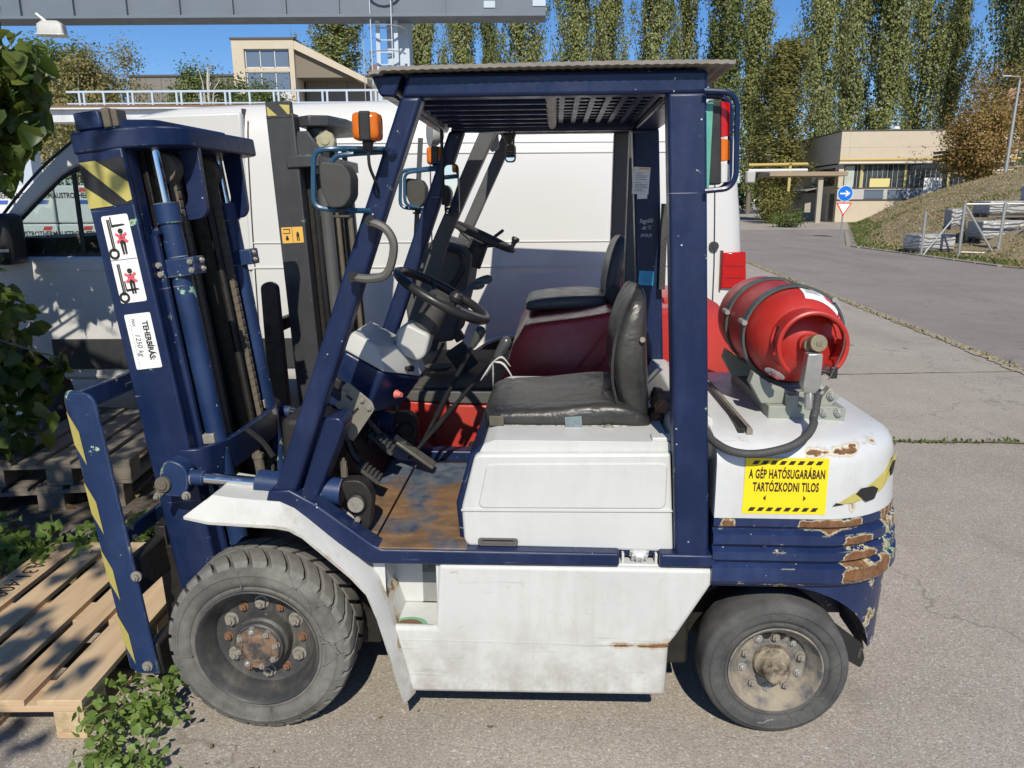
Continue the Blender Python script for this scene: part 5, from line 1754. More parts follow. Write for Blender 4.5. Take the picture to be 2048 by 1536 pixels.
# tilt cylinder, near and far
for s in (-1, 1):
    y = s * .415
    tb = MB()
    tb.cyl((-.815, y, .812), (-.535, y, .785), .045, n=24)
    tb.cyl((-.60, y, .795), (-.595, y, .795), .05, n=24)
    tbo = tb.build('tilt_cylinder', MAT['navy_worn'], F1, bev=.004)
    MB().cyl((-1.0, y, .826), (-.81, y, .812), .019, n=16).build('piston_rod', MAT['chrome'], tbo)
    ck = MB().cyl((-1.06, y, .83), (-.99, y, .826), .026, n=16)
    ck.prism(rounded([(-1.135, .775), (-1.05, .765), (-1.03, .83), (-1.045, .88), (-1.10, .90), (-1.13, .86)], .025), y - .03, y + .03)
    ck.build('clevis', MAT['navy_worn'], tbo, bev=.005)
    bossd = MB().cyl((-1.118, y + s * .028, .815), (-1.118, y + s * .042, .815), .026, n=20).cyl((-1.118, y + s * .042, .815), (-1.118, y + s * .048, .815), .017, n=16)
    bossd.prism(rounded([(-1.14, .80), (-1.155, .772), (-1.14, .76), (-1.10, .80)], .008), *sorted((y + s * .03, y + s * .036)))
    bossd.build('pivot_pin', MAT['grease_tan'], tbo, bev=.002)
    bolt((-1.14, y + s * .036, .775), (0, s, 0), .008, MAT['bolt'], tbo)
    bolt((-1.045, y + s * .03, .775), (0, s, 0), .011, MAT['bolt'], tbo)
    ey = MB()
    ey.prism(rounded([(-.535, .835), (-.46, .84), (-.425, .79), (-.435, .715), (-.445, .66), (-.485, .69), (-.505, .74)], .03), y - .035, y + .02)
    ey.cyl((-.478, y - .05 * 1, .762), (-.478, y + .04, .762), .032, n=20)
    eo = ey.build('cylinder_eye', MAT['greasy'], tbo, bev=.004)
    MB().cyl((-.478, y + s * .05, .762), (-.478, y + s * .056, .762), .026, n=18).cyl((-.478, y + s * .056, .762), (-.478, y + s * .0575, .762), .012, .011, 6).hexn((-.474, y + s * .05, .712), (0, s, 0), .010, .009).build('pivot_pin', MAT['bolt'], eo)
    MB().cyl((-.525, y, .838), (-.525, y, .868), .012, n=8).hexn((-.525, y, .868), (0, 0, 1), .011, .022).build('pipe_fitting', MAT['grease_tan'], eo)
# load backrest
def back_upright(s):
    mb = MB()
    def row(xf, xm, xr, z0):
        return [Vector((xf, s * .486, z0)), Vector((xm, s * .515, z0)), Vector((xr, s * .515, z0)), Vector((xr, s * .503, z0)), Vector((xm + .004, s * .503, z0)), Vector((xf + .010, s * .480, z0))]
    rows = []
    for z0, t in ((1.138, .024), (1.132, .012), (1.120, .004), (1.10, 0), (.80, 0), (.50, 0), (.158, 0)):
        k = (1.10 - z0) * .1045
        rows.append(row(-1.388 + k + t, -1.340 + k + t * .7, -1.268 + k - t * 1.6, z0))
    mb.loft(rows)
    return mb
bks = mirror_y(back_upright, 'backrest_upright', MAT['navy_worn'], F1, bev=.006)
mb = MB()
for i in range(4):
    z = 1.07 - i * .235
    def bv(t, zz):
        k = (1.10 - zz) * .1045
        return (-1.389 + k + .048 * t, -.4875 - .029 * t, zz)
    mb.add([bv(.06, z), bv(.95, z - .06), bv(.95, z - .17), bv(.06, z - .11)], [(0, 1, 2, 3)])
mb.build('yellow_stripe', MAT['hazard_y'], bks[0], smooth=0)
for p in ((-1.205, -.516, .52), (-1.206, -.516, .19)):
    MB().cyl(p, (p[0], p[1] - .006, p[2]), .018, n=18).hexn((p[0], p[1] - .005, p[2]), (0, -1, 0), .012, .010).build('bolt', MAT['bolt'], bks[0])
MB().box((-1.33, 0, 1.105), (.016, 1.0, .065), (0, R(-6.7), 0)).build('backrest_top_bar', MAT['navy_worn'], F1, bev=.004)
MB().box((-1.275, 0, .62), (.02, 1.0, .05), (0, R(-6.7), 0)).build('backrest_lower_bar', MAT['navy_worn'], F1, bev=.004)
MB().box((-1.30, .46, .86), (.07, .012, .46), (0, R(-6.7), 0)).build('backrest_inner_post', MAT['navy'], F1, bev=.004)
# fork carriage and forks
MB().box((-1.235, 0, .50), (.045, 1.0, .13), (0, R(-6.7), 0)).build('carriage_plate', MAT['greasy'], F1, bev=.01)
MB().box((-1.19, 0, .20), (.045, 1.0, .12), (0, R(-6.7), 0)).build('carriage_plate', MAT['greasy'], F1, bev=.01)
for y in (-.28, .28):
    MB().box((-1.18, y, .35), (.05, .05, .36), (0, R(-6.7), 0)).build('carriage_post', MAT['greasy'], F1, bev=.006)
for y in (-.24, .24):
    MB().prism([(-1.215, .60), (-1.255, .60), (-1.235, .075), (-1.9, .045), (-2.25, .048), (-2.25, .038), (-1.9, .03), (-1.19, .03)], y - .06, y + .06).build('fork', MAT['greasy'], F1, bev=.004)

# ---- dash, column, steering wheel, levers, pedals
def zpl(x, o=0.0):
    return 1.217 - .57 * (x + .564) + o
base = [(-.566, -.205), (-.430, -.205), (-.335, -.03), (-.335, .10), (-.566, .10)]
topp = [(-.535, -.185), (-.452, -.185), (-.375, -.03), (-.375, .08), (-.535, .08)]
mb = MB().loft([[Vector((x, y, zpl(x))) for x, y in base], [Vector((x, y, zpl(x, .022) if x > -.5 else zpl(x, .022))) for x, y in [(a * .97 + -.45 * .03, b * .97 - .05 * .03) for a, b in base]], [Vector((x, y, zpl(x, .078))) for x, y in topp]])
dsh = mb.build('dash_cover', MAT['lt_grey'], F1, bev=.008, seg=3)
low = [(-.645, -.195), (-.50, -.195), (-.415, -.03), (-.415, .10), (-.645, .10)]
mb = MB().loft([[Vector((x, y, z)) for (x, y), z in zip(low, (1.02, .985, .975, .975, 1.02))], [Vector((x * .985 - .0068, y * .97, zpl(x, -.003))) for x, y in base]])
mb.build('dash_body', MAT['navy_clean'], F1, bev=.012, seg=3)
nrm = Vector((.88, -.46, .0)).normalized()
p = Vector((-.372, -.105, 1.135))
kn = MB().cyl(p, p + nrm * .018, .007, n=10).cyl(p + nrm * .018, p + nrm * .03, .012, n=14)
kn.build('choke_knob', MAT['black'], dsh)
p = Vector((-.405, -.130, 1.045))
MB().cyl(p, p + nrm * .018, .016, .010, 12).cyl(p + nrm * .012, p + nrm * .024, .011, .009, 12).build('stop_button', MAT['red_knob'], dsh)
# grey column box
c2 = MB().prism(rounded([(-.412, 1.262), (-.372, 1.290), (-.286, 1.247), (-.308, 1.168), (-.338, 1.150), (-.416, 1.186)], .02, 3), -.07, .05)
c2.build('column_box', MAT['lt_grey'], F1, bev=.012, seg=3)
axs = Vector((.485, 0, .875)).normalized()
hub_c = Vector((-.259, 0.0, 1.365))
mb = MB()
mb.cyl(hub_c - axs * .02, hub_c - axs * .12, .045, .05, 18)
mb.cyl(hub_c - axs * .12 + Vector((0, .02, 0)), hub_c - axs * .36 + Vector((0, .04, 0)), .03, .03, 14)
mb.prism([(-.34, 1.20), (-.30, 1.24), (-.28, 1.29), (-.32, 1.32), (-.38, 1.24)], .0, .07)
mb.build('steering_column', MAT['dust_black'], F1, bev=.006)
d, u_, w_ = orth(axs)
sw = MB()
ringp = [hub_c + axs * .018 + (u_ * math.cos(2 * math.pi * i / 48) + w_ * math.sin(2 * math.pi * i / 48)) * .178 for i in range(48)]
sw.tube(ringp, .0165, 10, closed=True)
for a in (R(95), R(205), R(335)):
    e = u_ * math.cos(a) + w_ * math.sin(a)
    sw.tube([hub_c + e * .02, hub_c + e * .09 + axs * .004, hub_c + axs * .016 + e * .172], [.018, .013, .011], 8, flat=.6, up=axs)
swo = sw.build('steering_wheel', MAT['black'], F1, smooth=50)
MB().lathe([(.001, .028), (.03, .026), (.046, .014), (.048, -.01), (.03, -.02)], hub_c, axs, 24).build('horn_pad', MAT['dust_black'], swo)
kp = Vector((-.215, -.085, 1.335))
MB().lathe([(.001, .075), (.018, .072), (.026, .058), (.024, .044), (.014, .036), (.012, .0)], kp, axs, 18).build('spinner_knob', MAT['black'], swo)
MB().tube(spline([hub_c - axs * .09 + Vector((0, .05, 0)), hub_c - axs * .05 + Vector((.06, .16, .03)), hub_c - axs * .02 + Vector((.115, .24, .045))], 4), .006, 6).lathe([(.004, -.05), (.013, -.045), (.018, -.02), (.018, .0), (.010, .012), (.001, .013)], hub_c + Vector((.125, .26, .03)), (.93, .25, .16), 14).build('direction_lever', plain('grey_green_knob', (.075, .085, .08), .35), F1)
MB().lathe([(.004, -.06), (.013, -.05), (.018, -.02), (.018, .0), (.010, .012), (.001, .013)], hub_c + Vector((.150, .33, .045)), (.93, .25, .2), 14).tube([hub_c + Vector((.0, .12, -.06)), hub_c + Vector((.10, .315, .035))], .005, 6).build('indicator_lever', plain('grey_green_grip', (.075, .085, .08), .35), F1)
knobm = plain('dark_green_knob', (.06, .068, .066), .3)
for a, b, c in (((-.435, .20, .69), (-.075, .20, 1.115), (-.030, .20, 1.182)), ((-.385, .215, .745), (-.172, .215, 1.15), (-.132, .215, 1.222))):
    d3 = (Vector(c) - Vector(b)).normalized()
    lv_ = MB().tube([a, b, Vector(b) + d3 * .02], .008, 8).cyl(Vector(a) * .7 + Vector(b) * .3, Vector(a) * .45 + Vector(b) * .55, .011, n=8)
    lo = lv_.build('hydraulic_lever', MAT['black'], F1)
    MB().lathe([(.010, .0), (.015, .02), (.022, .065), (.020, .085), (.010, .095), (.001, .096)], Vector(b), d3, 18).build('lever_knob', knobm, lo, smooth=60)
mb = MB()
kx = Vector((-.085, .19, 1.10))
for e in ((.07, .0, -.02), (.085, -.01, -.075), (-.05, -.01, -.075), (.0, -.01, -.10), (-.03, .01, -.06)):
    q = kx + Vector(e)
    mid = (kx + q) / 2 + Vector((0, 0, .028 if e[0] > .05 else .0))
    sp = spline([kx, mid, q], 4)
    mb.tube(sp, [.005, .009, .013, .012, .014, .011, .009, .007, .002][:len(sp)], 6, flat=.3)
mb.build('plastic_tie', MAT['plastic_tie'], F1)
mb = MB()
for y, x, z, ln in ((.0, -.475, .80, 0), (-.16, -.53, .775, 1)):
    pass
mb.tube(spline([(-.60, -.16, .95), (-.57, -.16, .84), (-.545, -.16, .80)], 4), .012, 6)
mb.tube(spline([(-.60, .02, .98), (-.55, .02, .90), (-.51, .02, .85)], 4), .012, 6)
mb.build('pedal_arm', MAT['greasy'], F1)
def pedal(c, sx, sy, rot):
    mb = MB().box(c, (sx, sy, .014), rot)
    rm = Euler(rot).to_matrix()
    for i in range(6):
        off = rm @ Vector((-sx * .4 + i * sx * .16, 0, .011))
        mb.box(Vector(c) + off, (sx * .07, sy * .86, .010), rot)
    return mb.build('pedal', MAT['mat_rubber'], F1, bev=.004)
pedal((-.505, -.17, .765), .10, .075, (0, R(38), 0))
pedal((-.50, .02, .82), .12, .085, (0, R(42), 0))
mb = MB().box((-.405, .16, .735), (.20, .07, .014), (0, R(36), 0))
mb.build('pedal', plain('bare_pedal', (.11, .105, .09), .5, .3, .3, 30), F1, bev=.004)
# hand brake plate with slots and its dark lever
bp = MB().prism(rounded([(-.556, 1.105), (-.535, 1.125), (-.455, 1.055), (-.447, 1.03), (-.527, .915), (-.545, .93), (-.545, 1.0), (-.585, 1.045), (-.56, 1.06)], .008, 3), -.285, -.276)
bpo = bp.build('brake_plate', plain('bare_steel_plate', (.25, .235, .20), .5, .3, .3, 16), F1, bev=.002)
for q in ((-.546, 1.092), (-.465, 1.035), (-.535, .99), (-.487, 1.062)):
    MB().hexn((q[0], -.285, q[1]), (0, -1, 0), .009, .008).build('bolt', MAT['bolt'], bpo)
MB().box((-.515, -.2865, 1.022), (.035, .002, .008), (0, R(-45), 0)).box((-.530, -.2865, 1.07), (.024, .002, .008), (0, R(40), 0)).build('slot', MAT['greasy'], bpo)
MB().box((-.60, -.265, 1.135), (.12, .022, .035), (0, R(38), 0)).build('brake_lever', MAT['greasy'], F1, bev=.006)
mb = MB()
for (a, b, c) in (((-.66, -.30, .85), (-.60, -.24, .80), (-.55, -.2, .72)), ((-.62, -.1, .95), (-.58, -.08, .85), (-.56, -.05, .70)), ((-.64, .2, 1.0), (-.6, .22, .85), (-.6, .2, .7)), ((-.7, .1, .95), (-.68, .3, 1.02), (-.66, .36, .9)), ((-.80, -.30, .86), (-.85, -.26, .9), (-.93, -.2, .93)), ((-.78, -.28, .80), (-.82, -.27, .72), (-.84, -.26, .6))):
    MB().tube(spline([a, b, c], 5), .010, 6).build('hose', MAT['greasy'], F1)
MB().cyl((-.855, -.30, .86), (-.845, -.29, .73), .017, n=10).hexn((-.855, -.30, .86), (0, 0, 1), .02, .015).build('pipe_fitting', MAT['grease_tan'], F1)

# ---- seat
def seat_ring(x, yc, hw, z0, z1, dish, bol, n=28):
    out = []
    for i in range(n):
        a = 2 * math.pi * i / n
        ca, sa = math.cos(a), math.sin(a)
        y = hw * (abs(ca) ** .45) * (1 if ca >= 0 else -1)
        k = (abs(sa) ** .55) * (1 if sa >= 0 else -1)
        mid = (z0 + z1) / 2
        z = mid + (z1 - z0) / 2 * k
        if sa > 0:
            q = min(1, abs(y) / hw)
            z += sa * (bol * q ** 3 - dish * (1 - q * q))
        out.append(Vector((x, yc + y, z)))
    return out
YC = -.03
secs = [(-.082, .20, .985, 1.012, 0, 0), (-.078, .245, .978, 1.020, 0, 0), (-.058, .265, .972, 1.030, .002, 0), (-.02, .272, .970, 1.038, .004, .002), (.06, .275, .968, 1.042, .008, .004), (.14, .275, .968, 1.044, .012, .010), (.21, .276, .968, 1.048, .014, .024), (.29, .276, .968, 1.050, .016, .042), (.36, .274, .968, 1.050, .014, .050), (.42, .27, .968, 1.040, .01, .035), (.465, .262, .970, 1.01, .004, .01), (.487, .24, .972, .99, 0, 0)]
mb = MB().loft([seat_ring(x, YC, hw, z0, z1, d_, b_) for x, hw, z0, z1, d_, b_ in secs])
seat = mb.build('seat_cushion', MAT['vinyl'], F1, smooth=60, sub=1)
def back_ring(z, xc, hw, th, lean, n=28):
    out = []
    for i in range(n):
        a = 2 * math.pi * i / n
        ca, sa = math.cos(a), math.sin(a)
        y = hw * (abs(ca) ** .42) * (1 if ca >= 0 else -1)
        x = th * (abs(sa) ** .5) * (1 if sa >= 0 else -1)
        if sa < 0:
            q = abs(y) / hw
            x += .022 * (1 - q * q) * (-sa) - .02 * q ** 4 * 0
        out.append(Vector((xc + x, YC + y, z + lean * x)))
    return out
bsec = [(.972, .440, .22, .030), (.985, .434, .238, .044), (1.06, .422, .245, .058), (1.15, .405, .248, .068), (1.24, .403, .245, .062), (1.32, .412, .235, .050), (1.38, .425, .215, .038), (1.415, .432, .180, .026), (1.428, .436, .12, .014)]
mb = MB().loft([back_ring(z, x, hw, th, .0) for z, x, hw, th in bsec])
mb.build('seat_back', MAT['vinyl'], F1, smooth=60, sub=1)
# piping along the seams
for yq, sgn in ((YC - .263, -1),):
    pth = []
    for x, hw, z0, z1, d_, b_ in secs[2:-1]:
        rg = seat_ring(x, YC, hw, z0, z1, d_, b_, 56)
        pth.append(rg[31] * .94 + rg[32] * .06 + Vector((0, .004, -.004)))
    MB().tube(spline(pth, 4), .004, 6).build('piping', MAT['vinyl'], seat)
    MB().tube(spline([(.385, YC - .243, .99), (.358, YC - .252, 1.08), (.345, YC - .254, 1.15), (.35, YC - .250, 1.25), (.372, YC - .240, 1.34), (.402, YC - .222, 1.40)], 6), .005, 6).build('piping', MAT['vinyl'], seat)
MB().cyl((.44, YC - .245, 1.27), (.44, YC - .252, 1.27), .009, n=12).build('seat_button', MAT['bolt'], seat)
MB().box((.22, YC - .2795, .996), (.055, .002, .045), (0, R(-4), 0)).build('repair_tape', plain('grey_repair_tape', (.17, .21, .23), .45, 0, .5, 60), seat, smooth=0)
MB().box((-.035, YC - .2705, .998), (.05, .006, .035), (0, 0, R(-9))).build('repair_tape', plain('brown_repair_tape', (.10, .09, .065), .5, 0, .4, 20), seat, bev=.01)
mb = MB()
mb.bb(-.04, .48, -.27, .22, .958, .972)
mb.bb(.02, .50, -.30, -.27, .958, .968)
mb.bb(.02, .50, .20, .23, .958, .968)
mb.build('seat_rail', MAT['black'], F1, bev=.003)
MB().cyl((.335, -.29, .967), (.335, -.335, .967), .012, n=12).cyl((.335, -.30, .967), (.335, -.318, .967), .024, n=16).build('seat_adjuster', MAT['bolt'], F1)

# ---- gas cylinder bracket, straps and hose
CC = Vector((.938, 0, 1.274))
mb = MB()
mb.prism(rounded([(.845, 1.016), (1.085, 1.012), (1.09, 1.055), (1.05, 1.062), (.845, 1.062)], .003), -.32, .22)
mb.prism([(.79, 1.13), (.83, 1.062), (1.06, 1.062), (1.06, 1.10), (1.00, 1.105), (.93, 1.098), (.86, 1.125), (.80, 1.165)], -.285, -.24)
mb.prism([(.79, 1.13), (.83, 1.062), (1.06, 1.062), (1.06, 1.10), (1.00, 1.105), (.93, 1.098), (.86, 1.125), (.80, 1.165)], .12, .165)
mb.prism([(1.00, 1.06), (1.05, 1.06), (1.075, 1.09), (1.04, 1.12)], -.30, -.26)
mb.bb(.90, .935, -.325, -.30, 1.045, 1.10)
bko = mb.build('cylinder_bracket', MAT['olive_grey'], F1, bev=.004)
for q in ((1.02, -.322, 1.045), (1.065, -.322, 1.045), (1.045, -.302, 1.095)):
    MB().cyl(q, (q[0], q[1] - .004, q[2]), .015, n=16).hexn((q[0], q[1] - .003, q[2]), (0, -1, 0), .011, .009).build('bolt', MAT['zinc'], bko)
for y in (-.195, .06):
    MB().lathe([(.1585, -.022), (.166, -.022), (.166, .022), (.1585, .022), (.1585, -.022)], (CC.x, y, CC.z), (0, 1, 0), 48).build('strap', MAT['strap'], bko, smooth=40)
    a = R(130)
    for aa in (R(165), R(45)):
        q = Vector((CC.x + .168 * math.cos(aa), y, CC.z + .168 * math.sin(aa)))
        MB().cyl(q - Vector((0, .03, 0)), q + Vector((0, .03, 0)), .009, n=10).build('strap_pin', MAT['zinc'], bko)
    mb = MB()
    mb.box((CC.x + .165 * math.cos(R(25)), y, CC.z + .172 * math.sin(R(25))), (.012, .03, .10), (0, R(-25), 0))
    mb.build('strap_buckle', MAT['zinc'], bko, bev=.002)
hz = spline([(.958, -.43, 1.13), (.952, -.435, 1.08), (.945, -.445, 1.055), (.935, -.48, 1.05), (.90, -.535, 1.03), (.84, -.570, 1.005), (.75, -.575, 0.985), (.68, -.555, .985), (.635, -.50, 1.0), (.62, -.44, 1.02), (.60, -.38, 1.05)], 7)
MB().tube(hz, .0125, 10).build('gas_hose', MAT['rubber'], F1, smooth=60)

# the gas cylinder itself lies in the bracket: a thing of its own
GC = empty('gas_cylinder', F1.matrix_basis @ Vector((CC.x, CC.y, CC.z - .158)), R(-3.3), 'red gas cylinder lying in the straps behind the seat of the front forklift', 'gas cylinder')
o3 = Vector((0, 0, .158))
redp = paint('red_cylinder_paint', (.42, .024, .017), .40, chip=.3, edge=.3, dirt=.45, dirtcol=(.13, .05, .04), scratch=.4, fade=.2, green=.9)
prof = [(.001, .31), (.08, .305), (.13, .28), (.152, .24), (.157, .20), (.157, -.17), (.154, -.22), (.142, -.27), (.12, -.305), (.09, -.33), (.05, -.345), (.03, -.35), (.028, -.37), (.001, -.37)]
MB().lathe(prof, o3, (0, 1, 0), 56).build('shell', redp, GC, smooth=50)
# collar ring with openings
mb = MB()
nseg = 48
for i in range(nseg):
    a0, a1 = 2 * math.pi * i / nseg, 2 * math.pi * (i + 1) / nseg
    deg = (i + .5) * 360 / nseg
    open_lo = 228 < deg < 318
    side_open = (150 < deg < 206) or (8 < deg < 40)
    def q(a, r_, y):
        return Vector((r_ * math.cos(a), y, .158 + r_ * math.sin(a)))
    spans = [(-.305, -.405)]
    if open_lo: spans = [(-.385, -.405)] if deg < 235 or deg > 300 else []
    if side_open: spans = [(-.305, -.33), (-.372, -.405)]
    for ya, yb in spans:
        vs = [q(a, r_, y) for r_ in (.098, .105) for a in (a0, a1) for y in (ya, yb)]
        mb.add(vs, [(0, 1, 3, 2), (4, 6, 7, 5), (0, 4, 5, 1), (2, 3, 7, 6), (0, 2, 6, 4), (1, 5, 7, 3)])
arc = [Vector((.1015 * math.cos(R(t)), -.407, .158 + .1015 * math.sin(R(t)))) for t in range(-60, 236, 8)]
mb.tube(arc, .008, 8)
mb.build('collar', redp, GC, smooth=40)
vb = MB().cyl((0, -.34, .158), (0, -.395, .158), .022, n=16).cyl((0.010, -.39, .165), (.012, -.425, .17), .026, n=18).cyl((.012, -.425, .17), (.012, -.428, .17), .010, n=10)
vo = vb.build('valve', plain('brass_valve', (.24, .21, .14), .5, .4, .3, 30), GC, bev=.003)
reg = MB().loft([[Vector((x, y, z)) for x, y, z in ((-.022, -.40, .14), (.022, -.40, .14), (.022, -.44, .14), (-.022, -.44, .14))], [Vector((x, y, z)) for x, y, z in ((-.030, -.40, .04), (.022, -.40, .035), (.022, -.44, .035), (-.030, -.44, .04))], [Vector((x, y, z)) for x, y, z in ((-.022, -.405, .018), (.010, -.405, .015), (.010, -.435, .015), (-.022, -.435, .018))]])
reg.cyl((-.004, -.42, .02), (.0, -.425, -.035), .016, n=6)
reg.build('regulator', MAT['zinc'], GC, bev=.003)
MB().cyl((.02, -.42, .085), (.055, -.425, .08), .007, n=8).box((.062, -.425, .08), (.022, .012, .036)).build('wing_screw', MAT['black'], GC, bev=.003)
MB().tube(spline([(.09, -.41, .20), (.085, -.42, .15), (.06, -.43, .09), (.045, -.435, .06)], 5), .004, 6, flat=.4).build('seal_wire', MAT['zinc'], GC)
def shell_pt(a, y):
    """point just above the shell: a angle round the axis, y along it"""
    yv = -y
    pr = sorted(((-p[1], p[0]) for p in prof))
    r_ = np.interp(yv, [p[0] for p in pr], [p[1] for p in pr]) + .002
    return Vector((r_ * math.cos(a), y, .158 + r_ * math.sin(a)))
def decal(name, f, nu, nv, m):
    mb = MB()
    vs = [f(i / nu, j / nv) for j in range(nv + 1) for i in range(nu + 1)]
    fs = [(j * (nu + 1) + i, j * (nu + 1) + i + 1, (j + 1) * (nu + 1) + i + 1, (j + 1) * (nu + 1) + i) for j in range(nv) for i in range(nu)]
    return mb.add(vs, fs).build(name, m, GC, smooth=60)
jag = [0, .012, -.008, .015, .002, .02, -.01, .008, .0]
decal('hazard_label', lambda u, v: shell_pt(R(88 - 52 * u), -.215 - .075 * v - .01 * math.sin(9 * u) * (1 - v)), 14, 6, MAT['sticker_w'])
def lab2(u, v):
    p_ = shell_pt(R(58 - 12 * u), -.225 - .04 * v)
    return p_ + (p_ - o3 - Vector((0, p_.y, 0))).normalized() * .0015
decal('hazard_diamond', lab2, 4, 4, MAT['print_r'])
for i_ in range(5):
    def ln_(u, v, i_=i_):
        p_ = shell_pt(R(84 - (16 + 3 * (i_ % 2)) * u), -.222 - .009 * i_ - .0022 * v)
        return p_ + (p_ - o3 - Vector((0, p_.y, 0))).normalized() * .0014
    decal('printed_line', ln_, 5, 1, MAT['ink'])
def oval(u, v):
    a = 2 * math.pi * u
    p_ = shell_pt(R(238 + 15 * v * math.cos(a)), -.282 + .024 * v * math.sin(a))
    return p_
decal('weight_label', oval, 20, 3, MAT['sticker_w'])
c0 = shell_pt(R(238), -.282)
tx = (shell_pt(R(240), -.282) - shell_pt(R(236), -.282)).normalized()
xv = tx
yv_ = (shell_pt(R(238), -.295) - shell_pt(R(238), -.270)).normalized()
zn = xv.cross(yv_).normalized()
if zn.y > 0: zn = -zn
mm = Matrix((xv, yv_, xv.cross(yv_))).transposed()
lettering('print', '10,2', .024, c0 + zn * .004, mm.to_euler(), MAT['print_r'], GC, .9, shear=.15, depth=.001)
# ================================================================== WHITE VAN
V = empty('van', (0, 5.3, 0), 0, 'white panel van parked behind both forklifts, its cab in dappled shade', 'van')
def vwhite():
    g = G('van_white_paint')
    c = g.mix(g.noise(1.4, 4), (.555, .556, .545), (.61, .61, .597))
    z = g.sep()[2]
    du = g.math('MULTIPLY', g.ramp(z, 1.3, .5, 0, .5), g.ramp(g.noise(7, 5, .7), .35, .7))
    c = g.mix(du, c, (.36, .33, .27))
    g.b.inputs['Coat Weight'].default_value = .3
    return g.done(c, .38, 0, .5)
MAT['van'] = vwhite()
def vy(z):
    return float(np.interp(z, [.5, .55, .95, 1.25, 1.6, 2.0, 2.22, 2.32], [.02, 0, 0, .012, .03, .06, .10, .135]))
MAT['van_dark'] = plain('van_dark_trim', (.03, .031, .033), .55, 0, .2, 6)
def van_glass():
    g = G('van_glass')
    tr = g.n('BsdfTransparent')
    tr.inputs[0].default_value = (.82, .87, .86, 1)
    gl = g.n('BsdfGlossy')
    gl.inputs['Roughness'].default_value = .02
    mx = g.n('MixShader')
    mx.inputs[0].default_value = .09
    g.t.links.new(tr.outputs[0], mx.inputs[1])
    g.t.links.new(gl.outputs[0], mx.inputs[2])
    g.t.links.new(mx.outputs[0], g.out.inputs[0])
    return g.m
MAT['vglass'] = van_glass()
VW = 2.0
def vring(x, z0, zt, ins=0.0):
    h = zt - z0
    half = [(0.02 + ins, z0), (0.0 + ins, z0 + .05), (.0 + ins, z0 + .45), (.012 + ins, 1.25), (.03 + ins, 1.6), (.06 + ins, zt - .42), (.10 + ins, zt - .20), (.135 + ins, zt - .10), (.19 + ins, zt - .035), (.28 + ins, zt - .008), (.6, zt + .02)]
    return [Vector((x, y, z)) for y, z in half] + [Vector((x, VW - y, z)) for y, z in reversed(half)]
mb = MB()
mb.loft([vring(-1.80, .50, 2.40), vring(-1.0, .50, 2.42), vring(.6, .50, 2.425), vring(1.42, .50, 2.42), vring(1.53, .50, 2.41, .012), vring(1.60, .50, 2.37, .05), vring(1.63, .55, 2.28, .11)])
vb = mb.build('body', MAT['van'], V, smooth=50)
ct = MB().cyl((.02, -.4, .36), (.02, .45, .36), .43, n=40)
cto = ct.build('arch_cut', MAT['van_dark'])
bo = vb.modifiers.new('arch', 'BOOLEAN')
bo.object = cto
bo.operation = 'DIFFERENCE'
bo.solver = 'EXACT'
cto.location = (0, 5.3, 0)
bpy.context.view_layer.update()
dg = bpy.context.evaluated_depsgraph_get()
me2 = bpy.data.meshes.new_from_object(vb.evaluated_get(dg))
vb.modifiers.clear()
vb.data = me2
me2.materials.clear()
me2.materials.append(MAT['van'])
me2.polygons.foreach_set('material_index', [0] * len(me2.polygons))
bpy.data.objects.remove(cto)
# the rear slopes in a little towards the roof
for v in me2.vertices:
    if v.co.x > 1.3:
        v.co.x -= max(0, v.co.z - 1.3) * .095 * (v.co.x - 1.3) / .33
mb = MB().cyl((.02, .42, .36), (.02, .06, .36), .428, n=36)
mb.build('arch_liner', MAT['van_dark'], V)
mb = MB()
path = [Vector((.02 + .45 * math.cos(R(t)), -.002, .36 + .45 * math.sin(R(t)))) for t in range(-5, 186, 6)]
mb.tube(path, .022, 6, flat=.45, up=(0, 1, 0))
mb.build('arch_flare', MAT['van'], V)
def vwheel(x):
    t = MB().lathe([(.20, -.01), (.22, .01), (.30, .012), (.335, -.01), (.345, -.05), (.345, -.18), (.33, -.21), (.2, -.21)], (x, .05, .345), (0, -1, 0), 40).build('wheel', MAT['tyre_dark'], V, smooth=50)
    MB().lathe([(.205, -.01), (.19, -.03), (.16, -.05), (.09, -.06), (.06, -.03), (.001, -.03)], (x, .05, .345), (0, -1, 0), 30).build('rim', MAT['zinc'], t)
vwheel(.02)
vwheel(-3.62)
# side pressings: thin ridges
for z, h_, x0, x1 in ((1.285, .012, -1.78, 1.5), (2.045, .010, -1.3, 1.42), (2.115, .006, -1.6, 1.40), (1.455, .008, -1.78, 1.5)):
    yo = vy(z)
    x1 = min(x1, 1.34)
    MB().bb(x0, x1, yo - .007, yo + .02, z, z + h_).build('body_pressing', MAT['van'], V, bev=.003)
for x in (-1.78, -.55, 1.40):
    mb = MB()
    zs = [.52 + .07 * k for k in range(26)]
    k_ = lambda z: (max(0, z - 1.3) * .095 * (x - 1.3) / .33 if x > 1.3 else 0)
    P = [(x - k_(z), vy(z) - .0025, z) for z in zs]
    Q = [(p[0] + .009, p[1], p[2]) for p in P]
    n = len(P)
    mb.add(P + Q, [(i, i + 1, n + i + 1, n + i) for i in range(n - 1)])
    mb.build('door_gap', MAT['print_k'], V, smooth=0)
MB().bb(-1.80, -.46, -.012, .02, .585, .80).build('side_trim', MAT['van_dark'], V, bev=.006)
MB().bb(.50, 1.60, -.012, .02, .585, .80).build('side_trim', MAT['van_dark'], V, bev=.006)
MB().bb(1.58, 1.75, .05, 1.95, .40, .62).build('rear_bumper', MAT['van_dark'], V, bev=.03)
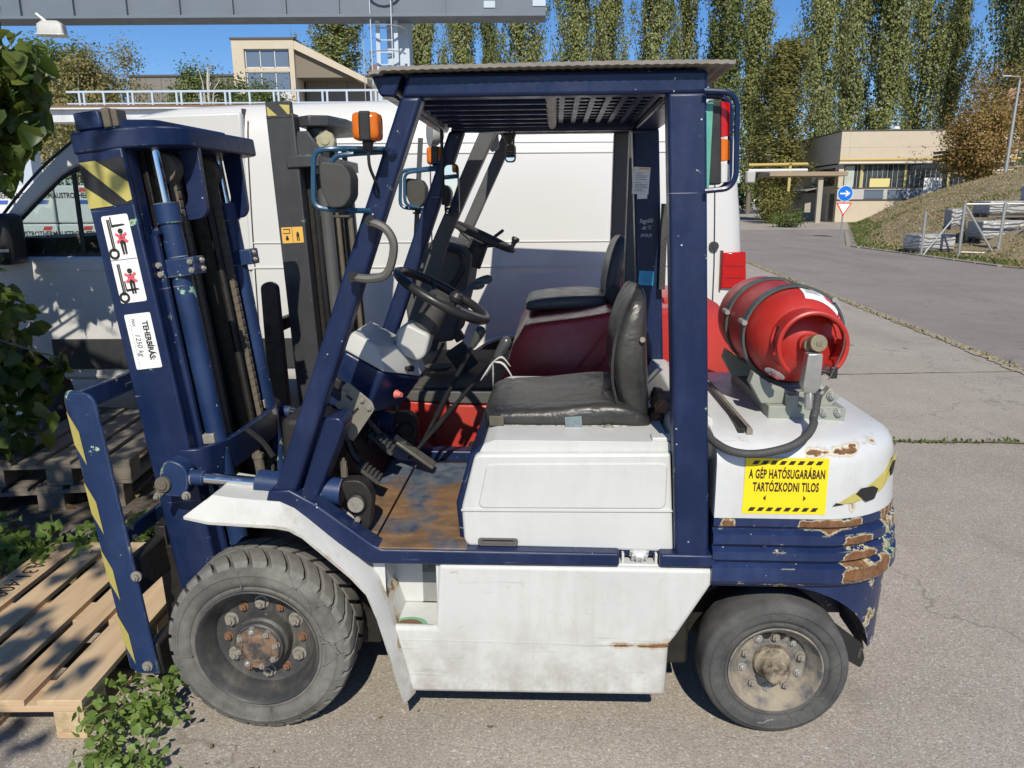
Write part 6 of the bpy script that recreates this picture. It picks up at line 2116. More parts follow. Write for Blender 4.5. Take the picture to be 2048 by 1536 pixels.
tl = MB().prism([(1.455, 1.13), (1.455, 1.375), (1.615, 1.38), (1.632, 1.13)], -.008, .10).build('tail_light', MAT['redlens'], V, bev=.008)
MB().prism([(1.445, 1.12), (1.445, 1.39), (1.458, 1.39), (1.458, 1.12)], -.012, .08).bb(1.48, 1.60, -.0095, -.007, 1.20, 1.206).bb(1.48, 1.60, -.0095, -.007, 1.28, 1.286).build('light_edge', plain('dark_red', (.12, .005, .006), .4), tl)
MB().cyl((1.395, .03, 1.42), (1.395, -.004, 1.42), .032, n=20).cyl((1.395, -.004, 1.42), (1.395, -.008, 1.42), .014, n=14).build('lock_cap', MAT['van_dark'], V)
MB().bb(1.60, 1.66, .03, .08, 1.84, 1.92).build('rear_hinge', MAT['lt_grey'], V, bev=.01)
# cab
mb = MB()
mb.prism([(-1.80, .50), (-1.80, 1.375), (-3.60, 1.375), (-3.76, 1.34), (-4.20, 1.10), (-4.38, .85), (-4.40, .45), (-4.05, .42), (-3.98, .60), (-3.80, .76), (-3.62, .80), (-3.44, .76), (-3.26, .60), (-3.20, .50)], .012, VW - .012)
mb.build('cab_body', MAT['van'], V, bev=.03, seg=3)
mb = MB()
def rring(x, z0, zt):
    half = [(vy(z0), z0), (.10, max(z0 + .02, zt - .20)), (.135, max(z0 + .04, zt - .10)), (.19, zt - .035), (.28, zt - .008), (.6, zt + .02)]
    return [Vector((x, y, z)) for y, z in half] + [Vector((x, VW - y, z)) for y, z in reversed(half)]
mb.loft([rring(-1.80, 2.14, 2.40), rring(-2.25, 2.14, 2.385), rring(-2.55, 2.13, 2.335), rring(-2.78, 2.10, 2.255), rring(-2.90, 2.08, 2.17)])
mb.build('cab_roof', MAT['van'], V, bev=.004, smooth=50)
for yq in (.045, VW - .115):
    mb = MB()
    mb.prism([(-3.72, 1.36), (-3.54, 1.58), (-3.33, 1.80), (-3.13, 1.985), (-2.94, 2.15), (-2.79, 2.25), (-2.4, 2.30), (-1.80, 2.32), (-1.80, 2.06), (-2.5, 2.065), (-2.82, 2.015), (-2.96, 1.97), (-3.05, 1.915), (-3.24, 1.755), (-3.42, 1.595), (-3.56, 1.36)], yq, yq + .07)
    mb.bb(-1.98, -1.80, yq + .001, yq + .069, 1.37, 2.1)
    mb.build('pillar', MAT['van'], V, bev=.015)
    MB().prism([(-2.01, 1.38), (-2.01, 2.06), (-2.5, 2.06), (-2.82, 2.01), (-3.05, 1.91), (-3.24, 1.75), (-3.42, 1.59), (-3.54, 1.385)], yq + .03, yq + .036).build('window', MAT['vglass'], V, smooth=0)
    mb = MB()
    mb.tube(corner_path([(-1.99, yq + .02, 1.385), (-1.99, yq + .02, 2.055), (-2.5, yq + .02, 2.06), (-2.82, yq + .02, 2.01), (-3.05, yq + .02, 1.91), (-3.24, yq + .02, 1.75), (-3.42, yq + .02, 1.59), (-3.55, yq + .02, 1.385)], .05), .014, 6)
    mb.bb(-3.58, -1.98, yq + .005, yq + .03, 1.360, 1.395)
    mb.bb(-2.985, -2.96, yq + .01, yq + .03, 1.38, 1.95)
    mb.build('window_seal', MAT['van_dark'], V)
    MB().tube(spline([(-3.70, yq + .01, 1.42), (-3.5, yq + .01, 1.65), (-3.2, yq + .01, 1.95), (-2.9, yq + .0, 2.17)], 4), .010, 6).build('gutter_strip', MAT['van_dark'], V)
mb = MB().add([(-2.90, .16, 2.16), (-2.90, VW - .16, 2.16), (-3.74, VW - .1, 1.365), (-3.74, .1, 1.365)], [(0, 1, 2, 3)])
mb.build('windscreen', MAT['vglass'], V, smooth=0)
mb = MB()
mb.bb(-3.66, -1.8, .14, VW - .14, 1.372, 1.385)
mb.bb(-3.60, -3.15, .15, VW - .15, 1.38, 1.50)
mb.bb(-1.82, -1.80, .13, VW - .13, 1.37, 2.35)
mb.prism(rounded([(-2.35, 1.38), (-2.15, 1.38), (-1.95, 1.75), (-1.98, 2.0), (-2.08, 2.0), (-2.12, 1.75)], .04), .30, .72)
mb.build('cab_interior', MAT['van_dark'], V)
MB().tube([Vector((-2.80 + .10 * math.cos(R(t)), .52 + .19 * math.sin(R(t)), 1.50 + .14 * math.cos(R(t)))) for t in range(0, 360, 15)], .016, 6, closed=True).build('steering_wheel', MAT['black'], V)
MB().box((-3.44, -.10, 1.50), (.26, .22, .34)).build('door_mirror', MAT['black'], V, bev=.05, seg=3)
MB().box((-3.44, -.212, 1.43), (.25, .004, .02)).build('mirror_strip', MAT['zinc'], V)
MB().bb(-2.16, -1.96, -.03, .02, 1.175, 1.21).build('door_handle', MAT['black'], V, bev=.01)
MB().bb(-3.25, -1.80, -.004, .02, .585, .80).build('side_trim', MAT['van_dark'], V, bev=.006)
MB().bb(-3.3, -1.79, .004, .02, 1.278, 1.292).build('body_pressing', MAT['van'], V, bev=.003)
MB().bb(-4.46, -4.2, .1, VW - .1, .38, .72).build('front_bumper', MAT['van_dark'], V, bev=.05)
MB().box((-4.20, .12, .95), (.28, .18, .18), (0, R(20), 0)).build('headlight', MAT['clear'], V, bev=.04)

# ================================================================== THE RED FORKLIFT BEHIND
F2 = empty('forklift', (.05, 4.0, 0), R(-3.3), 'red forklift with a dark grey mast standing between the blue forklift and the van', 'forklift', 'forklifts parked side by side')
MAT['red'] = paint('red_forklift_paint', (.46, .040, .026), .36, chip=.25, edge=.25, dirt=.3, dirtcol=(.2, .12, .09))
MAT['red_dk'] = paint('dark_red_hood_paint', (.40, .028, .024), .28, chip=.15, edge=.2, dirt=.25, dirtcol=(.12, .07, .05))
MAT['anth'] = paint('anthracite_paint', (.040, .042, .046), .42, chip=.5, edge=.6, dirt=.25, dirtcol=(.12, .11, .1))
MAT['gr2'] = plain('grey_guard_paint', (.085, .088, .09), .45, 0, .15, 5)
mb = MB()
hood = [(-.055, .80), (-.07, .90), (-.02, 1.06), (.04, 1.16), (.10, 1.175), (.30, 1.20), (.50, 1.235), (.75, 1.24), (.75, .62), (-.02, .62)]
rings = []
for y, k, dz in ((-.54, .94, -.05), (-.53, .985, -.012), (-.50, 1, 0), (.50, 1, 0), (.53, .985, -.012), (.54, .94, -.05)):
    rings.append([Vector((.3 + (x - .3) * k, y, .62 + (z - .62) * (1 + dz))) for x, z in hood])
mb.loft(rings)
mb.build('hood', MAT['red_dk'], F2, bev=.02, seg=3, smooth=50)
for x0 in (.36, .45):
    MB().box((x0, -.545, 1.06), (.012, .012, .27), (0, R(38), 0)).build('hood_groove', MAT['red_dk'], F2, bev=.004)
mb = MB()
mb.loft([[Vector((x, y, z)) for x, y, z in r_] for r_ in [[(v.x, v.y, v.z) for v in cw_ring(z, d, 1.10, W=.53, rc=.36, x0=.70)] for z, d in ((.25, -.02), (.6, 0), (.9, 0), (1.05, -.01), (1.15, -.05), (1.22, -.12), (1.26, -.22))]])
mb.build('counterweight', MAT['red'], F2, smooth=50)
mb = MB()
mb.bb(-.70, -.02, -.50, .50, .40, .62)
mb.prism([(-.40, .62), (-.28, .78), (-.02, .78), (-.02, .40), (-.35, .40)], -.53, -.45)
mb.prism([(-.60, .74), (-.55, .80), (-.28, .78), (-.36, .66), (-.45, .60)], -.53, -.46)
mb.prism([(-.40, .62), (-.28, .78), (-.02, .78), (-.02, .40), (-.35, .40)], .45, .53)
mb.bb(-.1, .75, -.53, .53, .30, .62)
mb.build('chassis', MAT['red'], F2, bev=.012)
MB().prism(rounded([(-.23, .60), (-.06, .60), (-.05, .46), (-.24, .46)], .02), -.5335, -.531).build('step_opening', MAT['print_k'], F2)
mb = MB().prism([(-.62, .80), (-.62, .845), (-.06, .845), (-.06, .785), (-.28, .785)], -.535, .50)
mb.build('floor_side', plain('grey_floor_trim', (.085, .083, .078), .6, 0, .3, 9), F2, bev=.006)
MB().bb(-.60, -.06, -.50, .48, .846, .858).build('floor_mat', plain('worn_floor_mat', (.07, .066, .058), .85, 0, .6, 6), F2, bev=.004)
for T, x, rr_ in ((None, -.72, .30), (None, .72, .25)):
    for s in (-1, 1):
        w_ = MB().lathe([(rr_ * .6, 0), (rr_ * .7, .02), (rr_ * .93, .015), (rr_, -.03), (rr_, -.15), (rr_ * .9, -.19), (rr_ * .6, -.19)], (x, s * .56, rr_), (0, s, 0), 36).build('wheel', MAT['tyre_dark'], F2, smooth=50)
        MB().lathe([(rr_ * .62, 0), (rr_ * .55, -.06), (rr_ * .3, -.07), (rr_ * .28, -.02), (.001, -.02)], (x, s * .56, rr_), (0, s, 0), 28).build('rim', MAT['lt_grey'], w_)
mb = MB()
mb.prism([(-.95, .70), (-.80, .80), (-.62, .78), (-.48, .62), (-.44, .52), (-.46, .52), (-.50, .61), (-.64, .76), (-.80, .78), (-.95, .68)], -.57, -.36)
mb.build('front_fender', MAT['red'], F2, bev=.004)
# mast
m2 = MB()
m2.bb(-.075, .055, -.35, -.32, -.1, 1.72)
m2.bb(-.075, -.05, -.33, -.25, -.1, 1.72)
m2.bb(.03, .055, -.33, -.27, -.1, 1.72)
M2 = m2.build('mast', MAT['anth'], F2, bev=.005, loc=(-1.02, 0, .40), rot=(0, R(-2.4), 0))
mb = MB()
mb.bb(-.075, .055, .32, .35, -.1, 1.72)
mb.bb(.03, .055, .25, .33, -.1, 1.72)
mb.build('outer_channel', MAT['anth'], M2, bev=.005)
tp_ = MB().bb(-.072, .045, -.352, -.31, 1.70, 1.775).build('top_plate', MAT['anth'], M2, bev=.004)
MB().prism([(-.065, 1.755), (-.065, 1.712), (-.02, 1.712)], -.3535, -.3525).prism([(-.005, 1.760), (.042, 1.755), (.040, 1.715), (.03, 1.715)], -.3535, -.3525).build('yellow_stripe', MAT['hazard_y'], tp_, smooth=0)
for s in (-1, 1):
    mb = MB()
    mb.bb(-.045, .085, *sorted((s * .25, s * .225)), -.05, 1.60)
    mb.bb(.065, .085, *sorted((s * .25, s * .17)), -.05, 1.60)
    mb.build('inner_channel', MAT['greasy'], M2, bev=.004)
    MB().cyl((.125, s * .22, -.05), (.125, s * .22, 1.45), .032, n=18).cyl((.125, s * .22, 1.45), (.125, s * .22, 1.60), .015, n=12).build('lift_cylinder', MAT['gr2'], M2)
    MB().tube([(.15, s * .12, 1.5), (.155, s * .12, .1)], .014, 8).build('chain', MAT['grease_tan'], M2)
    MB().tube(spline([(.10, s * .30, 1.3), (.105, s * .31, .8), (.12, s * .30, .2)], 5), .010, 6).build('hydraulic_hose', MAT['black'], M2)
mb = MB()
mb.prism([(.04, 1.56), (.06, 1.64), (.11, 1.64), (.16, 1.56), (.16, 1.50), (.04, 1.50)], -.34, -.32)
mb.bb(.0, .16, -.36, .36, 1.475, 1.53)
mb.prism_z([(.06, -.30), (.12, -.33), (.20, -.28), (.24, -.1), (.24, .3), (.06, .3)], 1.66, 1.71)
mb.cyl((.12, -.22, 1.60), (.12, -.22, 1.66), .05, n=18)
mb.build('head_plate', MAT['anth'], M2, bev=.006)
MB().cyl((.17, -.27, 1.60), (.17, -.245, 1.60), .045, n=9).cyl((.17, -.275, 1.60), (.17, -.27, 1.60), .022, n=14).build('chain_pulley', plain('yellow_zinc', (.46, .43, .28), .45, .4, .2, 20), M2)
ss = MB().prism(rounded([(-.062, 1.13), (.042, 1.13), (.042, 1.205), (-.062, 1.205)], .004), -.352, -.3505).build('warning_sticker', MAT['sticker_o'], M2, smooth=0)
mb = MB()
mb.bb(-.011, -.0095, -.3535, -.352, 1.13, 1.205)
mb.prism([(-.055, 1.175), (-.02, 1.175), (-.02, 1.197), (-.055, 1.197), (-.055, 1.194), (-.023, 1.194), (-.023, 1.178), (-.055, 1.178)], -.3535, -.352)
for (cx_, cz_) in ((-.037, 1.152), (.016, 1.168)):
    mb.cyl((cx_, -.3535, cz_ + .010), (cx_, -.352, cz_ + .010), .0045, n=8)
    mb.bb(cx_ - .007, cx_ + .007, -.3535, -.352, cz_ - .008, cz_ + .006)
mb.bb(.010, .015, -.3535, -.352, 1.14, 1.16)
mb.bb(.018, .023, -.3535, -.352, 1.14, 1.16)
mb.build('pictogram', MAT['print_k'], ss, smooth=0)
mb = MB()
mb.prism(rounded([(-1.20, .55), (-1.20, 1.34), (-1.16, 1.36), (-1.12, 1.34), (-1.10, .55)], .02), -.50, -.46)
mb.bb(-1.20, -1.16, -.50, .50, 1.10, 1.16)
mb.prism(rounded([(-1.20, .55), (-1.20, 1.34), (-1.16, 1.36), (-1.12, 1.34), (-1.10, .55)], .02), .46, .50)
mb.bb(-1.18, -1.13, -.5, .5, .3, .65)
mb.build('load_backrest', MAT['greasy'], F2, bev=.006)
for y in (-.26, .26):
    MB().prism([(-1.14, .6), (-1.18, .6), (-1.18, .09), (-2.1, .07), (-2.1, .055), (-1.14, .045)], y - .06, y + .06).build('fork', MAT['greasy'], F2)
# guard
def gpil(s):
    return MB().prism([(-.12, 2.09), (-.045, 2.09), (-.30, 1.56), (-.55, .80), (-.64, .80), (-.37, 1.56)], *yy(s, .52, .45))
mirror_y(gpil, 'front_pillar', MAT['gr2'], F2, bev=.008)
def rpil(s):
    return MB().prism([(.50, 2.09), (.62, 2.09), (.60, 1.1), (.49, 1.1)], *yy(s, .52, .44))
mirror_y(rpil, 'rear_pillar', MAT['gr2'], F2, bev=.008)
mb = MB()
mb.bb(-.18, .66, -.52, -.45, 2.09, 2.14)
mb.bb(-.18, .66, .45, .52, 2.09, 2.14)
mb.bb(-.18, -.10, -.45, .45, 2.09, 2.14)
mb.bb(.58, .66, -.45, .45, 2.09, 2.14)
mb.bb(-.16, .64, -.50, .50, 2.141, 2.15)
for i in range(6):
    y = -.36 + i * .145
    mb.bb(-.1, .58, y - .012, y + .012, 2.095, 2.135)
mb.build('roof_guard', MAT['gr2'], F2, bev=.005)
# dash, wheel, seat
mb = MB().prism(rounded([(-.56, 1.0), (-.585, 1.20), (-.50, 1.48), (-.42, 1.545), (-.28, 1.50), (-.24, 1.46), (-.27, 1.28), (-.34, 1.02)], .02), -.16, .30)
mb.build('dash_column', plain('dark_grey_dash', (.075, .075, .072), .6, 0, .2, 6), F2, bev=.015, seg=3)
MB().tube(spline([(-.42, -.17, 1.50), (-.30, -.18, 1.475), (-.28, -.18, 1.40), (-.36, -.18, 1.28), (-.44, -.17, 1.25)], 5), .014, 8).build('dash_hose', MAT['black'], F2)
MB().cyl((-.33, -.165, 1.27), (-.33, -.185, 1.27), .013, n=14).build('stop_button', MAT['red_knob'], F2)
a2 = Vector((.42, 0, .905)).normalized()
h2 = Vector((-.20, .0, 1.545))
d, u_, w_ = orth(a2)
sw = MB()
sw.tube([h2 + (u_ * math.cos(2 * math.pi * i / 40) + w_ * math.sin(2 * math.pi * i / 40)) * .175 for i in range(40)], .014, 8, closed=True)
for a in (R(80), R(200), R(320)):
    e = u_ * math.cos(a) + w_ * math.sin(a)
    sw.tube([h2 - a2 * .05 + e * .02, h2 - a2 * .03 + e * .09, h2 + e * .17], .012, 6)
sw.cyl(h2 - a2 * .03, h2 - a2 * .16, .05, .06, 14)
swo = sw.build('steering_wheel', MAT['dust_black'], F2, smooth=50)
MB().lathe([(.01, 0), (.013, .03), (.022, .05), (.018, .06), (.001, .062)], h2 + Vector((.155, -.06, -.06)), a2, 14).build('spinner_knob', MAT['black'], swo)
MB().tube([h2 + Vector((-.0, .1, -.05)), h2 + Vector((.09, .25, .02))], .009, 6).build('indicator_lever', MAT['dust_black'], F2)
MB().tube(spline([(-.36, -.30, 1.86), (-.365, -.30, 1.78), (-.40, -.30, 1.68), (-.45, -.30, 1.58), (-.50, -.30, 1.55)], 4), .012, 8).build('grab_handle', plain('brown_handle', (.12, .075, .05), .5), F2)
cs = []
for x, hw, z0, z1, d_, b_ in ((.03, .18, 1.19, 1.215, 0, 0), (.035, .22, 1.18, 1.235, 0, 0), (.06, .24, 1.178, 1.25, .005, 0), (.2, .245, 1.18, 1.265, .01, .01), (.38, .245, 1.19, 1.27, .01, .015), (.46, .23, 1.20, 1.25, 0, 0)):
    cs.append(seat_ring(x, 0, hw, z0, z1, d_, b_))
s2_ = MB().loft(cs).build('seat_cushion', plain('grey_seat_vinyl', (.10, .10, .10), .4, 0, .5, 7, .3), F2, smooth=60, sub=1)
bs_ = []
for z, xc, hw, th in ((1.22, .46, .20, .03), (1.24, .455, .22, .045), (1.36, .465, .22, .05), (1.48, .49, .20, .045), (1.53, .505, .17, .035), (1.55, .51, .10, .015)):
    bs_.append([v - Vector((0, YC, 0)) for v in back_ring(z, xc, hw, th, 0)])
MB().loft(bs_).build('seat_back', plain('grey_back_vinyl', (.075, .075, .074), .4, 0, .4, 7, .3), F2, smooth=60, sub=1)
MB().cyl((.47, -.235, 1.27), (.47, -.255, 1.27), .045, n=18).build('seat_hinge', MAT['dust_black'], F2, bev=.006)
mb = MB()
for i in range(7):
    mb.box((.55 + random.random() * .09, -.2 + random.random() * .1, 1.27 + random.random() * .10), (.05, .05, .05), (random.random(), random.random(), random.random()))
mb.build('cloth_bundle', plain('tan_cloth', (.28, .24, .17), .9, 0, .4, 12), F2, bev=.015)
# lamps, mirrors
MB().tube([(-.42, -.50, 1.99), (-.44, -.50, 1.75), (-.46, -.50, 1.50)], .012, 6).build('lamp_arm', MAT['gr2'], F2)
MB().tube(spline([(-.08, -.48, 2.05), (-.05, -.46, 1.98), (-.02, -.44, 1.93)], 4), .006, 6).build('mirror_arm', MAT['black'], F2)
mm_ = MB().prism(rounded([(-.05, 1.965), (.0, 1.965), (.0, 1.885), (-.05, 1.885)], .02), -.462, -.44).build('mirror', MAT['black'], F2, bev=.004)
MB().prism(rounded([(-.044, 1.959), (-.006, 1.959), (-.006, 1.891), (-.044, 1.891)], .017), -.464, -.4625).build('mirror_glass', MAT['mirror'], mm_)
MB().prism(rounded([(-.128, 2.03), (-.085, 2.04), (-.078, 1.95), (-.12, 1.93)], .02), -.40, -.375).cyl((-.12, -.39, 1.99), (-.16, -.39, 2.0), .006).build('mirror', MAT['lt_grey'], F2, bev=.008)
MB().lathe([(.001, -.03), (.04, -.028), (.06, .0), (.062, .03), (.001, .032)], (-.36, -.44, 2.02), (-.9, -.4, 0), 22).build('work_lamp', MAT['lt_grey'], F2)
MB().cyl((-.50, -.50, .93), (-.50, -.47, .93), .02).box((-.63, -.25, 1.17), (.04, .05, .09), (0, R(12), 0)).build('yellow_tag', plain('yellow_plastic', (.62, .43, .02), .4), F2, bev=.004)
il = MB().cyl((1.02, -.30, .985), (1.05, -.33, .985), .055, n=24).build('rear_indicator', MAT['zinc'], F2)
MB().lathe([(.045, 0), (.045, .012), (.03, .024), (.001, .028)], (1.05, -.33, .985), (.7, -.7, 0), 20).build('lens', MAT['amber'], il)
MB().lathe([(.05, .0), (.07, .02), (.001, .03)], (-.40, -.30, .90), (0, 0, 1), 16).build('dusty_disc', MAT['grease_tan'], F2)
MB().box((-.30, -.15, .93), (.11, .05, .14), (0, R(-35), 0)).build('accelerator', MAT['mat_rubber'], F2, bev=.008)
MB().box((-.34, -.05, 1.05), (.05, .05, .10), (0, R(-30), 0)).tube([(-.40, -.1, 1.0), (-.47, -.12, .87)], .01, 6).build('pedal', MAT['grease_tan'], F2, bev=.006)
# ================================================================== PALLETS
MAT['pine'] = (lambda g: g.done(g.mix(g.ramp(g.noise(1.0, 5, .6, g.mapped((22, 1.6, 22))), .3, .7), g.mix(g.n('ObjectInfo').outputs['Random'], (.37, .225, .115), (.50, .36, .215)), g.mix(g.ramp(g.voro(5.5, g.mapped((1.6, .7, 1))), .09, .05), (.60, .455, .285), (.22, .11, .05))), .75))(G('fresh_pine_wood'))
MAT['pine_x'] = (lambda g: g.done(g.mix(g.ramp(g.noise(1.0, 5, .6, g.mapped((1.6, 22, 22))), .3, .7), (.42, .28, .16), (.54, .40, .25)), .78))(G('pine_cross_wood'))
MAT['chip'] = (lambda g: g.done(g.mix(g.ramp(g.noise(24, 5, .75), .35, .65), (.34, .25, .14), (.56, .44, .27)), .85))(G('pressed_wood_block'))
MAT['oldwood'] = plain('old_grey_wood', (.17, .145, .115), .9, 0, .4, 9, .4)
def pallet(loc, rz, lb, mt, mx, mblock, group):
    p = empty('pallet', loc, rz, lb, 'pallet', group)
    # own frame: x width .8, y length 1.2
    for x, w_ in ((.0, .145), (.186, .10), (.327, .145), (.513, .10), (.655, .145)):
        MB().bb(x, x + w_, 0, 1.2, .122, .144).build('top_board', mt, p, bev=.002)
    for y in (0, .5275, 1.055):
        MB().bb(0.002, .798, y + .001, y + .144, .100, .1218).build('cross_board', mx, p, bev=.002)
    for y in (0, .5275, 1.055):
        for x, w_ in ((.0, .10), (.3275, .145), (.70, .10)):
            MB().bb(x + .001, x + w_ - .001, y + .002, y + .143, .022, .0998).build('block', mblock, p, bev=.003)
    for x, w_ in ((.0, .10), (.3275, .145), (.70, .10)):
        MB().bb(x, x + w_, 0.003, 1.197, .0, .0218).build('bottom_board', mt, p, bev=.002)
    return p
gp_ = 'wooden pallets on the ground'
PA = pallet((-2.20, 2.165, 0), 0, 'fresh pine pallet under the front forklift mast with handwriting on one board', MAT['pine'], MAT['pine_x'], MAT['chip'], gp_)
lettering('handwriting', 'A31.400', .070, (.074, .83, .1447), (0, 0, R(-90)), MAT['print_k'], PA, .95, depth=.0004)
lettering('brand_mark', 'EPAL', .026, (.8004, .073, .062), (R(90), 0, R(90)), MAT['print_k'], PA, .95, depth=.0004)
mb = MB().tube([(.8008, .073 + .056 * math.cos(R(t)), .062 + .027 * math.sin(R(t))) for t in range(0, 360, 15)], .0016, 5, closed=True)
mb.build('brand_oval', MAT['print_k'], PA)
for i, (x, y, z, rz, lb) in enumerate(((-3.05, 4.05, .0, 8, 'old grey pallet lowest on the ground behind the pine pallet'), (-3.0, 4.1, .146, 4, 'old grey pallet on top of the lower grey one'))):
    pallet((x, y, z), R(rz) - R(60) * 0, lb, MAT['oldwood'], MAT['oldwood'], MAT['oldwood'], gp_)
bd = MB().box((-1.9, 3.75, .05), (.9, .12, .03), (0, 0, R(6))).build('plank', MAT['oldwood'], bev=.003)
tag(bd, 'loose grey plank on the soil between the pine pallet and the grey pallets', 'plank')

# ================================================================== PLANTS
r = random.Random(3)
def weed(loc, n_st, ht, seed, lb, spread=.35, lf=.055, m='weed', group=None):
    r = random.Random(seed)
    root = empty('weed', loc, 0, lb, 'weed', group)
    mb, C_ = MB(), []
    for i in range(n_st):
        a = r.random() * 6.283
        L = spread * r.uniform(.4, 1.0)
        p0 = Vector((r.gauss(0, .03), r.gauss(0, .03), 0))
        p2 = Vector((math.cos(a) * L, math.sin(a) * L, ht * r.uniform(.3, 1.0)))
        p1 = p0 * .4 + p2 * .6 + Vector((0, 0, ht * .35))
        sp = spline([p0, p1, p2], 5)
        mb.tube(sp, [.004 - .0025 * k / len(sp) for k in range(len(sp))], 5)
        for q in sp[2:]:
            for k in range(2):
                C_.append((q.x + r.gauss(0, .022), q.y + r.gauss(0, .022), max(.012, q.z + r.gauss(0, .018))))
    mb.build('stem', plain('weed_stem', (.12, .15, .05), .7), root)
    leaf_cloud('foliage', C_, lf, MAT[m], root, (LEAF_HEART, LEAF_HEART_F), seed=seed, droop=.15)
    return root
gw_ = 'weeds growing from the asphalt'
weed((-1.25, 2.27, 0), 12, .13, 41, 'leafy green weed growing beside the near corner of the pine pallet', .22, .026, group=gw_)
weed((-1.19, 2.04, 0), 9, .08, 42, 'lower leafy weed spreading on the asphalt below the pallet corner weed', .24, .023, group=gw_)
weed((-2.25, 3.35, 0), 16, .16, 43, 'weed growing at the far end of the pine pallet', .35, .05, group=gw_)
weed((-1.80, 3.62, 0), 12, .12, 44, 'weed on the soil behind the pine pallet near the mast', .3, .045, group=gw_)
weed((-2.75, 3.25, 0), 18, .2, 45, 'weed left of the pine pallet in the shade', .4, .05, group=gw_)
# sparse grass on the soil
C_ = []
for _ in range(1500):
    x, y = r.uniform(-4.5, -1.7), r.uniform(3.0, 5.2)
    if math.sin(x * 3) + math.sin(y * 4 + 1) + r.gauss(0, .6) > .6:
        C_.append((x, y, .01))
tag(leaf_cloud('grass', C_, .07, MAT['grass'], droop=-.7, seed=51), 'thin grass on the shaded soil left of the forklift', 'grass', kind='stuff')
C_ = [(r.uniform(-4.2, -1.6), r.uniform(2.9, 5.0), .008) for _ in range(500)]
tag(leaf_cloud('fallen_leaves', C_, .05, leaf_mat('brown_leaves', [(.16, .10, .045), (.22, .15, .07), (.12, .075, .035)], .1, .8), seed=52), 'brown fallen leaves on the shaded soil', 'leaves', kind='stuff')
C_ = [(x + r.gauss(0, .06), 5.28 + r.gauss(0, .025), .008) for x in np.arange(2.2, 5.5, .012)]
tag(leaf_cloud('grass', C_, .025, MAT['grass'], droop=-.7, seed=53), 'moss and tiny grass in the crack of the asphalt', 'grass', kind='stuff')
C_ = []
for i in range(420):
    t = r.random()
    C_.append((5.3 + 1.5 * t + r.gauss(0, .03), 7.6 + 14.8 * t, zg(7.6 + 14.8 * t) + .008))
tag(leaf_cloud('dry_grass', C_, .04, MAT['drygrass'], droop=-.6, seed=54), 'dry grass along the sandy seam in the road', 'grass', kind='stuff')

# broad leaved tree whose branches hang in at the left and shade the van
TR = empty('leafy_tree', (-4.9, 2.6, 0), 0, 'dark leafy tree with broad hanging leaves at the left picture edge', 'tree')
mb, C_ = MB(), []
limbs(mb, [([Vector((0, 0, -.2)), Vector((.15, 0, 1.2)), Vector((.3, -.1, 2.4)), Vector((.5, -.3, 3.6))], .16, .06)])
def cluster(c, rad, n, sq=(1, 1, 1)):
    for _ in range(n):
        while True:
            p = Vector((r.uniform(-1, 1), r.uniform(-1, 1), r.uniform(-1, 1)))
            if p.length < 1: break
        C_.append((c[0] + p.x * rad * sq[0] + 4.9 - 4.9, c[1] + p.y * rad * sq[1], c[2] + p.z * rad * sq[2]))
o_ = Vector((-4.9, 2.6, 0))
# curtain of leaves hanging at the left, in the picture (world positions minus the root)
def W3(x, y, z):
    return (x - o_.x, y - o_.y, z - o_.z)
for x, y, z, rad, n in ((-3.02, 4.45, 2.72, .24, 90), (-2.75, 4.4, 2.42, .26, 120), (-2.95, 4.40, 2.3, .30, 140), (-2.78, 4.45, 2.18, .20, 70), (-3.0, 4.45, 2.05, .24, 80), (-3.30, 4.5, 2.9, .4, 140), (-3.25, 4.4, 2.5, .35, 140), (-2.62, 4.35, 2.45, .13, 24), (-2.66, 4.4, 2.26, .12, 18), (-2.86, 4.4, 1.96, .10, 12), (-2.95, 4.4, 1.84, .08, 8), (-2.78, 4.35, 1.88, .06, 5),
    (-3.15, 4.4, 1.35, .18, 50), (-3.12, 4.45, 1.05, .26, 90), (-3.05, 4.4, .82, .22, 66), (-2.88, 4.45, .70, .16, 34), (-3.2, 4.3, .55, .4, 130), (-3.55, 4.3, 1.1, .5, 160), (-2.72, 4.5, .82, .06, 5), (-2.95, 4.3, .45, .25, 60), (-3.5, 4.2, 1.8, .4, 120)):
    cluster(W3(x, y, z), rad, n)
    limbs(mb, [([Vector((.35, 0, 2.0)), Vector(W3(x, y, z)) * .55 + Vector((0, 0, 1.0)), Vector(W3(x, y, z))], .03, .006)])
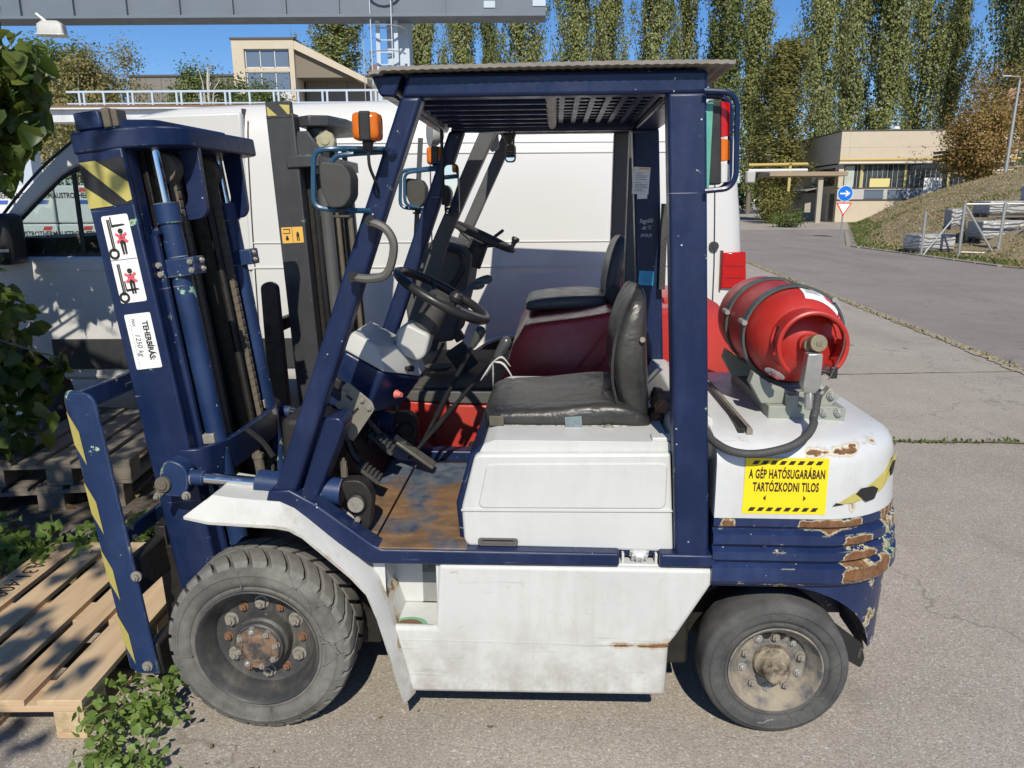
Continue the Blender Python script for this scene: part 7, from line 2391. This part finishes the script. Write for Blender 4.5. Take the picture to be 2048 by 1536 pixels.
# the crown overhead, out of the picture: throws the dappled shade
for x, y, z, rad, n in ((-3.6, 2.4, 3.6, .75, 100), (-2.75, 2.2, 3.4, .65, 75), (-2.2, 2.9, 3.75, .38, 20), (-3.2, 1.2, 3.7, .75, 330), (-2.35, .7, 3.8, .62, 210), (-2.9, -.2, 3.6, .8, 300), (-1.9, -.5, 3.75, .50, 130), (-2.4, -1.2, 3.5, .75, 260), (-1.75, -1.25, 3.35, .42, 90), (-1.42, .35, 3.78, .28, 50), (-3.6, -.9, 3.2, .9, 320), (-3.9, .6, 3.2, .9, 300), (-3.4, 3.1, 3.2, .6, 45), (-1.6, .9, 4.1, .3, 40), (-2.9, .6, 2.9, .5, 150), (-2.75, 1.35, 3.3, .45, 150)):
    cluster(W3(x, y, z), rad, n, (1, 1, .6))
    limbs(mb, [([Vector((.45, -.2, 3.0)), Vector(W3(x, y, z)) * .5 + Vector((0, 0, 2.0)), Vector(W3(x, y, z))], .05, .01)])
mb.build('trunk', MAT['bark'], TR, smooth=60)
leaf_cloud('crown', C_, .098, MAT['ivy'], TR, (LEAF_HEART, LEAF_HEART_F), droop=.45, seed=61)
# bare twigs at the top left
BT = empty('bare_branch', (-3.4, 4.2, 2.85), 0, 'thin bare twigs hanging in at the top left corner', 'branch')
mb = MB()
for i in range(26):
    x0, z0 = r.uniform(-.3, .5), r.uniform(.0, .16)
    L = r.uniform(.3, .8)
    a = r.uniform(-.5, .35)
    mb.tube(spline([(x0, r.gauss(0, .1), z0), (x0 + L * .5, r.gauss(0, .1), z0 + a * .1 + .03), (x0 + L, r.gauss(0, .1), z0 + a * .25)], 4), [.005 * (1 - .08 * k) for k in range(9)], 5)
mb.build('twigs', plain('pale_twig', (.26, .22, .18), .9), BT)

# grit and small stones on the asphalt
mb = MB()
for i in range(900):
    x, y = r.uniform(-1.6, 3.2), r.uniform(1.7, 6.0)
    q = r.uniform(.0018, .0048)
    mb.add([(x + q, y, .001), (x - q, y + q * .6, .001), (x - q * .3, y - q, .001), (x + r.gauss(0, q * .3), y, .001 + q * 1.2)], [(0, 1, 3), (1, 2, 3), (2, 0, 3)])
tag(mb.build('grit', plain('pale_grit', (.46, .43, .38), .9, 0, .5, 40), smooth=0), 'loose pale grit scattered over the asphalt', 'gravel', kind='stuff')
C_ = [(r.uniform(-1.7, -.2), r.uniform(1.75, 2.15), .004) for _ in range(26)] + [(r.uniform(-1.3, .9), r.uniform(2.2, 3.2), .004) for _ in range(40)]
tag(leaf_cloud('fallen_leaves', C_, .022, bpy.data.materials['brown_leaves'], seed=56), 'a few small dry leaves on the asphalt under the front forklift', 'leaves', kind='stuff')
